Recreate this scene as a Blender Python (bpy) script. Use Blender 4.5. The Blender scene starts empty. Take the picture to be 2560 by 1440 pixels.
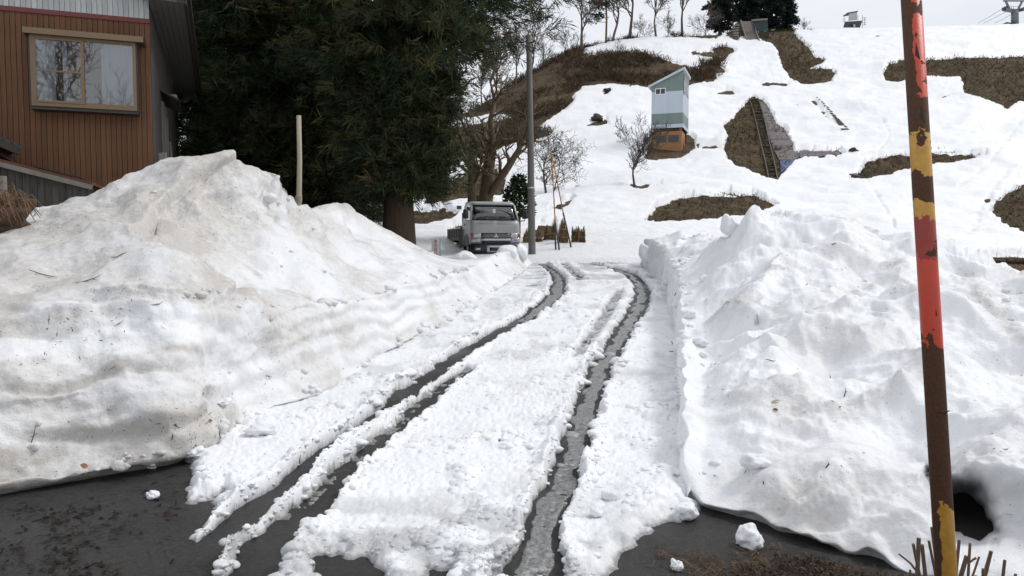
import bpy, math, random
import numpy as np
from mathutils import Vector, Matrix

# ------------------------------------------------------------------ camera
SC = bpy.context.scene
COL = SC.collection
F, CU, CV, CAMZ, TH = 1934.0, 1280.0, 720.0, 1.6, math.radians(3.2)
CT, ST = math.cos(TH), math.sin(TH)
cam = bpy.data.cameras.new('camera')
cam.sensor_width = 36.0
cam.lens = 36.0 * F / 2560.0
cam.clip_start = 0.05
cam.clip_end = 6000
camo = bpy.data.objects.new('camera', cam)
camo.location = (0, 0, CAMZ)
camo.rotation_euler = (math.radians(90 - 3.2), 0, 0)
COL.objects.link(camo)
SC.camera = camo

# ------------------------------------------------------------------ sky, sun, exposure
W = bpy.data.worlds.new('World')
SC.world = W
W.use_nodes = True
nt = W.node_tree
for n in list(nt.nodes):
    nt.nodes.remove(n)
SUN_EL, SUN_AZ = math.radians(48), math.radians(62)      # azimuth from +Y towards +X
out = nt.nodes.new('ShaderNodeOutputWorld')
bg = nt.nodes.new('ShaderNodeBackground')
sky = nt.nodes.new('ShaderNodeTexSky')
sky.sky_type = 'NISHITA'
sky.sun_disc = False
sky.sun_elevation = SUN_EL
sky.sun_rotation = SUN_AZ
tc = nt.nodes.new('ShaderNodeTexCoord')
mp = nt.nodes.new('ShaderNodeMapping')
mp.inputs['Scale'].default_value = (1.0, 1.0, 3.2)
cn = nt.nodes.new('ShaderNodeTexNoise')
cn.inputs['Scale'].default_value = 2.6
cn.inputs['Detail'].default_value = 6
cn.inputs['Roughness'].default_value = 0.55
cr = nt.nodes.new('ShaderNodeValToRGB')
cr.color_ramp.elements[0].position = 0.30
cr.color_ramp.elements[0].color = (7.1, 7.4, 8.1, 1)
cr.color_ramp.elements[1].position = 0.68
cr.color_ramp.elements[1].color = (8.6, 8.7, 8.9, 1)
mx = nt.nodes.new('ShaderNodeMix')
mx.data_type = 'RGBA'
mx.inputs['Factor'].default_value = 0.93
nt.links.new(tc.outputs['Generated'], mp.inputs['Vector'])
nt.links.new(mp.outputs['Vector'], cn.inputs['Vector'])
nt.links.new(cn.outputs['Fac'], cr.inputs['Fac'])
nt.links.new(sky.outputs['Color'], mx.inputs['A'])
nt.links.new(cr.outputs['Color'], mx.inputs['B'])
nt.links.new(mx.outputs['Result'], bg.inputs['Color'])
bg.inputs['Strength'].default_value = 0.094
nt.links.new(bg.outputs['Background'], out.inputs['Surface'])
sl = bpy.data.lights.new('sun', 'SUN')
sl.energy = 1.5
sl.angle = math.radians(14)
sl.color = (1.0, 0.97, 0.93)
so = bpy.data.objects.new('sun', sl)
sd = Vector((math.sin(SUN_AZ) * math.cos(SUN_EL), math.cos(SUN_AZ) * math.cos(SUN_EL), math.sin(SUN_EL)))
so.rotation_euler = (-sd).to_track_quat('-Z', 'Y').to_euler()
so.location = sd * 300
COL.objects.link(so)
SC.view_settings.view_transform = 'Standard'
SC.view_settings.look = 'None'
SC.view_settings.gamma = 1.0
SC.view_settings.exposure = 0.24
SC.render.resolution_x, SC.render.resolution_y = 1024, 576

# ------------------------------------------------------------------ projection helpers
def P(u, v, Y):
    """photo pixel (2560x1440) at world distance Y -> world point"""
    b = (CV - v) / F
    a = (u - CU) / F
    t = Y / (CT + b * ST)
    return Vector((a * t, Y, CAMZ + t * (-ST + b * CT)))

def pix(x, y, z):
    dz = z - CAMZ
    d = y * CT - dz * ST
    return CU + F * x / d, CV - F * (dz * CT + y * ST) / d

def sstep(a, b, x):
    t = np.clip((x - a) / (b - a), 0, 1)
    return t * t * (3 - 2 * t)

# ------------------------------------------------------------------ numpy noise
def _h(ix, iy, iz, s):
    with np.errstate(over='ignore'):
        h = (ix.astype(np.int64) * 374761393 + iy.astype(np.int64) * 668265263 + iz.astype(np.int64) * 2147483647 + s * 1274126177) & 0xffffffff
        h = ((h ^ (h >> 13)) * 1274126177) & 0xffffffff
        h = ((h ^ (h >> 16)) * 2246822519) & 0xffffffff
        h = h ^ (h >> 15)
    return (h & 0xffffff) / float(0xffffff)

def vnoise(x, y, z=None, s=0):
    x = np.asarray(x, float)
    y = np.asarray(y, float)
    fx, fy = np.floor(x), np.floor(y)
    ix, iy = fx.astype(np.int64), fy.astype(np.int64)
    tx, ty = x - fx, y - fy
    tx = tx * tx * tx * (tx * (tx * 6 - 15) + 10)
    ty = ty * ty * ty * (ty * (ty * 6 - 15) + 10)
    def pl(iz):
        a = _h(ix, iy, iz, s); b = _h(ix + 1, iy, iz, s); c = _h(ix, iy + 1, iz, s); d = _h(ix + 1, iy + 1, iz, s)
        return (a + (b - a) * tx) * (1 - ty) + (c + (d - c) * tx) * ty
    if z is None:
        return pl(np.zeros_like(ix)) * 2 - 1
    z = np.asarray(z, float)
    fz = np.floor(z)
    iz = fz.astype(np.int64)
    tz = z - fz
    tz = tz * tz * tz * (tz * (tz * 6 - 15) + 10)
    return (pl(iz) * (1 - tz) + pl(iz + 1) * tz) * 2 - 1

def fbm(x, y, z=None, o=4, s=0, g=0.5):
    r = 0; a = 1; n = 0
    for i in range(o):
        if z is None:
            r = r + a * vnoise(x, y, None, s + i)
            x, y = 1.62 * x + 1.18 * y + 3.1, -1.18 * x + 1.62 * y + 7.7
        else:
            r = r + a * vnoise(x, y, z, s + i)
            x, y, z = 1.62 * x + 1.18 * y + 3.1, -1.18 * x + 1.62 * y + 7.7, z * 2.03 + 1.3
        n += a
        a *= g
    return r / n * 1.5

def worley(x, y, s=0):
    ix, iy = np.floor(x).astype(np.int64), np.floor(y).astype(np.int64)
    z0 = np.zeros_like(ix)
    best = np.full(x.shape, 9.0)
    for dx in (-1, 0, 1):
        for dy in (-1, 0, 1):
            cx, cy = ix + dx, iy + dy
            px = cx + _h(cx, cy, z0, s)
            py = cy + _h(cx, cy, z0 + 1, s)
            best = np.minimum(best, (x - px) ** 2 + (y - py) ** 2)
    return np.sqrt(best)

# ------------------------------------------------------------------ object helpers
def link(o, parent=None):
    COL.objects.link(o)
    if parent is not None:
        o.parent = parent
    return o

def tag(o, label=None, cat=None, group=None, kind=None):
    if label: o['label'] = label
    if cat: o['category'] = cat
    if group: o['group'] = group
    if kind: o['kind'] = kind
    return o

def empty(name, loc=(0, 0, 0), rz=0.0):
    o = bpy.data.objects.new(name, None)
    o.location = loc
    o.rotation_euler = (0, 0, rz)
    o.empty_display_size = 0.2
    return link(o)

def np_mesh(name, V, Q, mat=None, smooth=True, attrs=None):
    """V (n,3), Q (m,k) constant face size"""
    V = np.asarray(V, np.float32)
    Q = np.asarray(Q, np.int32)
    m = bpy.data.meshes.new(name)
    m.vertices.add(len(V))
    m.vertices.foreach_set('co', V.ravel())
    k = Q.shape[1]
    m.loops.add(Q.size)
    m.loops.foreach_set('vertex_index', Q.ravel())
    m.polygons.add(len(Q))
    m.polygons.foreach_set('loop_start', np.arange(0, Q.size, k, dtype=np.int32))
    m.polygons.foreach_set('loop_total', np.full(len(Q), k, np.int32))
    if smooth:
        m.polygons.foreach_set('use_smooth', np.ones(len(Q), bool))
    m.update(calc_edges=True)
    if attrs:
        for an, av in attrs.items():
            at = m.attributes.new(an, 'FLOAT', 'POINT')
            at.data.foreach_set('value', np.asarray(av, np.float32).ravel())
    if mat: m.materials.append(mat)
    return m

def grid_quads(nr, nc):
    i = np.arange(nr * nc).reshape(nr, nc)
    return np.stack([i[:-1, :-1], i[:-1, 1:], i[1:, 1:], i[1:, :-1]], -1).reshape(-1, 4)

def grid_obj(name, X, Y, Z, mat, attrs=None, keep=None, parent=None):
    nr, nc = X.shape
    V = np.stack([X, Y, Z], -1).reshape(-1, 3)
    Q = grid_quads(nr, nc)
    if attrs: attrs = {k: np.asarray(v).reshape(-1) for k, v in attrs.items()}
    if keep is not None:
        kq = keep.reshape(-1)[Q].any(1)
        Q = Q[kq]
        used = np.unique(Q)
        rm = np.full(len(V), -1, np.int64)
        rm[used] = np.arange(len(used))
        V = V[used]
        Q = rm[Q]
        if attrs: attrs = {k: v[used] for k, v in attrs.items()}
    o = bpy.data.objects.new(name, np_mesh(name, V, Q, mat, True, attrs))
    return link(o, parent)

class MB:
    """collects simple solids; build() links them as one mesh object"""
    def __init__(s):
        s.v = []; s.f = []
    def add(s, vs, fs):
        n = len(s.v)
        s.v += [tuple(p) for p in vs]
        s.f += [tuple(i + n for i in f) for f in fs]
        return s
    def box(s, x0, x1, y0, y1, z0, z1, M=None):
        vs = [Vector((x, y, z)) for z in (z0, z1) for y in (y0, y1) for x in (x0, x1)]
        if M is not None: vs = [M @ p for p in vs]
        return s.add(vs, [(0, 2, 3, 1), (4, 5, 7, 6), (0, 1, 5, 4), (2, 6, 7, 3), (0, 4, 6, 2), (1, 3, 7, 5)])
    def beam(s, p0, p1, w, h=None, up=(0, 0, 1)):
        h = h or w
        p0, p1 = Vector(p0), Vector(p1)
        d = (p1 - p0).normalized()
        up = Vector(up)
        if abs(d.dot(up)) > 0.98: up = Vector((0, 1, 0))
        r = d.cross(up).normalized()
        q = r.cross(d).normalized()
        vs = []
        for p in (p0, p1):
            for a, b in ((-1, -1), (1, -1), (1, 1), (-1, 1)):
                vs.append(p + r * (a * w / 2) + q * (b * h / 2))
        return s.add(vs, [(0, 1, 2, 3), (7, 6, 5, 4), (0, 4, 5, 1), (1, 5, 6, 2), (2, 6, 7, 3), (3, 7, 4, 0)])
    def tube(s, pts, rad, n=8, cap=True):
        pts = [Vector(p) for p in pts]
        if not hasattr(rad, '__len__'): rad = [rad] * len(pts)
        vs = []; fs = []
        ref = Vector((0.31, 0.17, 0.94))
        for i, p in enumerate(pts):
            d = (pts[min(i + 1, len(pts) - 1)] - pts[max(i - 1, 0)]).normalized()
            if abs(d.dot(ref)) > 0.97: ref = Vector((0.9, 0.3, 0.1))
            a = d.cross(ref).normalized()
            b = d.cross(a)
            for k in range(n):
                t = 2 * math.pi * k / n
                vs.append(p + (a * math.cos(t) + b * math.sin(t)) * rad[i])
        for i in range(len(pts) - 1):
            for k in range(n):
                k2 = (k + 1) % n
                fs.append((i * n + k, i * n + k2, (i + 1) * n + k2, (i + 1) * n + k))
        if cap:
            fs.append(tuple(range(n - 1, -1, -1)))
            fs.append(tuple(range((len(pts) - 1) * n, len(pts) * n)))
        return s.add(vs, fs)
    def prism(s, poly, ext, axis='y', base=0.0):
        """poly: list of 2-D points; axis y: (x,z) extruded from y=base to y=base+ext; z: (x,y); x: (y,z)"""
        def mk(p, d):
            if axis == 'y': return (p[0], base + d, p[1])
            if axis == 'z': return (p[0], p[1], base + d)
            return (base + d, p[0], p[1])
        n = len(poly)
        vs = [mk(p, 0) for p in poly] + [mk(p, ext) for p in poly]
        fs = [tuple(range(n)), tuple(range(2 * n - 1, n - 1, -1))]
        for i in range(n):
            j = (i + 1) % n
            fs.append((i, i + n, j + n, j))
        return s.add(vs, fs)
    def blob(s, c, r, seed=0, sub=2, amp=0.25, sq=(1, 1, 1)):
        import bmesh
        bm = bmesh.new()
        bmesh.ops.create_icosphere(bm, subdivisions=sub, radius=1.0)
        A = np.array([p.co[:] for p in bm.verts])
        fs = [tuple(p.index for p in f.verts) for f in bm.faces]
        bm.free()
        k = 1 + amp * fbm(A[:, 0] * 1.4 + seed, A[:, 1] * 1.4, A[:, 2] * 1.4 + seed, 3, seed)
        A = A * k[:, None] * np.array(sq) * r + np.array(c)
        return s.add(A.tolist(), fs)
    def build(s, name, mat, parent=None, smooth=False, bevel=0.0, recalc=True):
        m = bpy.data.meshes.new(name)
        m.from_pydata(s.v, [], s.f)
        if recalc:
            import bmesh
            bm = bmesh.new()
            bm.from_mesh(m)
            bmesh.ops.recalc_face_normals(bm, faces=bm.faces)
            if bevel: bmesh.ops.bevel(bm, geom=list(bm.edges), offset=bevel, segments=1, affect='EDGES', clamp_overlap=True)
            bm.to_mesh(m)
            bm.free()
        if smooth:
            m.polygons.foreach_set('use_smooth', [True] * len(m.polygons))
        m.update()
        m.materials.append(mat)
        return link(bpy.data.objects.new(name, m), parent)

def copy_tree(o, parent=None):
    c = o.copy()
    COL.objects.link(c)
    if parent is not None: c.parent = parent
    for ch in list(o.children):
        copy_tree(ch, c)
    return c

# ------------------------------------------------------------------ materials
MATS = {}
class NT:
    def __init__(s, name):
        s.m = bpy.data.materials.new(name)
        s.m.use_nodes = True
        s.t = s.m.node_tree
        s.b = s.t.nodes['Principled BSDF']
    def n(s, typ, **kw):
        x = s.t.nodes.new(typ)
        for k, v in kw.items():
            if k in x.inputs: x.inputs[k].default_value = v
            else: setattr(x, k, v)
        return x
    def l(s, a, b): s.t.links.new(a, b)
    def coord(s, which='Object', scale=(1, 1, 1)):
        t = s.n('ShaderNodeTexCoord'); m = s.n('ShaderNodeMapping')
        m.inputs['Scale'].default_value = scale
        s.l(t.outputs[which], m.inputs['Vector'])
        return m.outputs['Vector']
    def noise(s, vec, scale, detail=4, rough=0.55, dist=0.0):
        x = s.n('ShaderNodeTexNoise')
        x.inputs['Scale'].default_value = scale; x.inputs['Detail'].default_value = detail
        x.inputs['Roughness'].default_value = rough; x.inputs['Distortion'].default_value = dist
        s.l(vec, x.inputs['Vector'])
        return x.outputs['Fac']
    def ramp(s, fac, stops):
        r = s.n('ShaderNodeValToRGB')
        e = r.color_ramp.elements
        while len(e) < len(stops): e.new(0.5)
        for q, (p, c) in zip(e, stops):
            q.position = p
            q.color = (c, c, c, 1) if not hasattr(c, '__len__') else tuple(c) + (1,)
        s.l(fac, r.inputs['Fac'])
        return r.outputs['Color']
    def mix(s, fac, a, b, typ='MIX'):
        x = s.n('ShaderNodeMix', data_type='RGBA', blend_type=typ)
        for k, q in (('Factor', fac), ('A', a), ('B', b)):
            if hasattr(q, 'node'): s.l(q, x.inputs[k])
            elif hasattr(q, '__len__'): x.inputs[k].default_value = tuple(q) + (1,)
            else: x.inputs[k].default_value = q
        return x.outputs['Result']
    def math(s, op, a, b=0.0):
        x = s.n('ShaderNodeMath', operation=op)
        for i, q in enumerate((a, b)):
            if hasattr(q, 'node'): s.l(q, x.inputs[i])
            else: x.inputs[i].default_value = q
        return x.outputs[0]
    def attr(s, name):
        return s.n('ShaderNodeAttribute', attribute_name=name).outputs['Fac']
    def bump(s, h, strength=0.4, dist=0.02, normal=None):
        x = s.n('ShaderNodeBump')
        x.inputs['Strength'].default_value = strength
        x.inputs['Distance'].default_value = dist
        s.l(h, x.inputs['Height'])
        if normal is not None: s.l(normal, x.inputs['Normal'])
        s.l(x.outputs['Normal'], s.b.inputs['Normal'])
        return x.outputs['Normal']
    def col(s, c):
        if hasattr(c, 'node'): s.l(c, s.b.inputs['Base Color'])
        else: s.b.inputs['Base Color'].default_value = tuple(c) + (1,)
    def rough(s, r):
        if hasattr(r, 'node'): s.l(r, s.b.inputs['Roughness'])
        else: s.b.inputs['Roughness'].default_value = r

def simple(name, c, rough=0.6, metal=0.0, var=0.25, scale=6.0, spec=0.5, bump=0.0, stretch=(1, 1, 1)):
    k = NT(name)
    v = k.coord('Object', stretch)
    nz = k.noise(v, scale, 5)
    k.col(k.mix(nz, tuple(x * (1 - var) for x in c), tuple(min(1, x * (1 + var)) for x in c)))
    k.rough(rough)
    k.b.inputs['Metallic'].default_value = metal
    k.b.inputs['Specular IOR Level'].default_value = spec
    if bump: k.bump(k.noise(v, scale * 3, 4), bump, 0.01)
    MATS[name] = k.m
    return k.m

def snow_mat(name, dirt_lo=0.45, dirt_hi=0.76, dirt_amt=1.05, speck=0.9, sc=1.0, bump=0.32):
    k = NT(name)
    v = k.coord('Object')
    white = k.mix(k.noise(v, 0.9 * sc, 3), (0.73, 0.75, 0.78), (0.84, 0.845, 0.85))
    # melt dirt: broad grey-brown stains, plus stains and painted ledge shade from the attribute
    big = k.noise(v, 0.75 * sc, 6, 0.62, 0.6)
    att = k.attr('dirt')
    f = k.math('ADD', k.ramp(big, [(dirt_lo, 0.0), (dirt_hi, 1.0)]), att)
    fine = k.ramp(k.noise(v, 16 * sc, 5, 0.7), [(0.30, 0.42), (0.72, 1.0)])
    f2 = k.math('MULTIPLY', k.math('MULTIPLY', f, fine), dirt_amt)
    f2 = k.math('MINIMUM', f2, 0.72)
    c = k.mix(f2, white, (0.40, 0.365, 0.32))
    # needles and soot specks
    sp = k.ramp(k.noise(v, 55 * sc, 3, 0.7), [(0.64, 0.0), (0.69, 1.0)])
    sparse = k.ramp(k.noise(v, 2.2 * sc, 4, 0.6), [(0.45, 0.0), (0.65, 1.0)])
    spf = k.math('MULTIPLY', k.math('MULTIPLY', sp, k.math('ADD', sparse, att)), speck)
    c = k.mix(k.math('MINIMUM', spf, 0.9), c, (0.10, 0.085, 0.07))
    k.col(c)
    k.rough(0.55)
    k.b.inputs['Specular IOR Level'].default_value = 0.25
    k.b.inputs['Subsurface Weight'].default_value = 0.0
    h = k.math('ADD', k.math('ADD', k.noise(v, 4.0 * sc, 6, 0.6), k.noise(v, 11 * sc, 5, 0.6)), k.math('MULTIPLY', k.noise(v, 45 * sc, 4, 0.65), 0.35))
    k.bump(h, bump, 0.05 / sc)
    MATS[name] = k.m
    return k.m

M_bank = snow_mat('bank_snow')
M_bank_pale = snow_mat('bank_snow_pale', 0.48, 0.80, 0.78, 0.9, 1.0, 0.28)
M_hill = snow_mat('hill_snow', 0.50, 0.80, 0.34, 0.2, 0.22, 0.30)

def slush_mat():
    k = NT('slush')
    v = k.coord('Object')
    wet = k.attr('wet')
    white = k.mix(k.noise(v, 2.0, 3), (0.78, 0.80, 0.83), (0.88, 0.885, 0.89))
    brown = k.ramp(k.noise(v, 1.6, 6, 0.65, 0.5), [(0.55, 0.0), (0.80, 1.0)])
    c = k.mix(k.math('MULTIPLY', brown, 0.35), white, (0.46, 0.42, 0.36))
    wc = k.mix(k.ramp(k.noise(v, 34, 5, 0.75), [(0.36, 0.0), (0.66, 1.0)]), (0.050, 0.050, 0.047), (0.235, 0.235, 0.225))
    c = k.mix(wet, c, wc)
    k.col(c)
    k.rough(k.ramp(wet, [(0.0, 0.5), (1.0, 0.16)]))
    k.b.inputs['Specular IOR Level'].default_value = 0.4
    h = k.math('ADD', k.noise(v, 38, 5, 0.65), k.noise(v, 95, 3, 0.6))
    k.bump(h, 0.35, 0.02)
    return k.m
M_slush = slush_mat()

def asphalt_mat():
    k = NT('wet_asphalt')
    v = k.coord('Object')
    c = k.mix(k.ramp(k.noise(v, 2.2, 6, 0.7), [(0.36, 0.0), (0.64, 1.0)]), (0.009, 0.009, 0.009), (0.030, 0.0285, 0.027))
    c = k.mix(k.ramp(k.noise(v, 26, 5, 0.75), [(0.42, 0.0), (0.70, 0.7)]), c, (0.048, 0.046, 0.043))
    agg = k.ramp(k.noise(v, 85, 2, 0.8), [(0.62, 0.0), (0.70, 1.0)])
    c = k.mix(k.math('MULTIPLY', agg, 0.4), c, (0.15, 0.145, 0.14))
    k.col(c)
    wetn = k.noise(v, 1.1, 4, 0.55)
    k.rough(k.ramp(wetn, [(0.38, 0.30), (0.64, 0.72)]))
    k.b.inputs['Specular IOR Level'].default_value = 0.25
    k.bump(k.noise(v, 60, 5, 0.75), 0.8, 0.012)
    return k.m
M_asph = asphalt_mat()

def earth_mat():
    k = NT('dead_grass_slope')
    v = k.coord('Object')
    st = k.coord('Object', (1.0, 0.35, 0.35))
    c = k.ramp(k.noise(v, 0.12, 6, 0.65), [(0.30, (0.052, 0.048, 0.023)), (0.46, (0.112, 0.080, 0.047)), (0.56, (0.072, 0.050, 0.031)), (0.72, (0.100, 0.090, 0.042))])
    g = k.ramp(k.noise(st, 2.2, 6, 0.75), [(0.28, 0.35), (0.72, 1.55)])
    c = k.mix(1.0, c, g, 'MULTIPLY')
    k.col(c)
    k.rough(0.95)
    k.b.inputs['Specular IOR Level'].default_value = 0.1
    k.bump(k.noise(st, 3.0, 6, 0.7), 0.9, 0.35)
    return k.m
M_earth = earth_mat()

# ------------------------------------------------------------------ road profile
def zr(Y):
    Y = np.asarray(Y, float)
    yy = np.array([-30, 4, 6.5, 9, 12, 15, 18, 21, 24, 27, 60])
    zz = np.array([0, 0, 0.015, 0.06, 0.17, 0.32, 0.51, 0.72, 0.92, 1.05, 1.10])
    d = 0.8
    return (np.interp(Y - d, yy, zz) + np.interp(Y, yy, zz) + np.interp(Y + d, yy, zz)) / 3
_Y = np.concatenate([np.linspace(1.5, 8, 800), np.linspace(8.01, 30, 800)])
_V = pix(0, _Y, zr(_Y))[1]
def Yroad(v):
    return np.interp(-np.asarray(v, float), -_V, _Y)
def G(u, v):
    """photo pixel on the road surface -> world point"""
    Y = float(Yroad(v))
    return P(u, v, Y)

# ------------------------------------------------------------------ hillside terrain (table of picture heights at distances)
HU = np.array([-900, 300, 700, 1000, 1200, 1300, 1400, 1500, 1700, 1870, 2000, 2200, 2400, 2600, 3400.])
HY = np.array([26.0, 30, 36, 45, 55, 70, 90, 110, 130, 150, 170, 190, 210, 240, 320, 900])
HV = np.array([
    [650, 640, 625, 610, 600, 580, 555, 535, 520, 510, 505, 505, 510, 520, 540, 580],
    [650, 640, 625, 605, 590, 565, 535, 510, 490, 480, 475, 475, 480, 500, 530, 580],
    [650, 635, 615, 590, 570, 540, 505, 475, 450, 435, 430, 432, 440, 460, 500, 580],
    [650, 625, 600, 572, 545, 505, 455, 412, 380, 362, 358, 365, 375, 400, 460, 570],
    [650, 622, 596, 556, 520, 470, 412, 352, 305, 278, 275, 290, 310, 345, 420, 560],
    [650, 620, 592, 548, 506, 450, 382, 312, 257, 218, 207, 215, 235, 280, 380, 560],
    [650, 618, 590, 545, 500, 440, 366, 287, 217, 155, 118, 112, 120, 160, 300, 560],
    [650, 616, 590, 540, 490, 430, 355, 281, 215, 152, 112, 96, 100, 135, 280, 560],
    [650, 618, 592, 550, 505, 447, 381, 302, 228, 172, 125, 92, 88, 110, 270, 560],
    [650, 625, 600, 555, 512, 458, 388, 312, 242, 203, 150, 104, 74, 90, 250, 560],
    [650, 635, 608, 560, 516, 462, 390, 315, 247, 205, 150, 106, 72, 78, 240, 560],
    [650, 648, 626, 574, 530, 466, 392, 314, 240, 188, 140, 98, 70, 74, 240, 560],
    [650, 665, 646, 588, 540, 470, 388, 304, 230, 178, 132, 92, 65, 70, 240, 560],
    [650, 690, 655, 592, 545, 470, 382, 300, 225, 172, 126, 88, 58, 62, 230, 560],
    [650, 690, 655, 592, 545, 470, 382, 300, 225, 172, 126, 88, 58, 62, 230, 560]], float)
_la = np.linspace((HU[0] - CU) / F, (HU[-1] - CU) / F, 420)
_ly = np.linspace(math.log(26.0), math.log(900), 420)
def _build_hill():
    r = np.empty((len(HU), len(_ly)))
    for i in range(len(HU)):
        r[i] = np.interp(_ly, np.log(HY), HV[i])
    v = np.empty((len(_la), len(_ly)))
    for j in range(len(_ly)):
        v[:, j] = np.interp(_la, (HU - CU) / F, r[:, j])
    for ax, n in ((0, 9), (1, 5)):
        for _ in range(3):
            k = np.ones(2 * n + 1) / (2 * n + 1)
            pad = [(n, n) if a == ax else (0, 0) for a in (0, 1)]
            q = np.pad(v, pad, mode='edge')
            v = np.apply_along_axis(lambda c: np.convolve(c, k, 'valid'), ax, q)
    Y = np.exp(_ly)[None, :]
    b = (CV - v) / F
    t = Y / (CT + b * ST)
    return CAMZ + t * (-ST + b * CT)
_HZ = _build_hill()
def hill_z(x, y, detail=True):
    """bare terrain height, for y >= 26"""
    x = np.asarray(x, float); y = np.asarray(y, float)
    a = np.clip(x / (y * 1.0), _la[0], _la[-1] - 1e-6)
    q = np.clip(np.log(np.maximum(y, 26.0)), _ly[0], _ly[-1] - 1e-6)
    i = (a - _la[0]) / (_la[1] - _la[0]); j = (q - _ly[0]) / (_ly[1] - _ly[0])
    i0 = np.floor(i).astype(int); j0 = np.floor(j).astype(int)
    i0 = np.clip(i0, 0, len(_la) - 2); j0 = np.clip(j0, 0, len(_ly) - 2)
    ti = i - i0; tj = j - j0
    z = (_HZ[i0, j0] * (1 - ti) + _HZ[i0 + 1, j0] * ti) * (1 - tj) + (_HZ[i0, j0 + 1] * (1 - ti) + _HZ[i0 + 1, j0 + 1] * ti) * tj
    if detail:
        w = sstep(30, 60, y) * (1 - sstep(160, 190, y) * 0.8)
        z = z + w * (0.55 * fbm(x / 13.0, y / 13.0, None, 3, 5) + 0.12 * fbm(x / 3.0, y / 3.0, None, 3, 9))
    return z
def hill_hits(uv):
    uv = np.asarray(uv, float)
    res = []
    Y = np.exp(np.linspace(math.log(26.5), math.log(250), 170))
    for c in range(0, len(uv), 400):
        q = uv[c:c + 400]
        b = (CV - q[:, 1:2]) / F; a = (q[:, 0:1] - CU) / F
        def dif(Yc, det):
            t = Yc / (CT + b * ST)
            return CAMZ + t * (-ST + b * CT) - hill_z(a * t, Yc, det), a * t
        YY = np.repeat(Y[None], len(q), 0)
        d, _ = dif(YY, False)
        neg = d < 0
        k = np.where(neg.any(1), neg.argmax(1), np.abs(d).argmin(1)).clip(1)
        y0, y1 = Y[k - 1][:, None], Y[k][:, None]
        for _ in range(9):
            ym = (y0 + y1) / 2
            dm, _x = dif(ym, True)
            y1 = np.where(dm < 0, ym, y1); y0 = np.where(dm < 0, y0, ym)
        dm, xm = dif(y1, True)
        res.append(np.concatenate([xm, y1, hill_z(xm, y1)], 1))
    return np.concatenate(res)
def hill_hit(u, v):
    """photo pixel -> first terrain point seen through it"""
    Y = np.exp(np.linspace(math.log(26.5), math.log(260), 900))
    b = (CV - v) / F; a = (u - CU) / F
    t = Y / (CT + b * ST)
    X = a * t; Z = CAMZ + t * (-ST + b * CT)
    d = Z - hill_z(X, Y)
    k = np.where(d < 0)[0]
    k = k[0] if len(k) else int(np.argmin(d))
    return Vector((X[k], Y[k], float(hill_z(X[k], Y[k]))))

# bare patches: outlines as seen in the photograph, laid on the terrain
BARE = [
 [(1500,96),(1457,117),(1460,133),(1500,138),(1553,126),(1600,131),(1660,147),(1700,160),(1733,167),(1747,172),(1750,153),(1783,152),(1780,143),(1727,137),(1730,128),(1783,130),(1787,118),(1827,117),(1838,128),(1820,143),(1800,160),(1817,182),(1790,182),(1793,203),(1727,210),(1617,217),(1523,208),(1457,217),(1433,240),(1437,250),(1397,283),(1340,323),(1373,328),(1377,337),(1337,353),(1260,368),(1180,398),(1100,425),(1000,450),(860,470),(860,300),(1050,322),(1131,318),(1200,306),(1282,294),(1240,282),(1140,300),(1000,300),(900,240),(1200,262),(1250,225),(1320,150),(1400,95),(1480,80),(1560,72),(1700,76),(1800,78),(1846,62),(1846,104),(1808,86),(1790,97),(1700,93),(1600,92)],
 [(1060,480),(1110,458),(1180,428),(1240,422),(1264,452),(1255,490),(1200,500),(1120,505),(1060,512)],
 [(1030,530),(1110,520),(1150,535),(1125,556),(1036,572)],
 [(1120,578),(1165,560),(1230,566),(1240,604),(1120,606)],
 [(1986,60),(2030,62),(1984,70),(1992,92),(2022,116),(2036,140),(2062,150),(2058,156),(2028,170),(2080,174),(2090,182),(2076,204),(2010,214),(1975,196),(1955,165),(1945,130),(1932,110),(1908,102),(1880,72),(1930,62)],
 [(2205,182),(2222,160),(2252,150),(2560,140),(2760,138),(2760,262),(2545,256),(2518,273),(2470,250),(2410,232),(2405,202),(2400,192),(2300,190),(2242,207),(2215,202)],
 [(1880,240),(1865,260),(1810,315),(1818,340),(1807,370),(1820,400),(1850,420),(1940,464),(1952,436),(1962,428),(1985,402),(2010,396),(2100,392),(2110,386),(2092,377),(2050,376),(1986,381),(1975,350),(1960,320),(1938,314),(1926,275),(1908,248)],
 [(2120,442),(2146,434),(2170,402),(2230,389),(2330,383),(2465,390),(2400,403),(2300,416),(2200,444),(2150,449)],
 [(1600,568),(1640,520),(1700,496),(1800,487),(1880,486),(1930,510),(1945,520),(1850,546),(1750,560),(1660,570)],
 [(2475,532),(2490,500),(2560,460),(2640,440),(2640,606),(2560,588),(2510,570)],
 [(2390,656),(2470,644),(2700,646),(2700,740),(2560,720),(2450,690)],
 [(1888,211),(1920,206),(1972,208),(1966,216),(1910,217)],
 [(1788,231),(1815,226),(1852,233),(1830,237),(1795,236)],
 [(1622,362),(1612,398),(1640,402),(1700,396),(1737,376),(1736,346),(1722,334),(1700,332),(1640,338)],
 [(1562,474),(1580,460),(1652,460),(1640,468),(1600,480)],
 [(1445,320),(1480,305),(1515,297),(1522,309),(1470,319)],
 [(1508,236),(1516,223),(1528,221),(1520,235)],
 [(1372,526),(1390,510),(1430,500),(1437,506),(1402,528)],
 [(1300,592),(1340,570),(1386,558),(1392,600),(1310,612)],
 [(2028,252),(2036,250),(2062,285),(2072,300),(2056,284)],
]
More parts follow.
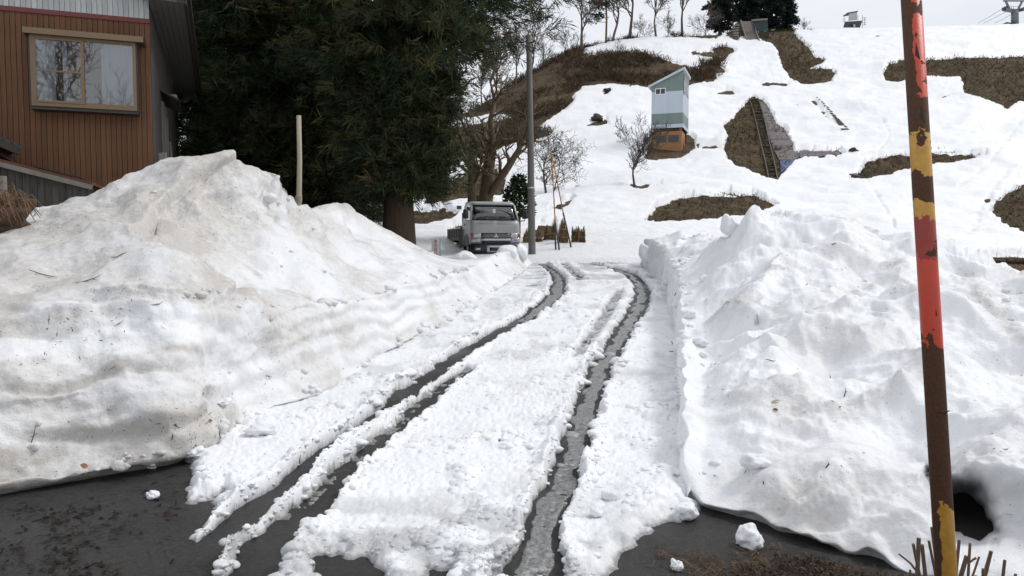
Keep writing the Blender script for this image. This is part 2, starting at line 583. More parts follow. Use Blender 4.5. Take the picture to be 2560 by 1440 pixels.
def poly_sd(u, v, poly):
    """signed pixel distance, negative inside"""
    p = np.array(poly, float)
    d = np.full(u.shape, 1e9); ins = np.zeros(u.shape, bool)
    for i in range(len(p)):
        x0, y0 = p[i]; x1, y1 = p[(i + 1) % len(p)]
        ex, ey = x1 - x0, y1 - y0
        t = np.clip(((u - x0) * ex + (v - y0) * ey) / (ex * ex + ey * ey + 1e-9), 0, 1)
        d = np.minimum(d, (u - x0 - t * ex) ** 2 + (v - y0 - t * ey) ** 2)
        c = ((y0 > v) != (y1 > v)) & (u < (x1 - x0) * (v - y0) / (y1 - y0 + 1e-12) + x0)
        ins ^= c
    d = np.sqrt(d)
    return np.where(ins, -d, d)
def line_d(u, v, pl):
    d = np.full(u.shape, 1e9)
    for (x0, y0), (x1, y1) in zip(pl[:-1], pl[1:]):
        ex, ey = x1 - x0, y1 - y0
        t = np.clip(((u - x0) * ex + (v - y0) * ey) / (ex * ex + ey * ey), 0, 1)
        d = np.minimum(d, (u - x0 - t * ex) ** 2 + (v - y0 - t * ey) ** 2)
    return np.sqrt(d)

def snow_thickness(x, y, z):
    u, v = pix(x, y, z)
    ly_ = np.log(np.maximum(y, 1.0))
    wob = 5.0 * fbm(x / (y * 0.012), ly_ / 0.03, None, 3, 31)
    teeth = 1.3 * fbm(x / (y * 0.005), ly_ / 0.016, None, 3, 37)
    best = np.full(u.shape, 60.0)
    for pl in BARE:
        p = np.array(pl)
        lo, hi = p.min(0) - 45, p.max(0) + 45
        k = (u > lo[0]) & (u < hi[0]) & (v > lo[1]) & (v < hi[1])
        if k.any():
            best[k] = np.minimum(best[k], poly_sd(u[k], v[k], pl))
    s = best + np.clip(wob + teeth, -9, 9) * np.clip(0.25 + np.abs(best) / 14.0, 0, 1)
    T = 0.30 + 0.10 * fbm(x / 8, y / 8, None, 2, 51)
    return np.where(s > 0, T * sstep(0.0, 5.0, s) + 0.02, -0.25 * sstep(0, 5, -s)), u, v

TRACKS = [([(2150,268),(2205,300),(2226,345),(2200,376),(2150,400)], 3.0, 0.9), ([(2168,460),(2200,510),(2240,592)], 4.0, 0.9),
          ([(2380,640),(2440,580),(2455,520),(2505,450),(2570,395)], 8.0, 0.8), ([(1858,130),(1872,165),(1897,196)], 2.5, 0.8),
          ([(1908,128),(1920,165),(1932,198)], 2.5, 0.7), ([(2400,470),(2470,420),(2520,350),(2560,300)], 6.0, 0.5),
          ([(1790,262),(1815,255),(1840,262)], 8.0, 0.7), ([(2080,220),(2140,216)], 8.0, 0.6), ([(1720,420),(1800,330),(1850,270)], 7.0, 0.35)]

def build_hill():
    us = np.concatenate([np.linspace(-900, 800, 80)[:-1], np.linspace(800, 1040, 60)[:-1], np.linspace(1040, 2600, 640)[:-1], np.linspace(2600, 3400, 40)])
    vs_c = np.linspace(0, 1, 300)
    Yr = np.exp(np.interp(vs_c, [0, 0.1, 0.35, 0.62, 0.88, 1.0], np.log([26.0, 30, 50, 95, 170, 232])))
    Yr = np.concatenate([[24.6, 25.2, 25.6], Yr, [245, 270, 320, 450, 900]])
    A, Y = np.meshgrid((us - CU) / F, Yr)
    X = A * Y
    Z = hill_z(X, Y)
    T, u, v = snow_thickness(X, Y, Z)
    Z = Z - 0.45 * sstep(25.75, 25.0, Y)
    T = np.where(T > 0, T * (0.12 + 0.88 * sstep(25.5, 31, Y)), T)
    lump = (0.11 * fbm(X / 1.6, Y / 1.6, None, 3, 71) + 0.26 * fbm(X / 5.5, Y / 4.0, None, 3, 73)) * sstep(33, 50, Y) + 0.035 * fbm(X / 0.5, Y / 0.5, None, 3, 77) * (1 - sstep(40, 90, Y))
    dirt = np.zeros_like(X)
    cut = np.zeros_like(X)
    for pl, w, s in TRACKS:
        p = np.array(pl)
        k = (u > p[:, 0].min() - 30) & (u < p[:, 0].max() + 30) & (v > p[:, 1].min() - 30) & (v < p[:, 1].max() + 30)
        d = line_d(u[k], v[k], pl)
        g = np.exp(-(d / w) ** 2) * np.clip(0.5 + 0.8 * vnoise(X[k] / 1.2, Y[k] / 1.2, None, 3), 0, 1)
        dirt[k] = np.maximum(dirt[k], s * g)
        cut[k] = np.maximum(cut[k], g)
    edge = sstep(0.5, 0.05, T) * (T > 0) * 0.25
    o = grid_obj('snow_cover', X, Y, Z + T + lump * (T > 0.2) - 0.12 * cut, M_hill, {'dirt': dirt + edge * 0.6}, keep=T > -0.2)
    tag(o, kind='structure')
    us2 = np.concatenate([np.linspace(-900, 800, 60)[:-1], np.linspace(800, 2600, 420)[:-1], np.linspace(2600, 3400, 20)])
    Yr2 = np.concatenate([np.exp(np.interp(np.linspace(0, 1, 190), [0, 0.1, 0.35, 0.62, 0.88, 1.0], np.log([26.0, 30, 50, 95, 170, 232]))), [270, 450, 900]])
    A, Y = np.meshgrid((us2 - CU) / F, Yr2)
    X = A * Y
    Z = hill_z(X, Y) - 0.6 * sstep(28, 26, Y) + 0.10 * fbm(X / 0.8, Y / 0.8, None, 3, 81) - 0.03
    tag(grid_obj('hillside', X, Y, Z, M_earth), kind='structure')
build_hill()

# wide ground to the horizon, under everything
g = MB()
g.add([(-3000, -3000, -0.45), (3000, -3000, -0.45), (3000, 3000, -0.45), (-3000, 3000, -0.45)], [(0, 1, 2, 3)])
tag(g.build('ground', M_hill), kind='structure')

# the road sheet
yy = np.linspace(-8, 27.5, 120); xx = np.linspace(-16, 14, 40)
X, Y = np.meshgrid(xx, yy)
tag(grid_obj('road', X, Y, zr(Y), M_asph), kind='structure')

# ------------------------------------------------------------------ slush on the road
RUTS = [
 # (v, u centre, half width)
 ('r1', [(1460,455,45),(1437,470,42),(1406,490,38),(1344,562,42),(1281,623,37),(1219,709,23),(1169,767,16),(1125,820,18),(1062,921,18),(1000,1003,26),(952,1067,25),(898,1144,22),(851,1222,18),(808,1300,16),(769,1358,14),(734,1393,13),(695,1397,11),(676,1378,8),(660,1352,6)], 1.0),
 ('r2', [(1480,585,70),(1437,612,62),(1375,662,56),(1312,722,47),(1250,800,34),(1187,865,27),(1125,940,29),(1062,1010,24),(1000,1080,22),(960,1130,15),(925,1180,8)], 1.0),
 ('r3', [(1480,1325,95),(1437,1331,84),(1375,1341,60),(1312,1359,47),(1250,1384,47),(1187,1411,45),(1125,1433,42),(1062,1456,37),(1000,1477,31),(935,1497,28),(860,1542,27),(785,1587,24),(747,1606,20),(717,1604,17),(690,1580,14),(672,1530,10),(660,1460,6)], 1.0),
 ('r4', [(905,1440,9),(886,1452,11),(840,1482,12),(792,1512,11),(747,1539,10),(735,1546,6)], 0.62),
 ('r5', [(700,1452,7),(690,1440,7),(675,1424,6),(662,1408,4)], 0.7),
 ('r6', [(668,1600,5),(664,1560,7),(660,1500,7),(655,1440,5)], 0.7),
]
SLUSH = [(475,1190),(448,1214),(500,1226),(440,1277),(540,1242),(562,1232),(532,1276),(478,1340),(404,1408),(440,1398),(480,1405),(505,1445),(490,1500),(885,1530),(868,1484),(818,1440),(850,1424),(898,1418),(918,1444),(912,1484),(935,1530),(1110,1530),(1072,1472),(1088,1444),(1118,1438),(1105,1470),(1135,1500),(1170,1530),(1570,1520),(1590,1420),(1612,1380),(1680,1328),(1742,1288),(1800,1240),(1780,900),(1740,640),(1250,640),(1200,690),(1040,780),(860,880),(660,985),(520,1070),(440,1150)]
SL = None
def build_slush():
    us = np.arange(330, 1790, 2.7)
    vs = np.concatenate([np.arange(1530, 1000, -2.6), np.arange(1000, 760, -2.0), np.arange(760, 646, -1.4)])
    U, V = np.meshgrid(us, vs)
    Y = Yroad(V)
    Z0 = zr(Y)
    D = Y * CT - (Z0 - CAMZ) * ST
    X = (U - CU) / F * D
    fade = 1 - sstep(8, 16, Y)
    wob = 26 * fbm(X * 2.6, Y * 2.6, None, 5, 5, 0.62) * (5.0 / np.maximum(Y, 3.5)) + 12 * (1 - worley(X * 8, Y * 8, 4) * 1.6) * (5.0 / np.maximum(Y, 3.5))
    sdp = -poly_sd(U, V, SLUSH) + wob * np.clip((V - 850) / 300, 0, 1)
    ppm = F / np.maximum(D, 1)
    cover = sstep(-0.01, 0.16 + 0.10 * fbm(X * 2, Y * 2, None, 2, 8), sdp / ppm)
    # thickness
    drv = sstep(-0.25, 0.35, fbm(X * 1.1, Y * 0.7, None, 3, 15))          # churned or flattened
    w1 = worley(X * 10 + 0.5 * fbm(X * 5, Y * 5, None, 2, 3), Y * 10, 21); c1 = np.sqrt(np.clip(1 - (w1 * 1.15) ** 2, 0, 1))
    w2 = worley(X * 23, Y * 23, 22); c2 = np.sqrt(np.clip(1 - (w2 * 1.15) ** 2, 0, 1))
    pile = sstep(-0.3, 0.6, fbm(X * 2.4, Y * 2.0, None, 3, 19))
    s = 0.048 + 0.020 * fbm(X * 2.0, Y * 1.4, None, 3, 11) + (0.014 + 0.040 * drv * pile) * c1 + (0.011 + 0.013 * pile) * c2 * (0.35 + 0.65 * fade)
    s = s + 0.006 * fbm(X * 30, Y * 30, None, 2, 41) * fade
    # thin, soaked places
    thin = sstep(0.20, 0.70, fbm(X * 0.9 + 4, Y * 0.8, None, 5, 61, 0.6))
    s = s - 0.035 * thin * sstep(7.0, 9.0, Y)
    wet = 0.25 * thin * sstep(7.0, 9.0, Y)
    farmess = sstep(18.5, 21, Y) * sstep(-0.35, 0.35, fbm(X * 1.2, Y * 3.0, None, 4, 63, .6))
    s = s - 0.03 * farmess
    wet = np.maximum(wet, 0.55 * farmess)
    mid_ = sstep(7, 9, Y) * sstep(0.1, 0.6, fbm(X * 2.6, Y * 1.2, None, 4, 64, .6))
    wet = np.maximum(wet, 0.22 * mid_)
    # lower, icier front edge
    near = sstep(5.3, 3.7, Y)
    s = s * (1 - 0.28 * near)
    wet = np.maximum(wet, 0.50 * near * sstep(-0.45, 0.5, fbm(X * 4, Y * 4, None, 3, 66)))
    rut = np.zeros_like(X); slosh = np.zeros_like(X); ridge = np.zeros_like(X)
    for name, pts, dep in RUTS:
        p = np.array(sorted(pts), float)
        if name in ('r1', 'r2'):
            g_ = np.clip((p[:, 0] - 1020) / 150, 0, 1)
            p[:, 1] += 7 * g_; p[:, 2] += 13 * g_ + 7 * np.clip((p[:, 0] - 690) / 60, 0, 1) * np.clip((1060 - p[:, 0]) / 60, 0, 1)
        uc = np.interp(V, p[:, 0], p[:, 1]); hw = np.interp(V, p[:, 0], p[:, 2])
        inr = (V > p[0, 0] - 2) & (V < p[-1, 0] + 2)
        e = (U - uc) / hw + 0.34 * fbm(X * 4, Y * 3.2, None, 4, 91)
        d = np.abs(e)
        m = np.where(inr, sstep(1.0 + 13.0 / hw, 0.80, d), 0) * dep
        rut = np.maximum(rut, m)
        ridge = np.maximum(ridge, np.where(inr, np.exp(-((d - 1.0 - 10.0 / hw) / (0.30 + 8.0 / hw)) ** 2) * dep, 0))
        if name == 'r3':
            slosh = np.maximum(slosh, np.where(inr, sstep(0.74, 0.42, d + 0.22 * fbm(X * 6, Y * 3, None, 3, 94)), 0) * (0.50 + 0.50 * sstep(-0.45, 0.0, fbm(X * 7, Y * 5, None, 4, 95, .6))))
        if name == 'r2':
            slosh = np.maximum(slosh, np.where(inr, sstep(-0.15, -0.5, e) * (d < 1.1), 0) * sstep(-0.3, 0.2, fbm(X * 9, Y * 9, None, 3, 96)) * sstep(1330, 1250, V))
        if name == 'r1':
            slosh = np.maximum(slosh, np.where(inr, sstep(0.9, 0.5, d), 0) * sstep(12, 16, Y) * 0.9)
        if name in ('r4', 'r5', 'r6'):
            slosh = np.maximum(slosh, m * sstep(-0.2, 0.3, fbm(X * 6, Y * 6, None, 3, 97)))
    s = s + ridge * (0.012 + 0.030 * c1 * pile + 0.012 * c2) * (1 - rut)
    s = s * (1 - rut) + rut * np.where(slosh > 0.3, 0.007 * slosh + 0.011 * (c2 - 0.62) + 0.006 * np.sin(Y * 62 + 3 * fbm(X * 6, Y * 6, None, 2, 7)), -0.035)
    s = s * cover - 0.04 * (1 - cover)
    wet = np.maximum(wet, np.maximum(sstep(0.030, 0.004, s) * 0.85, sstep(0.06, 0.02, s) * 0.22))
    wet = np.maximum(wet, np.clip(rut * 0.95 * (slosh > 0.05), 0, 0.93) * (0.8 + 0.2 * c2))
    lum = 0.10 * sstep(0.06, 0.02, s)
    global SL
    SL = (us, vs, Z0 + s, s, np.clip(wet, 0, 1), np.clip(drv * pile + 0.9 * ridge * (1 - rut), 0, 1))
    tag(grid_obj('slush_cover', X, Y, Z0 + s, M_slush, {'wet': np.clip(wet, 0, 1)}, keep=s > -0.033), kind='structure')
build_slush()
def ico(sub):
    import bmesh
    bm = bmesh.new()
    bmesh.ops.create_icosphere(bm, subdivisions=sub, radius=1.0)
    A = np.array([p.co[:] for p in bm.verts]); Fc = np.array([[p.index for p in f.verts] for f in bm.faces])
    bm.free()
    return A, Fc
def slush_clumps():
    us, vs, Z, S, Wt, Ch = SL
    r = np.random.default_rng(77)
    Vs = []; Fs = []; Ws = []; off = 0
    for sub, n, r0, r1 in ((2, 420, .036, .075), (2, 2400, .014, .040), (1, 7000, .008, .022)):
        A, Fc = ico(sub)
        iu = r.integers(0, len(us), n * 3); iv = (len(vs) * r.random(n * 3) ** 1.5).astype(int)
        sv = S[iv, iu]; ch = Ch[iv, iu]
        ok = (sv > 0.012) & (r.random(n * 3) < 0.03 + 0.85 * ch ** 1.3 + 0.5 * (sv > .085))
        iu, iv = iu[ok][:n], iv[ok][:n]
        u = us[iu] + r.uniform(-3, 3, len(iu)); v = vs[iv]
        Y = Yroad(v); z = Z[iv, iu]
        X = (u - CU) / F * (Y * CT - (z - CAMZ) * ST)
        # keep the picture position of the surface point
        rad = r.uniform(r0, r1, len(iu)) * np.clip(Y / 6, .8, 1.7)
        Yg = Y; Xg = (u - CU) / F * (Yg * CT - (zr(Yg) - CAMZ) * ST)
        for k in range(6):
            m = np.arange(len(iu)) % 6 == k
            q = 1 + 0.42 * fbm(A[:, 0] * 1.3 + k * 9, A[:, 1] * 1.3, A[:, 2] * 1.3 + k, 3, k)
            B = A * q[:, None] * np.array([1, 1, .60])
            th = r.uniform(0, 6.28, m.sum()); c, s_ = np.cos(th), np.sin(th)
            P3 = np.stack([B[None, :, 0] * c[:, None] - B[None, :, 1] * s_[:, None], B[None, :, 0] * s_[:, None] + B[None, :, 1] * c[:, None], np.repeat(B[None, :, 2], m.sum(), 0)], -1) * rad[m][:, None, None]
            P3 += np.stack([Xg[m], Yg[m], z[m] - rad[m] * .38], -1)[:, None]
            nv = len(A)
            Fs.append((Fc[None] + (np.arange(m.sum()) * nv)[:, None, None] + off).reshape(-1, 3))
            Vs.append(P3.reshape(-1, 3)); off += m.sum() * nv
            Ws.append(np.repeat(Wt[iv, iu][m] * .8, nv))
    o = link(bpy.data.objects.new('slush_clumps', np_mesh('slush_clumps', np.concatenate(Vs), np.concatenate(Fs), M_slush, True, {'wet': np.concatenate(Ws)})))
    tag(o, 'small clumps of wet snow churned up all over the slushy lane', 'slush', None, 'stuff')
slush_clumps()

# ------------------------------------------------------------------ lofted snow banks
def cr_interp(C, counts, tens=0.5):
    """C (n,m,3): resample along axis 0 with counts[i] samples per span"""
    n = C.shape[0]
    outp = []
    for i in range(n - 1):
        p0 = C[max(i - 1, 0)]; p1 = C[i]; p2 = C[i + 1]; p3 = C[min(i + 2, n - 1)]
        d1 = np.linalg.norm(p1 - p0, axis=-1, keepdims=True) + 1e-6
        d2 = np.linalg.norm(p2 - p1, axis=-1, keepdims=True) + 1e-6
        d3 = np.linalg.norm(p3 - p2, axis=-1, keepdims=True) + 1e-6
        m1 = tens * ((p1 - p0) / d1 + (p2 - p1) / d2) * np.minimum(d2, d1 * 2)
        m2 = tens * ((p2 - p1) / d2 + (p3 - p2) / d3) * np.minimum(d2, d3 * 2)
        t = np.linspace(0, 1, counts[i], endpoint=False)[:, None, None]
        h1 = 2 * t ** 3 - 3 * t ** 2 + 1; h2 = -2 * t ** 3 + 3 * t ** 2; h3 = t ** 3 - 2 * t ** 2 + t; h4 = t ** 3 - t ** 2
        outp.append(h1 * p1 + h2 * p2 + h3 * m1 + h4 * m2)
    outp.append(C[-1:][:])
    return np.concatenate(outp, 0)
def loft(C, rc, cc):
    D = cr_interp(C, rc, 0.25)
    return cr_interp(D.transpose(1, 0, 2), cc, 0.25).transpose(1, 0, 2)
def normals(D):
    du = np.gradient(D, axis=0); dv = np.gradient(D, axis=1)
    n = np.cross(dv, du)
    return n / (np.linalg.norm(n, axis=-1, keepdims=True) + 1e-9)

def left_bank():
    # stations from far left to the far end by the truck; each: base pixel, then (u, v, Y) rows up to the crest
    S = [
     [(-500,1370), (-500,1040,4.75), (-500,800,5.5), (-500,720,7.0), (-500,680,8.4), (-500,640,9.4)],
     [(0,1250),    (0,1000,5.12),    (0,765,5.9),    (0,670,7.4),    (0,610,8.6),    (0,563,9.5)],
     [(250,1203),  (250,985,5.48),   (250,745,6.2),  (262,625,7.6),  (262,530,9.0),  (250,460,10.0)],
     [(430,1172),  (430,965,5.74),   (440,745,6.35), (410,620,7.8),  (395,505,9.3),  (420,408,10.3)],
     [(545,1120),  (520,930,6.35),   (575,775,6.85), (490,660,8.0),  (470,530,9.4),  (560,386,10.5)],
     [(640,1050),  (625,905,7.05),   (655,795,7.4),  (560,690,8.4),  (530,545,9.7),  (610,400,10.8)],
     [(787,1003),  (765,872,8.15),   (760,762,8.4),  (700,655,9.4),  (640,540,10.4), (690,428,11.2)],
     [(973,890),   (955,808,10.5),   (938,735,10.8), (880,675,11.6), (800,590,12.6), (750,502,13.4)],
     [(1144,793),  (1118,738,14.6),  (1098,685,14.8),(1030,655,15.4),(950,600,16.2), (880,524,17.0)],
     [(1230,737),  (1200,700,17.7),  (1180,668,17.9),(1120,655,18.5),(1050,628,19.0),(985,585,19.6)],
     [(1285,703),  (1262,668,20.5),  (1245,636,20.8),(1190,650,21.3),(1120,648,21.6),(1042,622,22.0)],
     [(1318,676),  (1308,648,23.0),  (1298,618,23.3),(1240,640,23.8),(1180,660,24.0),(1100,654,24.2)],
     [(1332,662),  (1330,655,24.7),  (1320,650,24.9),(1270,655,25.0),(1200,662,25.1),(1140,662,25.2)],
    ]
    C = []
    for st in S:
        b = G(*st[0]); pts = [P(*q) for q in st[1:]]
        zb = float(zr(b.y))
        out_ = Vector((b.x, b.y, 0)) - Vector((pts[2].x, pts[2].y, 0))
        inn = -out_.normalized()
        row = [Vector((b.x, b.y, zb - 0.12)) + inn * 0.30, Vector((b.x, b.y, zb + 0.015)) + inn * 0.10, Vector((b.x, b.y, zb + 0.07))]
        row += pts
        c = pts[-1]
        back = Vector((c.x, c.y, 0)) + inn * 0.9
        row += [Vector((back.x, back.y, c.z - 0.22)), Vector((back.x + inn.x * 1.6, back.y + inn.y * 1.6, max(c.z * 0.45, zb - 0.1))), Vector((back.x + inn.x * 4, back.y + inn.y * 4, -0.3))]
        C.append([list(p) for p in row])
    C = np.array(C).transpose(1, 0, 2)          # rows (up), cols (along)
    D = loft(C, [4, 6, 40, 44, 44, 40, 40, 14, 8, 4], [50, 60, 60, 50, 40, 60, 70, 60, 40, 30, 24, 16])
    n = normals(D)
    x, y, z = D[..., 0], D[..., 1], D[..., 2]
    nr = D.shape[0]
    ri = np.arange(nr)[:, None] * np.ones(D.shape[1])[None, :]
    face = sstep(6, 14, ri) * sstep(104, 84, ri)                        # the cut face
    top = sstep(84, 110, ri)
    road_side = sstep(-2.9, -1.9, x) * sstep(5.8, 6.6, y)
    # horizontal ledges left by the blade and by melting layers
    lz = z * 3.3 + 0.06 * x + 0.42 * fbm(x * 0.9, y * 0.9, z * 0.6, 4, 3)
    saw = lz - np.floor(lz)
    ledge = (np.where(saw < 0.22, saw / 0.22, ((1 - saw) / 0.78) ** 0.8) - 0.5)
    d = face * (1 - 0.75 * road_side) * 0.07 * ledge * np.clip(0.40 + 1.0 * fbm(x * 1.1, y * 1.1, z * 2.2, 3, 8), 0.05, 1.1)
    d += face * road_side * 0.030 * np.sin(z * 34 + 2.4 * fbm(x, y, z, 2, 6)) * 0.6
    d += 0.16 * fbm(x * 0.7, y * 0.7, z * 0.8, 4, 12) * (0.35 + 0.65 * face * (1 - road_side) + 0.45 * top)
    blk = np.clip(worley(x * 1.7 + 0.4 * fbm(x * 2, y * 2, z * 2, 2, 5), z * 2.3 + y * 0.8, 27), 0, 1)
    d += face * (1 - 0.55 * road_side) * 0.10 * (0.45 - blk ** 1.3)
    rg = 1 - np.abs(fbm(x * 0.55 + 9, y * 0.55, z * 0.9, 3, 17))
    d += top * 0.17 * (rg - 0.6) + top * 0.10 * (0.6 - np.abs(fbm(x * 1.3, y * 1.1, z * 1.3, 3, 18)))
    d += 0.045 * fbm(x * 2.6, y * 2.6, z * 3.5, 4, 22) * (1 - 0.6 * road_side)
    d += 0.05 * face * (1 - 0.6 * road_side) * (0.6 - np.abs(fbm(x * 1.8, y * 1.8, z * 3.0, 3, 26)))
    d += (0.007 * fbm(x * 13, y * 13, z * 15, 3, 23) + 0.010 * np.clip(fbm(x * 6, y * 6, z * 7, 3, 24) - 0.15, 0, 1)) * (1 - 0.6 * road_side)
    uu_, vv_ = pix(x, y, z)
    debris_shade = np.zeros_like(x)  # debris along the edges, plus shade under ledges painted as colour
    for pl, w_, a_ in [([(600, 392), (520, 408), (455, 445), (430, 478), (345, 560), (325, 600), (395, 640), (480, 675), (520, 690), (640, 790)], 11, 1.0), ([(520, 590), (590, 640), (680, 690), (790, 725)], 7, 0.8), ([(640, 480), (690, 560), (780, 590), (860, 610)], 8, 0.7), ([(30, 735), (150, 770), (260, 760), (400, 770), (520, 745)], 12, 0.5), ([(0, 940), (150, 905), (300, 900), (480, 885)], 13, 0.7), ([(0, 1010), (120, 990), (260, 975), (480, 955)], 12, 0.5), ([(60, 1090), (200, 1060), (330, 1010), (530, 985)], 16, 0.9)]:
        debris_shade = np.maximum(debris_shade, a_ * np.exp(-(line_d(uu_ + 6 * fbm(x * 3, y * 3, z * 3, 2, 91), vv_ + 6 * fbm(x * 3, y * 3, z * 3, 2, 92), pl) / w_) ** 2))
    d += 0.03 * debris_shade * top
    DP = [(-900, 700), (-100, 590), (0, 555), (250, 452), (560, 370), (585, 384), (475, 430), (432, 476), (335, 575), (326, 600), (400, 642), (500, 690), (560, 745), (500, 770), (0, 790), (-900, 860)]
    sdp = poly_sd(uu_ + 7 * fbm(x * 2.5, y * 2.5, z * 2.5, 3, 93), vv_ + 5 * fbm(x * 2.5, y * 2.5, z * 2.5, 3, 94), DP)
    right_ = sstep(300, 340, uu_) * sstep(800, 720, vv_) * (uu_ < 1000)
    d -= 0.17 * sstep(0, 16, sdp) * np.exp(-np.maximum(sdp, 0) / 120) * right_
    plane_dirt = sstep(6, -10, sdp)
    low_dirt = sstep(-10, 60, vv_ - np.interp(uu_, [0, 200, 330, 530, 600], [1085, 1060, 1015, 985, 960])) * sstep(640, 560, uu_)
    for pl, dp in [([(150, 742), (300, 756), (480, 742), (540, 752)], 0.055), ([(-300, 880), (0, 832), (150, 802), (330, 790), (480, 776)], 0.085), ([(290, 892), (400, 872), (505, 878)], 0.07), ([(-200, 1040), (0, 1018), (100, 1004), (230, 1000)], 0.05), ([(60, 1085), (250, 1048), (330, 1012), (440, 1000), (556, 978)], 0.09)]:
        q_ = np.array(pl, float)
        lv = np.interp(uu_, q_[:, 0], q_[:, 1]) + 16 * fbm(x * 2.0, y * 2.0, None, 5, 95)
        en = sstep(q_[0, 0] - 10, q_[0, 0] + 90, uu_) * sstep(q_[-1, 0] + 15, q_[-1, 0] - 60, uu_) * np.clip(0.7 + 0.9 * fbm(x * 1.6 + q_[0, 1], y * 1.6, None, 3, 96), 0.1, 1.2)
        q = vv_ - lv
        d += en * np.where(q > 0, -dp * sstep(-2, 26, q) * np.exp(-np.maximum(q, 0) / 60), 0.02 * np.exp(np.minimum(q, 0) / 26)) * sstep(2, 9, ri)
        debris_shade = np.maximum(debris_shade, 0.75 * en * np.exp(-((q - 14) / 22) ** 2))  # undercut shade below each ledge, painted into the snow colour
    D = D + n * (d * sstep(2, 9, ri) * (1 - 0.75 * sstep(14, 20, y)))[..., None]
    dirt = 0.75 * top * sstep(-2.6, -4.2, x) + face * (1 - road_side) * 0.75 * sstep(0.42, 0.02, saw) * sstep(-.5, .3, vnoise(x * 1.1, y, z * 2, 9)) + 0.6 * np.exp(-((ri - 93) / 3.0) ** 2) * sstep(0.0, 0.5, vnoise(x * 1.5, y * 1.5, None, 77)) + 0.35 * face * sstep(0.5, 0.1, z)
    dirt += (0.34 * (1 - road_side) + 0.08) * (0.6 + 0.8 * fbm(x * 1.3, y * 1.3, z * 2.5, 4, 79))
    dirt *= (0.65 + 0.6 * vnoise(x * 0.8, y * 0.8, z, 78))
    dirt = np.maximum(dirt, 0.62 * plane_dirt * np.clip(0.8 + 0.9 * fbm(x * 2, y * 2, z * 2, 4, 81), 0.15, 1.6))
    dirt = np.maximum(dirt, 0.95 * low_dirt * np.clip(0.85 + 0.7 * fbm(x * 2.5, y * 2.5, z * 2.5, 4, 82), 0.1, 1.4))
    dirt = np.maximum(dirt, debris_shade * np.clip(0.55 + 0.7 * fbm(x * 5, y * 5, z * 5, 3, 80), 0, 1))
    o = grid_obj('snow_bank', D[..., 0], D[..., 1], D[..., 2], M_bank, {'dirt': np.clip(dirt, 0, 1)})
    tag(o, 'tall dirty ploughed snow bank with a cut face, in front of the brown house', 'snow bank', kind=None)
    return D, dirt
BANKS = [left_bank()]

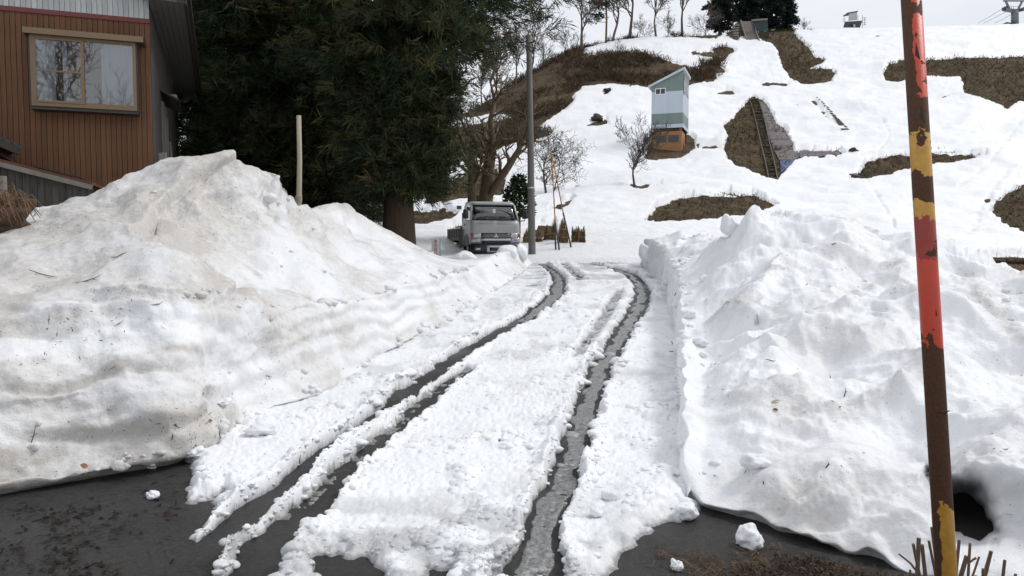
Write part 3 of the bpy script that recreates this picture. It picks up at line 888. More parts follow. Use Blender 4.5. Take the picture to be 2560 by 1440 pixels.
def right_bank():
    Yw = [4.70, 4.85, 5.2, 6.2, 7.5, 9, 11, 13, 16, 20, 24]
    ub = [1712, 1706, 1702, 1700, 1699, 1696, 1692, 1687, 1674, 1643, 1602]
    ut = [1716, 1712, 1708, 1706, 1706, 1704, 1702, 1698, 1692, 1672, 1618]
    zt = [0.06, 0.14, 0.28, 0.42, 0.52, 0.62, 0.80, 0.98, 1.24, 1.56, 1.66]
    cols = [
     (1760, [4.55, 4.75, 5.2, 6.2, 7.5, 9, 11, 13, 16, 20, 24.2], [0.0, .10, .25, .37, .48, .60, .86, 1.24, 1.50, 1.64, 1.66]),
     (1870, [4.35, 4.5, 5.0, 6.0, 7.2, 8.6, 10.4, 12.6, 15.5, 20, 24.4], [0.0, .12, .27, .46, .64, .85, 1.22, 1.92, 1.85, 1.72, 1.6]),
     (2000, [4.07, 4.2, 4.7, 5.4, 6.4, 7.6, 9, 11, 13, 17, 22], [0.0, .14, .27, .38, .58, .78, 1.02, 1.46, 2.02, 1.85, 1.5]),
     (2150, [3.86, 4.0, 4.5, 5.2, 6.2, 7.4, 8.8, 10.6, 12.4, 16, 21], [0.0, .17, .32, .42, .60, .80, 1.02, 1.42, 1.84, 1.6, 1.2]),
     (2300, [3.65, 3.8, 4.3, 5, 6, 7.2, 8.5, 10, 11.5, 15, 19], [0.0, .17, .29, .42, .60, .82, .99, 1.27, 1.58, 1.3, .9]),
     (2430, [3.45, 3.65, 4.15, 4.8, 5.7, 6.8, 8, 9.3, 10.5, 14, 18], [0.0, .19, .32, .45, .61, .80, .96, 1.15, 1.33, 1.0, .6]),
     (2560, [3.27, 3.5, 4.0, 4.6, 5.4, 6.4, 7.4, 8.5, 9.5, 13, 17], [0.0, .2, .34, .46, .62, .78, .93, 1.07, 1.18, .8, .4]),
     (3000, [2.6, 2.8, 3.3, 4, 4.8, 5.6, 6.5, 7.5, 8.5, 12, 16], [0.0, .2, .35, .5, .65, .8, .9, 1, 1.08, .7, .3]),
     (3900, [1.2, 1.4, 1.9, 2.5, 3.2, 4, 5, 6, 7, 10, 14], [0.0, .2, .35, .5, .65, .8, .9, 1, 1.08, .7, .3]),
    ]
    def pt(u, Y, dz):
        z = float(zr(Y)) + dz
        D_ = Y * CT - (z - CAMZ) * ST
        return [(u - CU) / F * D_, Y, z]
    rows = []
    for i in range(11):
        r = []
        b = pt(ub[i], Yw[i], 0.0)
        r.append([b[0] + 0.05, b[1], b[2] - 0.15])
        r.append([b[0], b[1], b[2] + 0.01])
        t = pt(ut[i], Yw[i], 0)
        hh = max(zt[i] - b[2], 0.03)
        r.append([b[0] * .6 + t[0] * .4, b[1], b[2] + hh * .93])
        r.append([b[0] * .4 + t[0] * .6 + 0.025, t[1] + 0.02, b[2] + hh + 0.02])
        for (u, Ys, zs) in cols:
            q = pt(u, Ys[i], 0)
            zz = zs[i] if i > 1 else float(zr(Ys[i])) + zs[i]
            if i == 0: zz = 0.06
            q = P(u, 0, Ys[i]); D_ = Ys[i] * CT - (zz - CAMZ) * ST
            r.append([(u - CU) / F * D_, Ys[i], zz])
        rows.append(r)
    under = [[p[0], p[1] + 0.30, -0.15] for p in rows[0]]
    und2 = [[p[0], p[1] + 0.10, 0.01] for p in rows[0]]
    far = [[p[0], p[1] + 1.2, 0.3] for p in rows[-1]]
    C = np.array([under, und2] + rows + [far])
    D = loft(C, [4, 6, 16, 36, 44, 40, 36, 36, 40, 30, 24, 16, 6], [4, 30, 6, 44, 60, 56, 56, 56, 50, 50, 50, 24])
    n = normals(D)
    n = np.where(n[..., 2:3] < 0, -n, n) if False else n
    x, y, z = D[..., 0], D[..., 1], D[..., 2]
    wallx = np.array([pt(ub[i], Yw[i], 0)[0] for i in range(11)])
    off = x - np.interp(y, Yw, wallx)
    inner = sstep(0.10, 0.60, off)
    lift = sstep(3.4, 5.0, y)
    rg = 1 - np.abs(fbm(x * 0.75 + 3, y * 0.62 + 2, None, 3, 107))
    cup = np.clip(worley(x * 1.05 + 0.5 * fbm(x, y, None, 2, 4), y * 0.8, 109), 0, 1)
    d = inner * (0.28 * (rg - 0.55) + 0.30 * (cup ** 1.5 - 0.28)) * lift * sstep(0.05, 0.5, z)
    d += inner * (0.10 * fbm(x * 1.5, y * 1.3, None, 4, 111) + 0.07 * (0.6 - np.abs(fbm(x * 2.2, y * 1.9, None, 3, 112))))
    d += (0.25 + 0.75 * inner) * (0.030 * fbm(x * 5, y * 4.5, z * 4, 4, 113) + 0.007 * fbm(x * 13, y * 12, None, 3, 114) + 0.012 * np.clip(fbm(x * 5.5 + 3, y * 5, None, 3, 116) - 0.2, 0, 1))
    wall = (1 - inner) * sstep(10, 14, y)
    dx = -wall * 0.11 * fbm(y * 3.6, z * 0.4, None, 3, 115)
    D[..., 2] += d
    D[..., 0] += dx - 0.03 * (1 - inner) * fbm(y * 4, z * 4, x, 3, 118)
    # small lumpy rim along the top of the wall
    rim = np.exp(-((off - 0.10) / 0.12) ** 2) * sstep(4.8, 5.6, y)
    D[..., 2] += rim * 0.06 * fbm(x * 3, y * 3.5, None, 3, 119)
    # the round front lobe and the dip on it
    u, v = pix(D[..., 0], D[..., 1], D[..., 2])
    D[..., 2] += 0.14 * np.exp(-(((u - 2110) / 150) ** 2 + ((v - 1200) / 70) ** 2)) * inner
    D[..., 2] -= 0.10 * np.exp(-(((u - 2070) / 75) ** 2 + ((v - 1290) / 28) ** 2))
    # hollow melted out beside the pole
    ray = np.stack([D[..., 0], D[..., 1], D[..., 2] - CAMZ], -1)
    ray /= np.linalg.norm(ray, axis=-1, keepdims=True)
    g1 = np.exp(-(((u - 2500) / 130) ** 4 + ((v - 1350) / 150) ** 4))
    nw = 14 * fbm(u / 40, v / 40, None, 3, 4)
    g2 = np.exp(-((np.abs(u + nw - 2406 - (v - 1260) * 0.30) / 62) ** 4 + (np.abs(v + nw - 1270) / 78) ** 4))
    g1 = g1 * sstep(0.10, 0.32, D[..., 2]); g2 = g2 * sstep(0.05, 0.2, D[..., 2])
    D = D + ray * (0.42 * g1 + 0.95 * g2)[..., None]
    for (uu, vv, r, dep) in [(2185, 790, 26, .16), (2005, 610, 16, .12), (1900, 640, 14, .10), (1895, 805, 9, .08)]:
        gg = np.exp(-(np.abs((u - uu + .3 * (v - vv)) / r) ** 2.2 + np.abs((v - vv) / (r * .75)) ** 2.2))
        D = D + ray * (0.9 * dep * gg)[..., None]
    dirt = inner * np.clip(0.55 * rg * sstep(0.55, 0.95, rg) * sstep(-0.1, 0.5, fbm(x * 0.9, y * 0.9, None, 3, 131)) + 0.35 * sstep(0.35, 0.1, z) * sstep(-0.1, .4, fbm(x * 2, y * 2, None, 3, 133)), 0, 1)
    trail = np.exp(-(line_d(u, v, [(2420, 690), (2470, 760), (2560, 850), (2700, 950)]) / 22) ** 2)
    dirt = np.maximum(dirt, 0.8 * trail)
    o = grid_obj('snow_bank', D[..., 0], D[..., 1], D[..., 2], M_bank_pale, {'dirt': np.clip(dirt, 0, 1)})
    tag(o, 'wide lumpy snow bank with melted hollows behind the rusty striped pole', 'snow bank')
    return D, dirt
BANKS.append(right_bank())

# crumbled clods on the banks, thickest along the cut rims and at the foot
def bank_clods(D, dirt, rim, n, seed, lab):
    r = np.random.default_rng(seed)
    x, y, z = D[..., 0], D[..., 1], D[..., 2]
    ar = np.linalg.norm(np.cross(np.gradient(D, axis=0), np.gradient(D, axis=1)), axis=-1)
    w = ar * (0.004 + rim) * np.clip(0.2 + 1.6 * fbm(x * 1.4, y * 1.4, z * 1.4, 4, seed), 0.02, 2) * (y < 22) / np.maximum(y, 4) ** .5
    w[:10] = 0; w[-12:] = 0
    w = w.ravel() / w.sum()
    k = r.choice(w.size, n, p=w)
    P0 = D.reshape(-1, 3)[k]; dd = np.clip(dirt, 0, 1).ravel()[k]
    rad = (r.gamma(2.0, .011, n).clip(.008, .075)) * np.clip(P0[:, 1] / 8, .8, 1.6)
    A, Fc = ico(2)
    Vs = []; Fs = []; Ds = []; off = 0
    for q in range(6):
        m = np.arange(n) % 6 == q
        B = A * (1 + 0.5 * fbm(A[:, 0] * 1.3 + q * 5, A[:, 1] * 1.3, A[:, 2] * 1.3 + q, 3, q + 40))[:, None] * np.array([1.1, 1, .75])
        th = r.uniform(0, 6.28, m.sum()); c, s_ = np.cos(th), np.sin(th)
        V = np.stack([B[None, :, 0] * c[:, None] - B[None, :, 1] * s_[:, None], B[None, :, 0] * s_[:, None] + B[None, :, 1] * c[:, None], np.repeat(B[None, :, 2], m.sum(), 0)], -1) * rad[m][:, None, None] + P0[m][:, None]
        Vs.append(V.reshape(-1, 3)); Fs.append((Fc[None] + (np.arange(m.sum()) * len(A))[:, None, None] + off).reshape(-1, 3)); off += m.sum() * len(A)
        Ds.append(np.repeat(dd[m] * .6, len(A)))
    o = link(bpy.data.objects.new('snow_crumbs', np_mesh('snow_crumbs', np.concatenate(Vs), np.concatenate(Fs), M_bank, True, {'dirt': np.concatenate(Ds)})))
    tag(o, lab, 'snow', None, 'stuff')
_D, _d = BANKS[0]
_ri = np.arange(_D.shape[0])[:, None] * np.ones(_D.shape[1])[None]
bank_clods(_D, _d, 0.9 * np.exp(-((_ri - 94) / 5) ** 2) * sstep(-2.9, -2.2, _D[..., 0]) + 0.5 * np.exp(-((_ri - 14) / 6) ** 2) * sstep(-3.2, -2.4, _D[..., 0]) + 0.0, 330, 5, 'small snow crumbs along the cut edge and foot of the left bank')
_D, _d = BANKS[1]
_u, _v = pix(_D[..., 0], _D[..., 1], _D[..., 2])
bank_clods(_D, _d, 0.9 * np.exp(-((_u - 1712) / 16) ** 2) + 0.5 * np.exp(-((_u - 1760) / 50) ** 2) * (_D[..., 1] < 8) + 0.02, 420, 8, 'small snow crumbs along the rim and face of the right bank')

# ================================================================== objects: materials
M_wood_dark = simple('weathered_dark_wood', (0.055, 0.048, 0.040), 0.85, 0, 0.45, 5, 0.2, 0.3, (1, 1, 0.15))
M_wood_grey = simple('grey_wood', (0.20, 0.185, 0.16), 0.85, 0, 0.35, 7, 0.2, 0.3, (1, 1, 0.12))
M_post = simple('bleached_post', (0.42, 0.36, 0.28), 0.85, 0, 0.3, 9, 0.2, 0.3, (1, 1, 0.12))
M_pole = simple('grey_pole', (0.155, 0.15, 0.138), 0.8, 0, 0.3, 9, 0.2, 0.2, (1, 1, 0.12))
def board_mat(name, a, b, c):
    k = NT(name)
    v = k.coord('Object', (1, 1, 0.10))
    ob = k.n('ShaderNodeObjectInfo').outputs['Random']
    n1 = k.noise(v, 22, 6, 0.7)
    base = k.ramp(n1, [(0.28, a), (0.52, b), (0.78, c)])
    tint = k.ramp(ob, [(0.0, 0.85), (1.0, 1.12)])
    k.col(k.mix(1.0, base, tint, 'MULTIPLY'))
    k.rough(0.62)
    k.b.inputs['Specular IOR Level'].default_value = 0.3
    k.bump(n1, 0.25, 0.004)
    return k.m
M_siding = board_mat('brown_siding', (0.094, 0.045, 0.022), (0.155, 0.072, 0.034), (0.198, 0.097, 0.048))
M_siding_w = board_mat('white_siding', (0.36, 0.37, 0.36), (0.50, 0.51, 0.50), (0.58, 0.59, 0.58))
M_oldboard = board_mat('old_grey_boards', (0.030, 0.027, 0.024), (0.068, 0.063, 0.057), (0.11, 0.10, 0.095))
M_tan = simple('tan_frame', (0.20, 0.135, 0.072), 0.45, 0, 0.08)
M_brown_metal = simple('dark_brown_metal', (0.040, 0.030, 0.026), 0.45, 0, 0.2)
M_red_trim = simple('red_trim', (0.16, 0.030, 0.030), 0.5, 0, 0.2)
M_soffit = simple('soffit_board', (0.10, 0.092, 0.085), 0.8, 0, 0.3, 8)
M_blue = simple('blue_roof', (0.035, 0.16, 0.30), 0.45, 0, 0.2)
M_curtain = simple('curtain', (0.66, 0.68, 0.74), 0.9, 0, 0.15, 12, 0.1, 0, (1, 1, 0.1))
M_black = simple('black_plastic', (0.014, 0.014, 0.016), 0.45, 0, 0.2)
M_tile = simple('roof_tile', (0.030, 0.032, 0.034), 0.5, 0, 0.3)
M_rusty = simple('rusty_sheet', (0.13, 0.045, 0.022), 0.75, 0, 0.4, 10)
def glass_mat(name, tint=(0.80, 0.83, 0.84), alpha=0.75):
    k = NT(name)
    tr = k.n('ShaderNodeBsdfTransparent'); tr.inputs['Color'].default_value = tuple(tint) + (1,)
    gl = k.n('ShaderNodeBsdfGlossy'); gl.inputs['Roughness'].default_value = 0.02
    fr = k.n('ShaderNodeFresnel'); fr.inputs['IOR'].default_value = 1.5
    mxs = k.n('ShaderNodeMixShader')
    k.l(k.math('MINIMUM', k.math('ADD', k.math('MULTIPLY', fr.outputs[0], 1.3), 0.10), 1.0), mxs.inputs[0])
    k.l(tr.outputs[0], mxs.inputs[1]); k.l(gl.outputs[0], mxs.inputs[2])
    o = k.t.nodes['Material Output']
    k.l(mxs.outputs[0], o.inputs['Surface'])
    return k.m
M_glass = glass_mat('window_glass')
M_wind = glass_mat('windscreen_glass', (0.62, 0.70, 0.68))

# ================================================================== brown house
def house():
    ax = Vector((0.9356, 0.3530, 0))
    rz = math.atan2(ax.y, ax.x)
    corner = P(388, 612, 16.0)
    R = empty('house', (corner.x, corner.y, -0.3), rz)
    tag(R, 'brown board-clad house with white gable, bay window and blue metal roof edge', 'house')
    # local frame: +x along the front wall to the right (corner at x=0, wall at x<0), +y away, z from ground
    Z = lambda z: z + 0.3
    LEN, WID = 10.6, 8.4
    core = MB().box(-WID, -0.03, 0.03, LEN, 0, Z(6.42))
    core.prism([(-WID, Z(6.42)), (-0.03, Z(6.42)), (-WID / 2, Z(6.42) + 2.7)], LEN - 0.03, 'y', 0.03)
    core.build('wall_core', M_wood_dark, R)
    # front siding boards (one mesh shared)
    bw = 0.094
    def board_mesh(name, z0, z1, w, mat, t=0.022):
        o = MB().box(0.003, w - 0.003, -t, 0.03, z0, z1).build(name, mat, None, False, 0.004)
        m = o.data
        bpy.data.objects.remove(o)
        return m
    mb = board_mesh('siding_board', 0, Z(6.08), bw, M_siding)
    n = 62
    for i in range(n):
        o = link(bpy.data.objects.new('siding_board', mb), R)
        o.location = (-(i + 1) * bw, random.uniform(-0.004, 0.003), 0)
    mw = board_mesh('gable_board', Z(6.16), Z(6.70), bw, M_siding_w)
    for i in range(n):
        o = link(bpy.data.objects.new('gable_board', mw), R)
        x = -(i + 1) * bw
        o.location = (x, random.uniform(-0.004, 0.003) - 0.02, 0)
    MB().box(-WID, 0.015, -0.055, 0.0, Z(6.075), Z(6.165)).build('trim_rail', M_red_trim, R)
    MB().box(-WID, 0.0, -0.010, 0.05, Z(6.70), Z(7.1)).build('gable_panel', M_siding_w, R)
    # right side wall: old grey boards
    ms = MB().box(-0.03, 0.018, 0.004, 0.176, 0, Z(6.42)).build('side_board', M_oldboard, None, False, 0.004)
    msd = ms.data; bpy.data.objects.remove(ms)
    for i in range(int(LEN / 0.18)):
        o = link(bpy.data.objects.new('side_board', msd), R)
        o.location = (random.uniform(-0.004, 0.006), 0.03 + i * 0.18, 0)
    # roof: two slopes, eave overhang to the right, soffit, blue edge
    roof = MB()
    e0 = (0.72, Z(6.50)); rg = (-WID / 2, Z(6.50) + 2.95); e1 = (-WID - 0.72, Z(6.50))
    roof.prism([e0, rg, e1, (e1[0], e1[1] + 0.12), (rg[0], rg[1] + 0.14), (e0[0], e0[1] + 0.12)], LEN + 1.3, 'y', -0.75)
    roof.build('roof', M_blue, R)
    sf = MB()
    for i in range(6):
        x0 = 0.03 + i * 0.112
        z0 = Z(6.47) + (0.66 - x0) * 0.0
        sf.box(x0, x0 + 0.108, -0.72, LEN + 0.5, Z(6.36) + (0.7 - x0) * 0.05, Z(6.40) + (0.7 - x0) * 0.05)
    sf.build('soffit', M_soffit, R)
    MB().box(0.705, 0.735, -0.74, LEN + 0.52, Z(6.335), Z(6.49)).build('fascia', M_brown_metal, R)
    MB().box(0.742, 0.80, -0.76, LEN + 0.54, Z(6.45), Z(6.60)).build('gutter', M_brown_metal, R)
    MB().box(0.03, 0.70, LEN + 0.501, LEN + 0.53, Z(6.30), Z(6.49)).build('end_fascia', M_soffit, R)
    v = MB()
    v.beam((0.70, -0.70, Z(6.44)), (-WID / 2, -0.70, Z(6.44) + 2.80), 0.06, 0.22)
    v.beam((-0.10, -0.70, Z(6.62)), (-0.10, 0.0, Z(6.62)), 0.12, 0.14)
    v.build('verge_board', M_wood_dark, R)
    # bay window
    x0, x1, zb, zt, pr = -2.06, -0.24, Z(4.26), Z(5.60), 0.34
    wb = empty('bay_window')
    wb.parent = R
    MB().box(x0 - 0.02, x1 + 0.02, -pr + 0.02, 0.0, zb - 0.06, zb).build('window_base', M_brown_metal, wb)
    MB().box(x0 - 0.10, x1 + 0.16, -pr - 0.12, 0.0, zt + 0.002, zt + 0.09).build('window_canopy', M_brown_metal, wb)
    MB().box(x0 - 0.09, x1 + 0.15, -pr - 0.140, -pr - 0.121, zt - 0.01, zt + 0.10).build('canopy_fascia', M_tan, wb)
    fr = MB()
    t = 0.06
    fr.box(x0, x0 + t, -pr - 0.02, -pr + 0.05, zb, zt); fr.box(x1 - t, x1, -pr - 0.02, -pr + 0.05, zb, zt)
    fr.box(x0 + t, x1 - t, -pr - 0.02, -pr + 0.05, zt - t, zt); fr.box(x0 + t, x1 - t, -pr - 0.02, -pr + 0.05, zb, zb + 0.10)
    fr.build('window_frame', M_tan, wb)
    xm = (x0 + x1) / 2 - 0.02
    sa = MB()
    sa.box(xm - 0.035, xm + 0.02, -pr - 0.035, -pr - 0.021, zb + 0.07, zt - 0.05)
    sa.box(x0 + t, x0 + t + 0.03, -pr - 0.035, -pr - 0.021, zb + 0.07, zt - 0.05)
    sa.box(x0 + t + 0.03, xm - 0.035, -pr - 0.035, -pr - 0.021, zb + 0.07, zb + 0.11)
    sa.box(x0 + t + 0.03, xm - 0.035, -pr - 0.035, -pr - 0.021, zt - 0.085, zt - 0.05)
    sa.box(x0 + t + 0.03, xm - 0.035, -pr - 0.033, -pr - 0.022, zb + 0.655, zb + 0.685)
    sa.build('window_sash', M_tan, wb)
    MB().box(x0 + t + .03, xm - .035, -pr - 0.012, -pr - 0.006, zb + 0.10, zt - t).build('pane', M_glass, wb)
    MB().box(xm + .02, x1 - t, -pr + 0.005, -pr + 0.011, zb + 0.10, zt - t).build('pane', M_glass, wb)
    for s, xs in ((-1, x0), (1, x1)):
        jm = MB()
        a, b = (xs - 0.03, xs + 0.0) if s < 0 else (xs, xs + 0.03)
        jm.box(a, b, -pr + 0.0, -pr + 0.06, zb, zt); jm.box(a, b, -0.06, 0.0, zb, zt)
        jm.box(a, b, -pr + 0.06, -0.06, zb, zb + 0.08); jm.box(a, b, -pr + 0.06, -0.06, zt - 0.08, zt)
        jm.build('side_frame', M_brown_metal, wb)
        MB().box(xs - 0.006, xs + 0.006, -pr + 0.06, -0.06, zb + 0.08, zt - 0.08).build('pane', M_glass, wb)
    # black sheet standing in for room darkness behind the panes and pleated curtains drawn aside
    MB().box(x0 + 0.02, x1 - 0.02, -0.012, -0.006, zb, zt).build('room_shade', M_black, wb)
    def curtain(xa, xb, y):
        c = MB()
        nn = max(6, int((xb - xa) * 40))
        vs = []
        for i in range(nn + 1):
            x = xa + (xb - xa) * i / nn
            yy_ = y + 0.022 * math.sin(i * 1.7) + 0.008 * math.sin(i * 0.6)
            vs += [(x, yy_, zb + 0.02), (x, yy_, zt - 0.05)]
        c.add(vs, [(2 * i, 2 * i + 2, 2 * i + 3, 2 * i + 1) for i in range(nn)])
        c.build('curtain', M_curtain, wb, True, recalc=False)
    curtain(x0 + 0.05, x0 + 0.40, -0.22); curtain(xm + 0.30, x1 - 0.05, -0.22); curtain(x0 + 0.52, x0 + 0.60, -0.20)
    # side wall window with sloping hood, drain pipe, meter box, leaning boards
    sw = MB()
    sw.box(0.02, 0.07, 2.6, 4.4, Z(3.5), Z(3.58)); sw.box(0.02, 0.07, 2.6, 4.4, Z(4.9), Z(4.98)); sw.box(0.02, 0.07, 2.6, 2.68, Z(3.58), Z(4.9)); sw.box(0.02, 0.07, 4.32, 4.4, Z(3.58), Z(4.9)); sw.box(0.02, 0.07, 3.46, 3.54, Z(3.58), Z(4.9))
    w2 = sw.build('side_window', M_wood_grey, R)
    MB().box(0.022, 0.045, 2.68, 4.32, Z(3.58), Z(4.9)).build('pane', M_glass, w2)
    MB().add([(0.02, 2.4, Z(5.22)), (0.42, 2.4, Z(5.02)), (0.42, 4.6, Z(5.02)), (0.02, 4.6, Z(5.22)), (0.02, 2.4, Z(5.18)), (0.42, 2.4, Z(4.98)), (0.42, 4.6, Z(4.98)), (0.02, 4.6, Z(5.18))], [(0, 1, 2, 3), (7, 6, 5, 4), (0, 4, 5, 1), (1, 5, 6, 2), (2, 6, 7, 3), (3, 7, 4, 0)]).build('window_hood', M_brown_metal, R)
    MB().tube([(0.08, 5.0, 0.5), (0.08, 5.0, Z(3.9)), (0.06, 4.8, Z(4.3))], 0.045, 8).build('drain_pipe', M_wood_grey, R, True)
    MB().box(0.02, 0.20, 6.4, 6.75, Z(5.55), Z(5.82)).build('meter_box', M_siding_w, R)
    MB().tube([(0.10, 10.2, 0.2), (0.10, 10.2, Z(4.4))], 0.03, 6).build('conduit', M_wood_grey, R)
    return R
house()

def lean_plank(u, v0, v1, Y, w, label):
    a, b = P(u, v0, Y), P(u - 8, v1, Y)
    o = MB().beam((0, 0, 0), b - a, w, 0.04).build('plank', M_wood_grey)
    o.location = a
    tag(o, label, 'plank')
lean_plank(414, 470, 382, 15.4, 0.14, 'weathered plank leaning on the house corner above the snow bank')

def shed():
    # low lean-to in front of the house
    a, b = P(-260, 345, 12.6), P(232, 469, 13.6)
    R = empty('shed', (a.x, a.y, 0))
    tag(R, 'low grey board shed with sloping white-edged roof below the bay window', 'shed')
    L = lambda p: Vector(p) - Vector((a.x, a.y, 0))
    d = (b - a); dn = Vector((d.x, d.y, 0)).normalized()
    nrm = Vector((-dn.y, dn.x, 0))
    up = Vector((0, 0, 1))
    rf = MB()
    pts = [L(a), L(b), L(b) + nrm * 2.2 + up * 0.02, L(a) + nrm * 2.2 + up * 0.02]
    rf.add([p + up * 0.05 for p in pts] + [p + up * 0.09 for p in pts], [(0, 1, 2, 3), (7, 6, 5, 4), (0, 4, 5, 1), (1, 5, 6, 2), (2, 6, 7, 3), (3, 7, 4, 0)])
    rf.build('roof', M_rusty, R)
    MB().beam(L(a) - nrm * 0.03, L(b) - nrm * 0.03, 0.04, 0.085).build('roof_edge', M_wood_grey, R)
    n = 26
    for i in range(n):
        t0, t1 = i / n, (i + 0.94) / n
        p, q = L(a + d * t0) + nrm * 0.12, L(a + d * t1) + nrm * 0.12
        zt0, zt1 = p.z - 0.02, q.z - 0.02
        m = MB()
        w = nrm * 0.025
        m.add([(p.x, p.y, 0.2), (q.x, q.y, 0.2), (q.x, q.y, zt1), (p.x, p.y, zt0), (p.x + w.x, p.y + w.y, 0.2), (q.x + w.x, q.y + w.y, 0.2), (q.x + w.x, q.y + w.y, zt1), (p.x + w.x, p.y + w.y, zt0)], [(0, 1, 2, 3), (7, 6, 5, 4), (0, 4, 5, 1), (1, 5, 6, 2), (2, 6, 7, 3), (3, 7, 4, 0)])
        m.build('wall_board', M_oldboard, R)
    # black roof felt piece
    c0, c1 = L(a + d * 0.66), L(a + d * 0.92)
    MB().beam(c0 + nrm * 0.5 + up * 0.13, c1 + nrm * 0.5 + up * 0.12, 0.5, 0.03).build('roofing_felt', M_black, R)
    p = P(6, 440, 12.9)
    MB().beam(L(p) - up * 1.2, L(p), 0.09, 0.09).build('corner_post', M_wood_grey, R)
shed()

def porch_roof():
    a, b = P(-160, 275, 13.4), P(50, 372, 14.2)
    R = empty('porch_roof', (a.x, a.y, 0))
    tag(R, 'small dark tiled porch roof jutting out on the brown siding', 'roof')
    L = lambda p: Vector(p) - Vector((a.x, a.y, 0))
    d = b - a
    dn = Vector((d.x, d.y, 0)).normalized()
    nrm = Vector((-dn.y, dn.x, 0))
    sl_ = MB()
    for k in range(9):
        p = L(a + d * (k / 9)); q = L(a + d * ((k + 1.15) / 9))
        sl_ = MB()
        up = Vector((0, 0, 0.03 + 0.0 * k))
        pts = [p, q, q + nrm * 1.6, p + nrm * 1.6]
        sl_.add([r + up * 0 for r in pts] + [r + Vector((0, 0, 0.05)) + (up if i in (0, 3) else Vector((0, 0, 0.0))) for i, r in enumerate(pts)], [(0, 1, 2, 3), (7, 6, 5, 4), (0, 4, 5, 1), (1, 5, 6, 2), (2, 6, 7, 3), (3, 7, 4, 0)])
        sl_.build('roof_tile', M_tile, R)
    MB().beam(L(a) - Vector((0, 0, 0.10)), L(b) - Vector((0, 0, 0.06)), 0.12, 0.12).build('rafter', M_wood_dark, R)
    MB().beam(L(a) - Vector((0, 0, 0.2)) + nrm, L(b) - Vector((0.2, 0, 0.2)) + nrm, 1.6, 0.04).build('soffit', M_wood_dark, R)
porch_roof()

# ================================================================== trees
rng = np.random.default_rng(7)
def foliage_mat(name, a, b):
    k = NT(name)
    t = k.attr('tint')
    k.col(k.mix(t, a, b))
    k.rough(0.75)
    k.b.inputs['Specular IOR Level'].default_value = 0.15
    return k.m
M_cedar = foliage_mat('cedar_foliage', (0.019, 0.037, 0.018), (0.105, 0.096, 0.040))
M_cedar_far = foliage_mat('far_cedar_foliage', (0.012, 0.021, 0.018), (0.028, 0.036, 0.026))
M_pine = foliage_mat('pine_foliage', (0.014, 0.030, 0.014), (0.040, 0.060, 0.028))
M_shrub = foliage_mat('broadleaf_foliage', (0.022, 0.045, 0.016), (0.060, 0.085, 0.035))
def bark_mat(name, a, b, sc=12):
    k = NT(name)
    v = k.coord('Object', (1, 1, 0.14))
    n1 = k.noise(v, sc, 6, 0.7)
    k.col(k.mix(n1, a, b))
    k.rough(0.9)
    k.b.inputs['Specular IOR Level'].default_value = 0.15
    k.bump(n1, 0.9, 0.05)
    return k.m
M_cbark = bark_mat('cedar_bark', (0.034, 0.023, 0.017), (0.105, 0.074, 0.054))
M_bark = bark_mat('old_bark', (0.075, 0.058, 0.038), (0.20, 0.155, 0.10))
M_twig = bark_mat('grey_twigs', (0.060, 0.050, 0.042), (0.13, 0.11, 0.09))
M_twig_far = bark_mat('far_twigs', (0.085, 0.072, 0.062), (0.15, 0.125, 0.105))

def sprays(pos, dirs, size, n_sh=7, seed=0, tint=None, droop=0.25, width=0.11):
    """fans of thin shoots; returns V, F, tint"""
    r = np.random.default_rng(seed)
    N = len(pos)
    d = dirs / (np.linalg.norm(dirs, axis=1, keepdims=True) + 1e-9)
    V = np.empty((N, n_sh, 4, 3)); T = np.empty((N, n_sh, 4))
    for k in range(n_sh):
        q = d + r.normal(0, 0.55, (N, 3)) * np.array([1, 1, 0.8])
        q /= np.linalg.norm(q, axis=1, keepdims=True)
        L = size * r.uniform(0.55, 1.15, N)
        side = np.cross(q, r.normal(0, 1, (N, 3)))
        side /= np.linalg.norm(side, axis=1, keepdims=True) + 1e-9
        w = (L * width)[:, None] * side
        b = pos + r.normal(0, 0.12, (N, 3)) * size[:, None]
        mid = b + q * (L * 0.5)[:, None]
        tip = b + q * L[:, None] - np.array([0, 0, 1]) * (L * droop * r.uniform(-0.6, 1, N))[:, None]
        V[:, k, 0] = b; V[:, k, 1] = mid + w; V[:, k, 2] = tip; V[:, k, 3] = mid - w
        T[:, k, :] = (tint + r.uniform(-0.18, 0.18, N))[:, None]
    n = N * n_sh
    Q = np.arange(n * 4).reshape(n, 4)
    return V.reshape(-1, 3), Q, np.clip(T.reshape(-1), 0, 1)

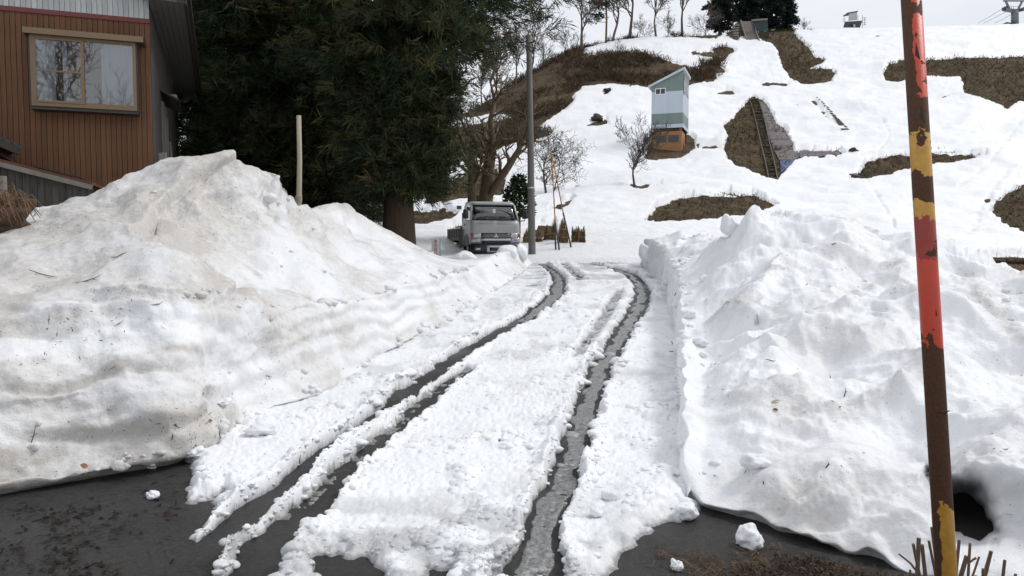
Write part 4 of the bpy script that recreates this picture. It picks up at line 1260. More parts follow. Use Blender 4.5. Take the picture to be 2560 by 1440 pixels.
def cedar_crown(seed, prof_z, prof_r, zmin, zmax, nb, per, size=0.34, up=0.25, thin=1.0, skirt=None):
    r = np.random.default_rng(seed)
    pos = []; dr = []; sz = []; tn = []
    limbs = []
    for i in range(nb):
        z0 = zmin + (zmax - zmin) * r.random() ** 1.0
        if skirt and i < nb * skirt[0]: z0 = r.uniform(skirt[1], skirt[2])
        th = r.uniform(0, 2 * math.pi)
        if skirt and i > nb * 0.94: z0 = r.uniform(6.0, 10.5); th = r.normal(0, .55)
        L = np.interp(z0, prof_z, prof_r) * r.uniform(0.72, 1.08) * (0.9 + 0.18 * math.sin(3 * th + seed + z0))
        o = np.array([math.cos(th), math.sin(th), 0])
        n = max(3, int(per * L))
        t = r.random(n) ** 0.8
        rise = up * r.uniform(0.2, 1.2); sag = r.uniform(0.15, 0.45)
        p = o[None] * (L * t)[:, None]
        p[:, 2] = z0 + L * (rise * t - sag * t * t)
        sp = 0.10 + 0.17 * L * (0.3 + t * (1 - 0.45 * t))
        p += r.normal(0, 1, (n, 3)) * sp[:, None] * np.array([1, 1, 0.55]) * 0.62
        pos.append(p)
        q = o[None] * 0.9 + r.normal(0, 0.4, (n, 3)); q[:, 2] += r.uniform(-0.35, 0.55)
        dr.append(q)
        sz.append(size * r.uniform(0.7, 1.25, n))
        bt = 0.06 + 0.75 * max(0, r.normal(0.10, 0.42))
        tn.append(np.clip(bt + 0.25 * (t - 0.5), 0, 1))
        pts = [(o[0] * L * k, o[1] * L * k, z0 + L * (rise * k - sag * k * k)) for k in (0, 0.35, 0.7, 0.95)]
        limbs.append((pts, 0.02 + 0.012 * L))
    return np.concatenate(pos), np.concatenate(dr), np.concatenate(sz), np.concatenate(tn), limbs

def cedar(name, seed, H, r0, prof_z, prof_r, zmin, zmax, nb, per, mat, bark, size=0.34, n_sh=7, lean=0.0, width=0.11, skirt=None):
    R = empty(name)
    t = MB()
    n = 14
    zs = np.linspace(-0.6, H, 16)
    pts = [(lean * z * 0.01 + 0.02 * math.sin(z), 0.02 * math.cos(z * 0.7), z) for z in zs]
    rad = [r0 * (1.0 - 0.93 * max(0, z) / H) * (1 + 0.45 * math.exp(-max(0, z + .3) * 1.3)) for z in zs]
    t.tube(pts, rad, 18)
    # fluted bark
    A = np.array(t.v)
    ang = np.arctan2(A[:, 1], A[:, 0])
    fl = 1 + 0.05 * np.sin(ang * 9 + A[:, 2] * 0.3) + 0.03 * np.sin(ang * 17)
    cx = np.interp(A[:, 2], zs, [p[0] for p in pts])
    A[:, 0] = cx + (A[:, 0] - cx) * fl; A[:, 1] *= fl
    t.v = [tuple(p) for p in A]
    t.build('trunk', bark, R, True)
    pos, dr, sz, tn, limbs = cedar_crown(seed, prof_z, prof_r, zmin, zmax, nb, per, size, skirt=skirt)
    lb = MB()
    for pts_, rr in limbs:
        lb.tube(pts_, [rr, rr * 0.7, rr * 0.4, rr * 0.12], 4, False)
    lb.build('branches', bark, R, True, recalc=False)
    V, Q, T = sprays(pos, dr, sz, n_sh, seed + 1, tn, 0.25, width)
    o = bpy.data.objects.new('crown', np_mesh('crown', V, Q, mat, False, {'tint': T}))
    link(o, R)
    return R

def put(R, x, y, z, rz=0.0, s=1.0):
    R.location = (x, y, z); R.rotation_euler = (0, 0, rz); R.scale = (s, s, s)

# the great cedar by the parked truck
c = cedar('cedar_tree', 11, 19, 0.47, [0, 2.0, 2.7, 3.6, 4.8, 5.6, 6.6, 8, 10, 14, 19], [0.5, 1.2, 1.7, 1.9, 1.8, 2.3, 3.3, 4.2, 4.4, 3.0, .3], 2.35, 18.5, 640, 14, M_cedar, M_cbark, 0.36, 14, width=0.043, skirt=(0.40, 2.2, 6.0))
b = P(996, 628, 23.5)
put(c, b.x, b.y, float(0.85))
tag(c, 'huge old cedar with thick fluted trunk standing beside the truck', 'cedar tree', 'cedars beside the house')
# dense cedars behind the left bank
pz, pr_ = [0, 1, 3, 6, 9, 13, 18], [1.6, 2.3, 3.0, 3.3, 3.2, 2.4, .3]
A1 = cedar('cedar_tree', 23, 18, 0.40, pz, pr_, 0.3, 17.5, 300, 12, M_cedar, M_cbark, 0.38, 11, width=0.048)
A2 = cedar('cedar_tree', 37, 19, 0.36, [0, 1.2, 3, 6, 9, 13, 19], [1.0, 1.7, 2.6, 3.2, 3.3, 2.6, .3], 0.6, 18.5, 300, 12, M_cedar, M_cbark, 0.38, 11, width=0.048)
spots = [(A1, 615, 27.5, 0.2, 'bushy dark cedar nearest the house eave behind the snow bank'), (A2, 715, 27.5, 1.0, 'dark cedar rising behind the pale cut post'),
         (None, 815, 28.0, 2.1, 'dark cedar between the pale post and the great cedar trunk'), (None, 500, 33, 3.3, 'shadowed cedar half hidden behind the house eave'),
         (None, 625, 33, 4.4, 'rear cedar filling the gap behind the two front cedars'), (None, 770, 35, 5.2, 'rear cedar whose crown shows above the pale cut post'),
         (None, 880, 31, 0.7, 'slender cedar just left of the great trunk, lowest skirt on the snow')]
for i, (o, u, Y, rz, lab) in enumerate(spots):
    if o is None: o = copy_tree((A1, A2)[i % 2])
    p = P(u, 600, Y)
    put(o, p.x, p.y, 0.9 + 0.02 * (Y - 26), rz, (0.92 if i == 6 else 1.05) * (0.75 if i == 6 else 1))
    tag(o, lab, 'cedar tree', 'cedars beside the house')

# ---- leafless trees
def bare_tree(name, seed, H, r0, mat, levels=4, spread=0.8, up=0.55, nchild=(5, 6, 6, 5), trunk_frac=0.35, twigr=0.006, start=None, sides=(8, 5, 4, 3, 3), lenf=(0.55, 0.55, 0.5, 0.45)):
    """trunk and crown meshes; start: list of (points, radii) main limbs instead of a generated trunk"""
    r = np.random.default_rng(seed)
    R = empty(name)
    tr = MB(); cw = MB()
    def grow(p, d, L, rad, lv):
        n = 5 if lv < 2 else 4
        pts = [np.array(p, float)]
        dd = np.array(d, float)
        for k in range(n):
            dd = dd + r.normal(0, 0.16 + 0.03 * lv, 3) + np.array([0, 0, up * 0.10])
            dd /= np.linalg.norm(dd)
            pts.append(pts[-1] + dd * L / n)
        rads = [max(twigr, rad * (1 - 0.75 * k / n)) for k in range(n + 1)]
        (tr if lv == 0 else cw).tube(pts, rads, sides[min(lv, len(sides) - 1)], False)
        kids(pts, rads, L, lv)
    def kids(pts, rads, L, lv):
        if lv >= levels: return
        nc = nchild[min(lv, len(nchild) - 1)]
        n = len(pts) - 1
        for c_ in range(nc):
            t = r.uniform(trunk_frac if lv == 0 else 0.2, 1.0) if c_ < nc - 1 else 0.98
            k = min(int(t * n), n - 1); f = t * n - k
            p = np.array(pts[k]) * (1 - f) + np.array(pts[k + 1]) * f
            ax_ = np.array(pts[k + 1]) - np.array(pts[k]); ax_ /= np.linalg.norm(ax_)
            q = r.normal(0, 1, 3); q -= ax_ * q.dot(ax_); q /= np.linalg.norm(q)
            a = spread * r.uniform(0.6, 1.25) * (0.5 if c_ == nc - 1 else 1)
            nd = ax_ * math.cos(a) + q * math.sin(a)
            nd[2] += up * 0.25
            nd /= np.linalg.norm(nd)
            rr = rads[k] * (0.62 if c_ < nc - 1 else 0.85)
            grow(p, nd, L * lenf[min(lv, len(lenf) - 1)] * r.uniform(0.7, 1.25), rr, lv + 1)
    if start is None:
        grow((0, 0, -0.2), (0, 0, 1), H * 0.62, r0, 0)
    else:
        for pts, rads in start:
            tr.tube(pts, rads, sides[0], True)
            P_ = [np.array(q) for q in pts]
            L = sum(np.linalg.norm(P_[i + 1] - P_[i]) for i in range(len(P_) - 1))
            kids(P_, rads, L * 0.75, 0)
    tr.build('trunk', mat, R, True, recalc=False)
    cw.build('crown', mat, R, True, recalc=False)
    return R

# big old tree behind the truck
def old_tree():
    b = P(1213, 560, 33.0)
    base = Vector((b.x, b.y, float(hill_z(b.x, b.y)) - 0.2))
    q = lambda u, v, dy=0: tuple(P(u, v, 33 + dy) - base)
    st = [([(0, 0, 0), q(1213, 520), q(1218, 450), q(1224, 400)], [.42, .34, .28, .25]),
          ([q(1224, 402), q(1216, 370, .3), q(1190, 352, .5), q(1165, 330, .8), q(1152, 295, 1)], [.15, .12, .09, .06, .04]),
          ([q(1214, 500), q(1245, 455, -.3), q(1272, 415, -.5), q(1295, 378, -.6), q(1310, 345, -.7)], [.20, .17, .15, .12, .08]),
          ([q(1226, 402), q(1232, 350, .2), q(1226, 300, .4), q(1236, 250, .5), q(1225, 200, .6)], [.22, .15, .11, .08, .04])]
    R = bare_tree('bare_tree', 51, 7, .4, M_bark, 3, 0.95, 0.5, (7, 6, 5), 0.3, 0.010, st)
    R.location = base
    tag(R, 'big gnarled leafless tree with a forked mossy trunk behind the truck', 'tree', 'leafless trees')
    b2 = P(1183, 560, 32)
    base2 = Vector((b2.x, b2.y, float(hill_z(b2.x, b2.y)) - 0.2))
    q = lambda u, v, dy=0: tuple(P(u, v, 32 + dy) - base2)
    st = [([(0, 0, 0), q(1180, 500), q(1182, 450), q(1176, 412)], [.24, .20, .17, .14]), ([q(1180, 470), q(1192, 435), q(1190, 415)], [.13, .11, .08]), ([q(1176, 415), q(1163, 370), q(1148, 335)], [.12, .08, .05])]
    R = bare_tree('bare_tree', 53, 5, .2, M_bark, 3, 0.9, 0.4, (5, 5, 4), 0.4, 0.009, st)
    R.location = base2
    tag(R, 'lopped leafless tree with broken stubs beside the forked old tree', 'tree', 'leafless trees')
old_tree()

def on_hill(o, u, v, s=1.0, rz=0.0, sink=0.1):
    p = hill_hit(u, v)
    put(o, p.x, p.y, p.z - sink, rz, s)
    return p
# round tree below the tower
t1 = bare_tree('bare_tree', 61, 5.0, 0.10, M_twig, 4, 0.62, 0.75, (11, 8, 5, 4), 0.22, 0.011, None, (7, 5, 3, 3, 3), (0.58, 0.5, 0.5, 0.5))
p = on_hill(t1, 1586, 468, 1.0)
t1.scale = (p.y / 62 * 1.05,) * 3
tag(t1, 'round-crowned leafless tree below the green and white tower', 'tree', 'leafless trees')
t2 = bare_tree('bare_tree', 67, 5.4, 0.10, M_twig, 4, 1.0, 0.2, (10, 7, 5, 3), 0.25, 0.011, None, (7, 5, 3, 3, 3), (0.6, 0.5, 0.5, 0.5))
p = on_hill(t2, 1366, 490, 1.15)
tag(t2, 'wide-limbed leafless tree behind the utility pole and yellow stays', 'tree', 'leafless trees')
t2b = bare_tree('bare_tree', 69, 5.0, 0.09, M_twig, 4, 1.05, 0.1, (9, 6, 5, 3), 0.2, 0.010, None, (6, 4, 3, 3, 3), (0.62, 0.5, 0.5, 0.5))
p = on_hill(t2b, 1386, 488, 0.95, 1.3)
tag(t2b, 'smaller low-branched leafless tree between the two yellow stays', 'tree', 'leafless trees')
# skyline trees
f1 = bare_tree('bare_tree', 71, 12, 0.22, M_twig_far, 4, 0.62, 0.7, (9, 7, 5, 3), 0.42, 0.030, None, (6, 4, 3, 3, 3), (0.55, 0.52, 0.5, 0.5))
f2 = bare_tree('bare_tree', 73, 13, 0.24, M_twig_far, 4, 0.75, 0.55, (10, 7, 5, 3), 0.30, 0.030, None, (6, 4, 3, 3, 3), (0.55, 0.52, 0.5, 0.5))
f3 = bare_tree('bare_tree', 79, 7, 0.10, M_twig_far, 3, 0.8, 0.5, (12, 8, 5), 0.10, 0.022, None, (5, 3, 3, 3), (0.6, 0.5, 0.5))
sky_spots = [(0, 1705, 86, 1.75, 'tall leafless tree standing alone on the ridge nearest the dark hilltop cedars'), (0, 1640, 88, 1.45, 'small-crowned leafless tree on the ridge between two taller bare trees'),
             (1, 1572, 90, 1.9, 'thick leafless tree on the ridge right beside the ridge pine'), (1, 1530, 92, 1.6, 'leafless tree on the ridge just behind the pine'),
             (1, 1455, 100, 1.6, 'spreading leafless tree at the lower shoulder of the ridge'), (2, 1610, 92, 0.9, 'low bare bush on the ridge between the thick tree and the small-crowned tree'),
             (2, 1670, 90, 1.0, 'low bare bush on the ridge between the small-crowned and tall trees'), (2, 1540, 150, 0.6, 'sapling on the snow shelf under the ridge'),
             (1, 1325, 190, 1.15, 'leafless tree on the brown shoulder behind the utility pole'), (0, 1290, 215, 1.05, 'leafless tree on the brown slope right of the great cedar crown'),
             (1, 1245, 240, 0.95, 'leafless tree on the slope seen under the great cedar crown'), (0, 1205, 265, 0.85, 'thin leafless tree on the slope behind the gnarled old tree'),
             (2, 1765, 90, 1.3, 'bare thin tree just left of the hilltop cedars'), (2, 2012, 66, 0.55, 'lone bare bush on the skyline right of the hilltop cedars'), (2, 1420, 110, 1.2, 'bare thicket tree on the left end of the ridge'), (2, 1360, 150, 1.1, 'bare thicket tree on the brown shoulder under the ridge end')]
used = set()
for i, (k, u, v, s, lab) in enumerate(sky_spots):
    src = (f1, f2, f3)[k]
    o = src if k not in used else copy_tree(src)
    used.add(k)
    on_hill(o, u, v, s, i * 1.37, 0.2)
    tag(o, lab, 'tree' if k < 2 else 'bush', 'leafless trees on the ridge')
# ridge pine
def pine(name, seed, H):
    R = empty(name)
    r = np.random.default_rng(seed)
    MB().tube([(0, 0, -0.3), (0.1, 0, H * .4), (-0.1, 0.1, H * .75), (0.05, 0, H)], [.22, .17, .10, .03], 7).build('trunk', M_bark, R, True)
    pos = []; dr = []
    lb = MB()
    for i in range(34):
        z = H * r.uniform(0.30, 1.0); th = r.uniform(0, 6.28); L = 0.33 * H * (1.15 - z / H) * r.uniform(.7, 1.3) + 0.4
        e = np.array([math.cos(th) * L, math.sin(th) * L, z + L * r.uniform(-.05, .3)])
        lb.tube([(0, 0, z), tuple(e * np.array([.5, .5, 1]) ), tuple(e)], [.06, .04, .015], 4, False)
        for q in (0.55, 0.8, 1.0):
            c_ = np.array([e[0] * q, e[1] * q, z + (e[2] - z) * q])
            n = 16
            pos.append(c_ + r.normal(0, 1, (n, 3)) * np.array([.42, .42, .2])); dr.append(r.normal(0, 1, (n, 3)) + np.array([0, 0, .5]))
    lb.build('branches', M_bark, R, True, recalc=False)
    pos = np.concatenate(pos); dr = np.concatenate(dr)
    V, Q, T = sprays(pos, dr, np.full(len(pos), .42), 5, seed, r.uniform(.1, .7, len(pos)), .1, .16)
    link(bpy.data.objects.new('crown', np_mesh('crown', V, Q, M_pine, False, {'tint': T})), R)
    return R
pn = pine('pine_tree', 5, 12)
on_hill(pn, 1515, 92, 1.3)
tag(pn, 'green pine among the leafless trees on the ridge', 'pine tree')
# hilltop cedars behind the jump start
hc = cedar('cedar_tree', 91, 17, 0.5, [0, 2, 4, 8, 13, 17], [1.2, 3.2, 4.2, 4.0, 2.6, .4], 1.6, 16.5, 150, 9, M_cedar_far, M_cbark, 0.75, 6, 0, 0.22)
for i, (u, v, s, dY, lab) in enumerate([(1800, 78, 1.0, 4, 'dark hilltop cedar at the left of the group behind the jump start'), (1868, 66, 1.15, 14, 'tall dark hilltop cedar straight behind the jump start'),
                                        (1925, 64, 1.05, 10, 'dark hilltop cedar behind the green panel of the jump start'), (1965, 62, 0.9, 22, 'outermost hilltop cedar leaning over the brown slope')]):
    o = hc if i == 0 else copy_tree(hc)
    p = hill_hit(u, v)
    x = p.x * (p.y + dY) / p.y
    put(o, x, p.y + dY, float(hill_z(x, p.y + dY)) - 0.3, i * 1.9, s)
    tag(o, lab, 'cedar tree', 'hilltop cedars')
# small evergreen behind the truck
def evergreen():
    b = P(1297, 600, 31.0)
    R = empty('evergreen_shrub', (b.x, b.y, float(hill_z(b.x, b.y)) - .1))
    H = P(1297, 440, 31).z - R.location.z
    MB().tube([(0, 0, 0), (.03, 0, H * .5), (-.02, 0, H * .95)], [.07, .05, .015], 7).build('trunk', M_bark, R, True)
    r = np.random.default_rng(3)
    n = 420
    zz = r.uniform(.42, 1.0, n) * H
    rad = np.interp(zz / H, [.4, .55, .75, 1], [.45, .6, .5, .1]) * np.sqrt(r.random(n))
    th = r.uniform(0, 6.28, n)
    pos = np.stack([rad * np.cos(th) * 1.1, rad * np.sin(th), zz], -1)
    dr = np.stack([np.cos(th), np.sin(th), r.normal(.2, .5, n)], -1)
    V, Q, T = sprays(pos, dr, np.full(n, .20), 6, 9, r.uniform(0, .8, n), .2, .2)
    link(bpy.data.objects.new('crown', np_mesh('crown', V, Q, M_shrub, False, {'tint': T})), R)
    tag(R, 'small leafy green shrub tree behind the truck cab beside the utility pole', 'shrub')
evergreen()
# scrub on the brown bank: nobody could count its twigs
def scrub():
    r = np.random.default_rng(19)
    V = []; Q = []
    poly = BARE[0]
    n = 0
    cand = r.uniform([1190, 70], [1840, 380], (14000, 2))
    ins = poly_sd(cand[:, 0], cand[:, 1], poly) < -4
    cand = cand[ins][:2100]
    pos = []; dr = []; sz = []; tn = []
    HP = hill_hits(cand)
    DN = fbm(HP[:, 0] / 9, HP[:, 1] / 9, None, 3, 14)
    for (u, v), hp, dens in zip(cand, HP, DN):
        p = Vector(hp)
        if dens < -0.35 + (0.15 if u < 1400 else 0.0): continue
        k = r.integers(3, 7)
        for _ in range(k):
            pos.append((p.x + r.normal(0, .8), p.y + r.normal(0, .8), p.z + r.uniform(-.1, .3)))
            dr.append((r.normal(0, .45), r.normal(0, .45) - .1, 1)); sz.append(r.uniform(.5, 1.5)); tn.append(np.clip(.4 + .5 * dens + r.normal(0, .15), 0, 1))
    Vv, Qq, T = sprays(np.array(pos), np.array(dr), np.array(sz), 7, 4, np.array(tn), .15, .045)
    m = foliage_mat('scrub_twigs', (0.046, 0.029, 0.020), (0.100, 0.070, 0.038))
    o = link(bpy.data.objects.new('scrub', np_mesh('scrub', Vv, Qq, m, False, {'tint': T})))
    tag(o, 'brown leafless scrub covering the bare upper bank', 'scrub', None, 'stuff')
scrub()

# dead grass standing on the bare patches
def dry_grass():
    r = np.random.default_rng(29)
    pos = []; tn = []
    for pl in BARE[:11]:
        p = np.array(pl, float); lo, hi = p.min(0), p.max(0)
        lo = np.maximum(lo, [1000, 60]); hi = np.minimum(hi, [2570, 720])
        area = max(0, (hi[0] - lo[0])) * max(0, (hi[1] - lo[1]))
        c = r.uniform(lo, hi, (int(area / 16) + 10, 2))
        c = c[poly_sd(c[:, 0], c[:, 1], pl) < 1.5][:1500]
        if len(c) == 0: continue
        for q in hill_hits(c):
            pos.append((q[0], q[1], q[2] - .02)); tn.append(r.random())
    pos = np.array(pos); n = len(pos)
    dr = np.stack([r.normal(0, .5, n), r.normal(-.5, .4, n), r.uniform(.3, 1, n)], -1)
    V, Q, T = sprays(pos, dr, pos[:, 1] / 90 * r.uniform(.22, .5, n), 5, 6, np.array(tn), .6, .06)
    m = foliage_mat('dead_grass', (0.034, 0.026, 0.014), (0.125, 0.092, 0.048))
    tag(link(bpy.data.objects.new('dry_grass', np_mesh('dry_grass', V, Q, m, False, {'tint': T}))), 'flattened dead grass on the bare patches of the slope', 'grass', None, 'stuff')
dry_grass()

# leafless tree across the lane, mirrored in the bay window
mt_ = bare_tree('bare_tree', 83, 13, 0.30, M_bark, 4, 0.72, 0.5, (9, 7, 5, 3), 0.25, 0.014, None, (8, 5, 4, 3, 3), (0.58, 0.52, 0.5, 0.5))
put(mt_, -3.6, -9.0, -0.2, 0.4, 1.0)
tag(mt_, 'leafless tree across the lane, seen mirrored in the bay window glass', 'tree', 'leafless trees')

# ================================================================== text helper
def text_mesh(body, size, name, mat, parent, M, extrude=0.004, vertical=False):
    cu = bpy.data.curves.new(name, 'FONT')
    cu.body = body
    cu.size = size
    cu.extrude = extrude
    cu.align_x = 'CENTER'
    cu.align_y = 'CENTER'
    cu.resolution_u = 3
    if vertical:
        cu.body = '\n'.join(body)
        cu.space_line = 0.98
    o = bpy.data.objects.new(name, cu)
    COL.objects.link(o)
    bpy.context.view_layer.update()
    me = bpy.data.meshes.new_from_object(o.evaluated_get(bpy.context.evaluated_depsgraph_get()))
    bpy.data.objects.remove(o)
    me.transform(M)
    me.materials.clear()
    me.materials.append(mat)
    return link(bpy.data.objects.new(name, me), parent)

# ================================================================== truck
M_tbody = simple('truck_paint', (0.37, 0.385, 0.365), 0.35, 0.0, 0.06)
M_silver = simple('silver_trim', (0.55, 0.56, 0.58), 0.3, 0.3, 0.05)
M_lens = simple('lamp_lens', (0.42, 0.44, 0.46), 0.12, 0.4, 0.35, 30)
M_red_lens = simple('amber_red_lens', (0.35, 0.05, 0.03), 0.2, 0, 0.1)
M_white = simple('white_paint', (0.78, 0.78, 0.78), 0.4, 0, 0.04)
M_tyre = simple('tyre_rubber', (0.016, 0.016, 0.016), 0.8, 0, 0.2)
M_seat = simple('seat_fabric', (0.035, 0.036, 0.04), 0.9, 0, 0.2)
M_grey_in = simple('cab_lining', (0.22, 0.22, 0.21), 0.8, 0, 0.1)
M_bed = simple('bed_metal', (0.17, 0.18, 0.17), 0.55, 0.2, 0.3, 9)
M_jacket = simple('dark_jacket', (0.012, 0.013, 0.018), 0.9, 0, 0.2)
M_blue_cloth = simple('blue_cloth', (0.020, 0.050, 0.16), 0.9, 0, 0.2)
M_skin = simple('skin', (0.48, 0.29, 0.21), 0.55, 0, 0.05)
def skin_body(name, verts, edges, radii, mat, parent, root=0, sub=2):
    import bmesh
    me = bpy.data.meshes.new(name)
    bm = bmesh.new()
    ly = bm.verts.layers.skin.verify()
    vs = [bm.verts.new(p) for p in verts]
    for a, b in edges: bm.edges.new((vs[a], vs[b]))
    for i, q in enumerate(vs):
        rr = radii[i]
        q[ly].radius = rr if hasattr(rr, '__len__') else (rr, rr)
        q[ly].use_root = (i == root)
    bm.to_mesh(me)
    bm.free()
    me.materials.append(mat)
    o = link(bpy.data.objects.new(name, me), parent)
    o.modifiers.new('skin', 'SKIN').use_smooth_shade = True
    s_ = o.modifiers.new('sub', 'SUBSURF')
    s_.levels = s_.render_levels = sub
    return o

def truck():
    b = P(1240, 654, 27.2)
    rz = math.radians(14)
    gz = float(zr(b.y)) - 0.02
    R = empty('truck', (b.x, b.y, gz), rz)
    R.scale = (1.06, 1.06, 1.06)
    tag(R, 'pale grey cab-over flatbed truck parked behind the snow bank, facing the road', 'truck')
    hw = lambda z: float(np.interp(z, [0, 1.3, 1.36, 1.88, 2.0], [.84, .84, .83, .765, .70]))
    bow = lambda x, z: 0.10 * abs(x / hw(z)) ** 3
    def strip(rows, name, mat, x0=-1, x1=1, nx=12, off=0.0, thick=0.025, parent=R):
        m = MB()
        vs = []; fs = []
        for (y, z) in rows:
            for i in range(nx + 1):
                t = x0 + (x1 - x0) * i / nx
                x = t * hw(z)
                vs.append((x, y + bow(x, z) - off, z))
        n = nx + 1; k = len(rows)
        for r in range(k - 1):
            for i in range(nx): fs.append((r * n + i, r * n + i + 1, (r + 1) * n + i + 1, (r + 1) * n + i))
        base = len(vs)
        vs += [(p[0], p[1] + thick, p[2]) for p in vs[:base]]
        fs += [tuple(q + base for q in reversed(f)) for f in fs]
        for r in range(k - 1):
            fs.append((r * n, (r + 1) * n, (r + 1) * n + base, r * n + base)); e = n - 1
            fs.append((r * n + e, r * n + e + base, (r + 1) * n + e + base, (r + 1) * n + e))
        for i in range(nx):
            fs.append((i, i + base, i + 1 + base, i + 1)); j = (k - 1) * n + i
            fs.append((j, j + 1, j + 1 + base, j + base))
        m.add(vs, fs)
        return m.build(name, mat, parent, True)
    cab = strip([(.03, .56), (.0, .70), (.0, .95), (.02, 1.15), (.07, 1.345)], 'front_panel', M_tbody)
    WB, WT = (.08, 1.36), (.36, 1.88)
    def wl(t): return (WB[0] + (WT[0] - WB[0]) * t, WB[1] + (WT[1] - WB[1]) * t)
    for s in (-1, 1):
        strip([wl(0), wl(.5), wl(1)], 'windscreen_pillar', M_tbody, .915 * s, 1.0 * s, 2)
    strip([wl(.98), (.42, 1.95), (.60, 2.0), (1.5, 2.02), (1.58, 1.97)], 'cab_roof', M_tbody)
    gl = strip([wl(.03), wl(.5), wl(.975)], 'windscreen', M_wind, -.912, .912, 12, -.008, .006)
    strip([wl(.0), wl(.045)], 'windscreen_gasket', M_black, -.93, .93, 12, .006, .012, gl)
    strip([wl(.955), wl(.99)], 'windscreen_gasket', M_black, -.93, .93, 12, .006, .012, gl)
    for s in (-1, 1):
        strip([wl(0.02), wl(.98)], 'windscreen_gasket', M_black, .90 * s, .925 * s, 2, .006, .012, gl)
    # cab sides: door skin, window posts and glass
    for s in (-1, 1):
        d = MB()
        yf = .13
        d.prism([(yf, .56), (yf + .03, 1.36), (1.58, 1.36), (1.58, .56)], .03 * -s, 'x', .84 * s)
        door = d.build('door', M_tbody, R)
        q = MB()
        def sidequad(y0a, y1a, z0, z1, y0b, y1b):
            xa, xb = hw(z0) * s, hw(z1) * s
            o_ = -.03 * s
            vs = [(xa, y0a, z0), (xa, y1a, z0), (xb, y1b, z1), (xb, y0b, z1), (xa + o_, y0a, z0), (xa + o_, y1a, z0), (xb + o_, y1b, z1), (xb + o_, y0b, z1)]
            return vs, [(0, 1, 2, 3), (7, 6, 5, 4), (0, 4, 5, 1), (1, 5, 6, 2), (2, 6, 7, 3), (3, 7, 4, 0)]
        q.add(*sidequad(.175, .25, 1.361, 1.88, .46, .53)); q.add(*sidequad(1.25, 1.58, 1.361, 1.88, 1.25, 1.58)); q.add(*sidequad(.46, 1.58, 1.881, 1.99, .62, 1.56))
        q.build('window_post', M_tbody, R)
        q = MB(); q.add(*sidequad(.25, 1.25, 1.365, 1.88, .53, 1.25)); q.build('side_window', M_wind, door)
        MB().box(.842 * s - .01, .842 * s + .02, 1.05, 1.2, 1.20, 1.25).build('handle', M_black, door)
        # mirrors
        mr = MB()
        cx = 1.03 * s if s < 0 else .96
        mr.box(cx - .085, cx + .085, -.12, -.04, 1.40, 1.70)
        mo = mr.build('mirror', M_black, R, True, .02)
        MB().tube([(cx, -.08, 1.40), (cx, -.08, 1.34), (.80 * s, .10, 1.33)], .016, 6).build('mirror_arm', M_black, mo)
        # lamps
        x0, x1 = (.50 * s, .83 * s)
        lo, hi = min(x0, x1), max(x0, x1)
        hl = strip([(-.004, .62), (-.006, .77)], 'headlight', M_lens, .62 * s, .985 * s, 5, .018, .02)
        strip([(-.004, .785), (-.002, .93)], 'headlight_cover', M_silver, .60 * s, .90 * s, 5, .018, .02)
        strip([(-.004, .785), (-.002, .92)], 'indicator', M_red_lens, .91 * s, .995 * s, 3, .018, .02)
        strip([(0, .37), (0, .44)], 'fog_lamp', M_silver, .63 * s, .82 * s, 3, .045, .02)
        # front wheel
        for (wy, wx) in ((.80, .70), (3.55, .68)):
            w = empty('wheel'); w.parent = R
            t = MB()
            t.tube([(wx * s - .10 * s, wy, .36), (wx * s - .085 * s, wy, .36), (wx * s + .085 * s, wy, .36), (wx * s + .10 * s, wy, .36)], [.31, .36, .36, .31], 22)
            t.build('tyre', M_tyre, w, True)
            MB().tube([(wx * s + .085 * s, wy, .36), (wx * s + .112 * s, wy, .36)], [.20, .17], 14).build('rim', M_silver, w)
        MB().box(min(.55 * s, .84 * s), max(.55 * s, .84 * s), 1.30, 1.34, .30, .75).build('mud_flap', M_black, R)
        a = MB(); a.prism([(.35, .62), (.40, .80), (.60, .90), (1.0, .90), (1.2, .80), (1.28, .56), (1.28, .50), (.35, .50)], .02 * -s, 'x', .848 * s); a.build('wheel_arch', M_black, R)
    # grille, chrome v, lower slot, bumper
    strip([(-.002, .755), (-.002, .93)], 'grille', M_black, -.60, .60, 8, .016, .02)
    for zz in (.80, .86):
        strip([(-.002, zz), (-.002, zz + .012)], 'grille_bar', M_silver, -.58, .58, 8, .022, .008)
    strip([(-.002, .68), (-.002, .75)], 'grille_surround', M_silver, -.60, .60, 8, .020, .02)
    for s in (-1, 1): strip([(-.002, .62), (-.002, .93)], 'grille_surround', M_silver, .605 * s if s > 0 else -.605, .545 * s if False else (.55 * s if abs(s) else 0), 2, .024, .02) if False else None
    strip([(-.002, .59), (-.002, .672)], 'lower_grille', M_black, -.58, .58, 8, .016, .02)
    strip([(.0, .25), (-.01, .40), (.0, .575)], 'bumper', M_black, -1.0, 1.0, 10, .035, .06)
    strip([(.0, .30), (.0, .52)], 'bumper_center', M_silver, -.38, .38, 6, .052, .02)
    pl = strip([(.0, .345), (.0, .46)], 'number_plate', M_black, -.27, .17, 4, .066, .012)
    # panel lines on the nose
    for s in (-1, 1):
        strip([(.045, 1.225), (.045, 1.245)], 'nose_crease', M_grey_in, .06 * s, .66 * s, 5, .006, .01)
    # lettering and three-diamond badge
    for ch, x in zip('FUSO', (-.42, -.14, .14, .42)):
        M_ = Matrix.Translation((x, -.012 + bow(x, 1.0), 1.0)) @ Matrix.Rotation(math.radians(90), 4, 'X') @ Matrix.Scale(1.35, 4, (1, 0, 0))
        text_mesh(ch, .10, 'letter', M_silver, R, M_, .006)
    em = MB()
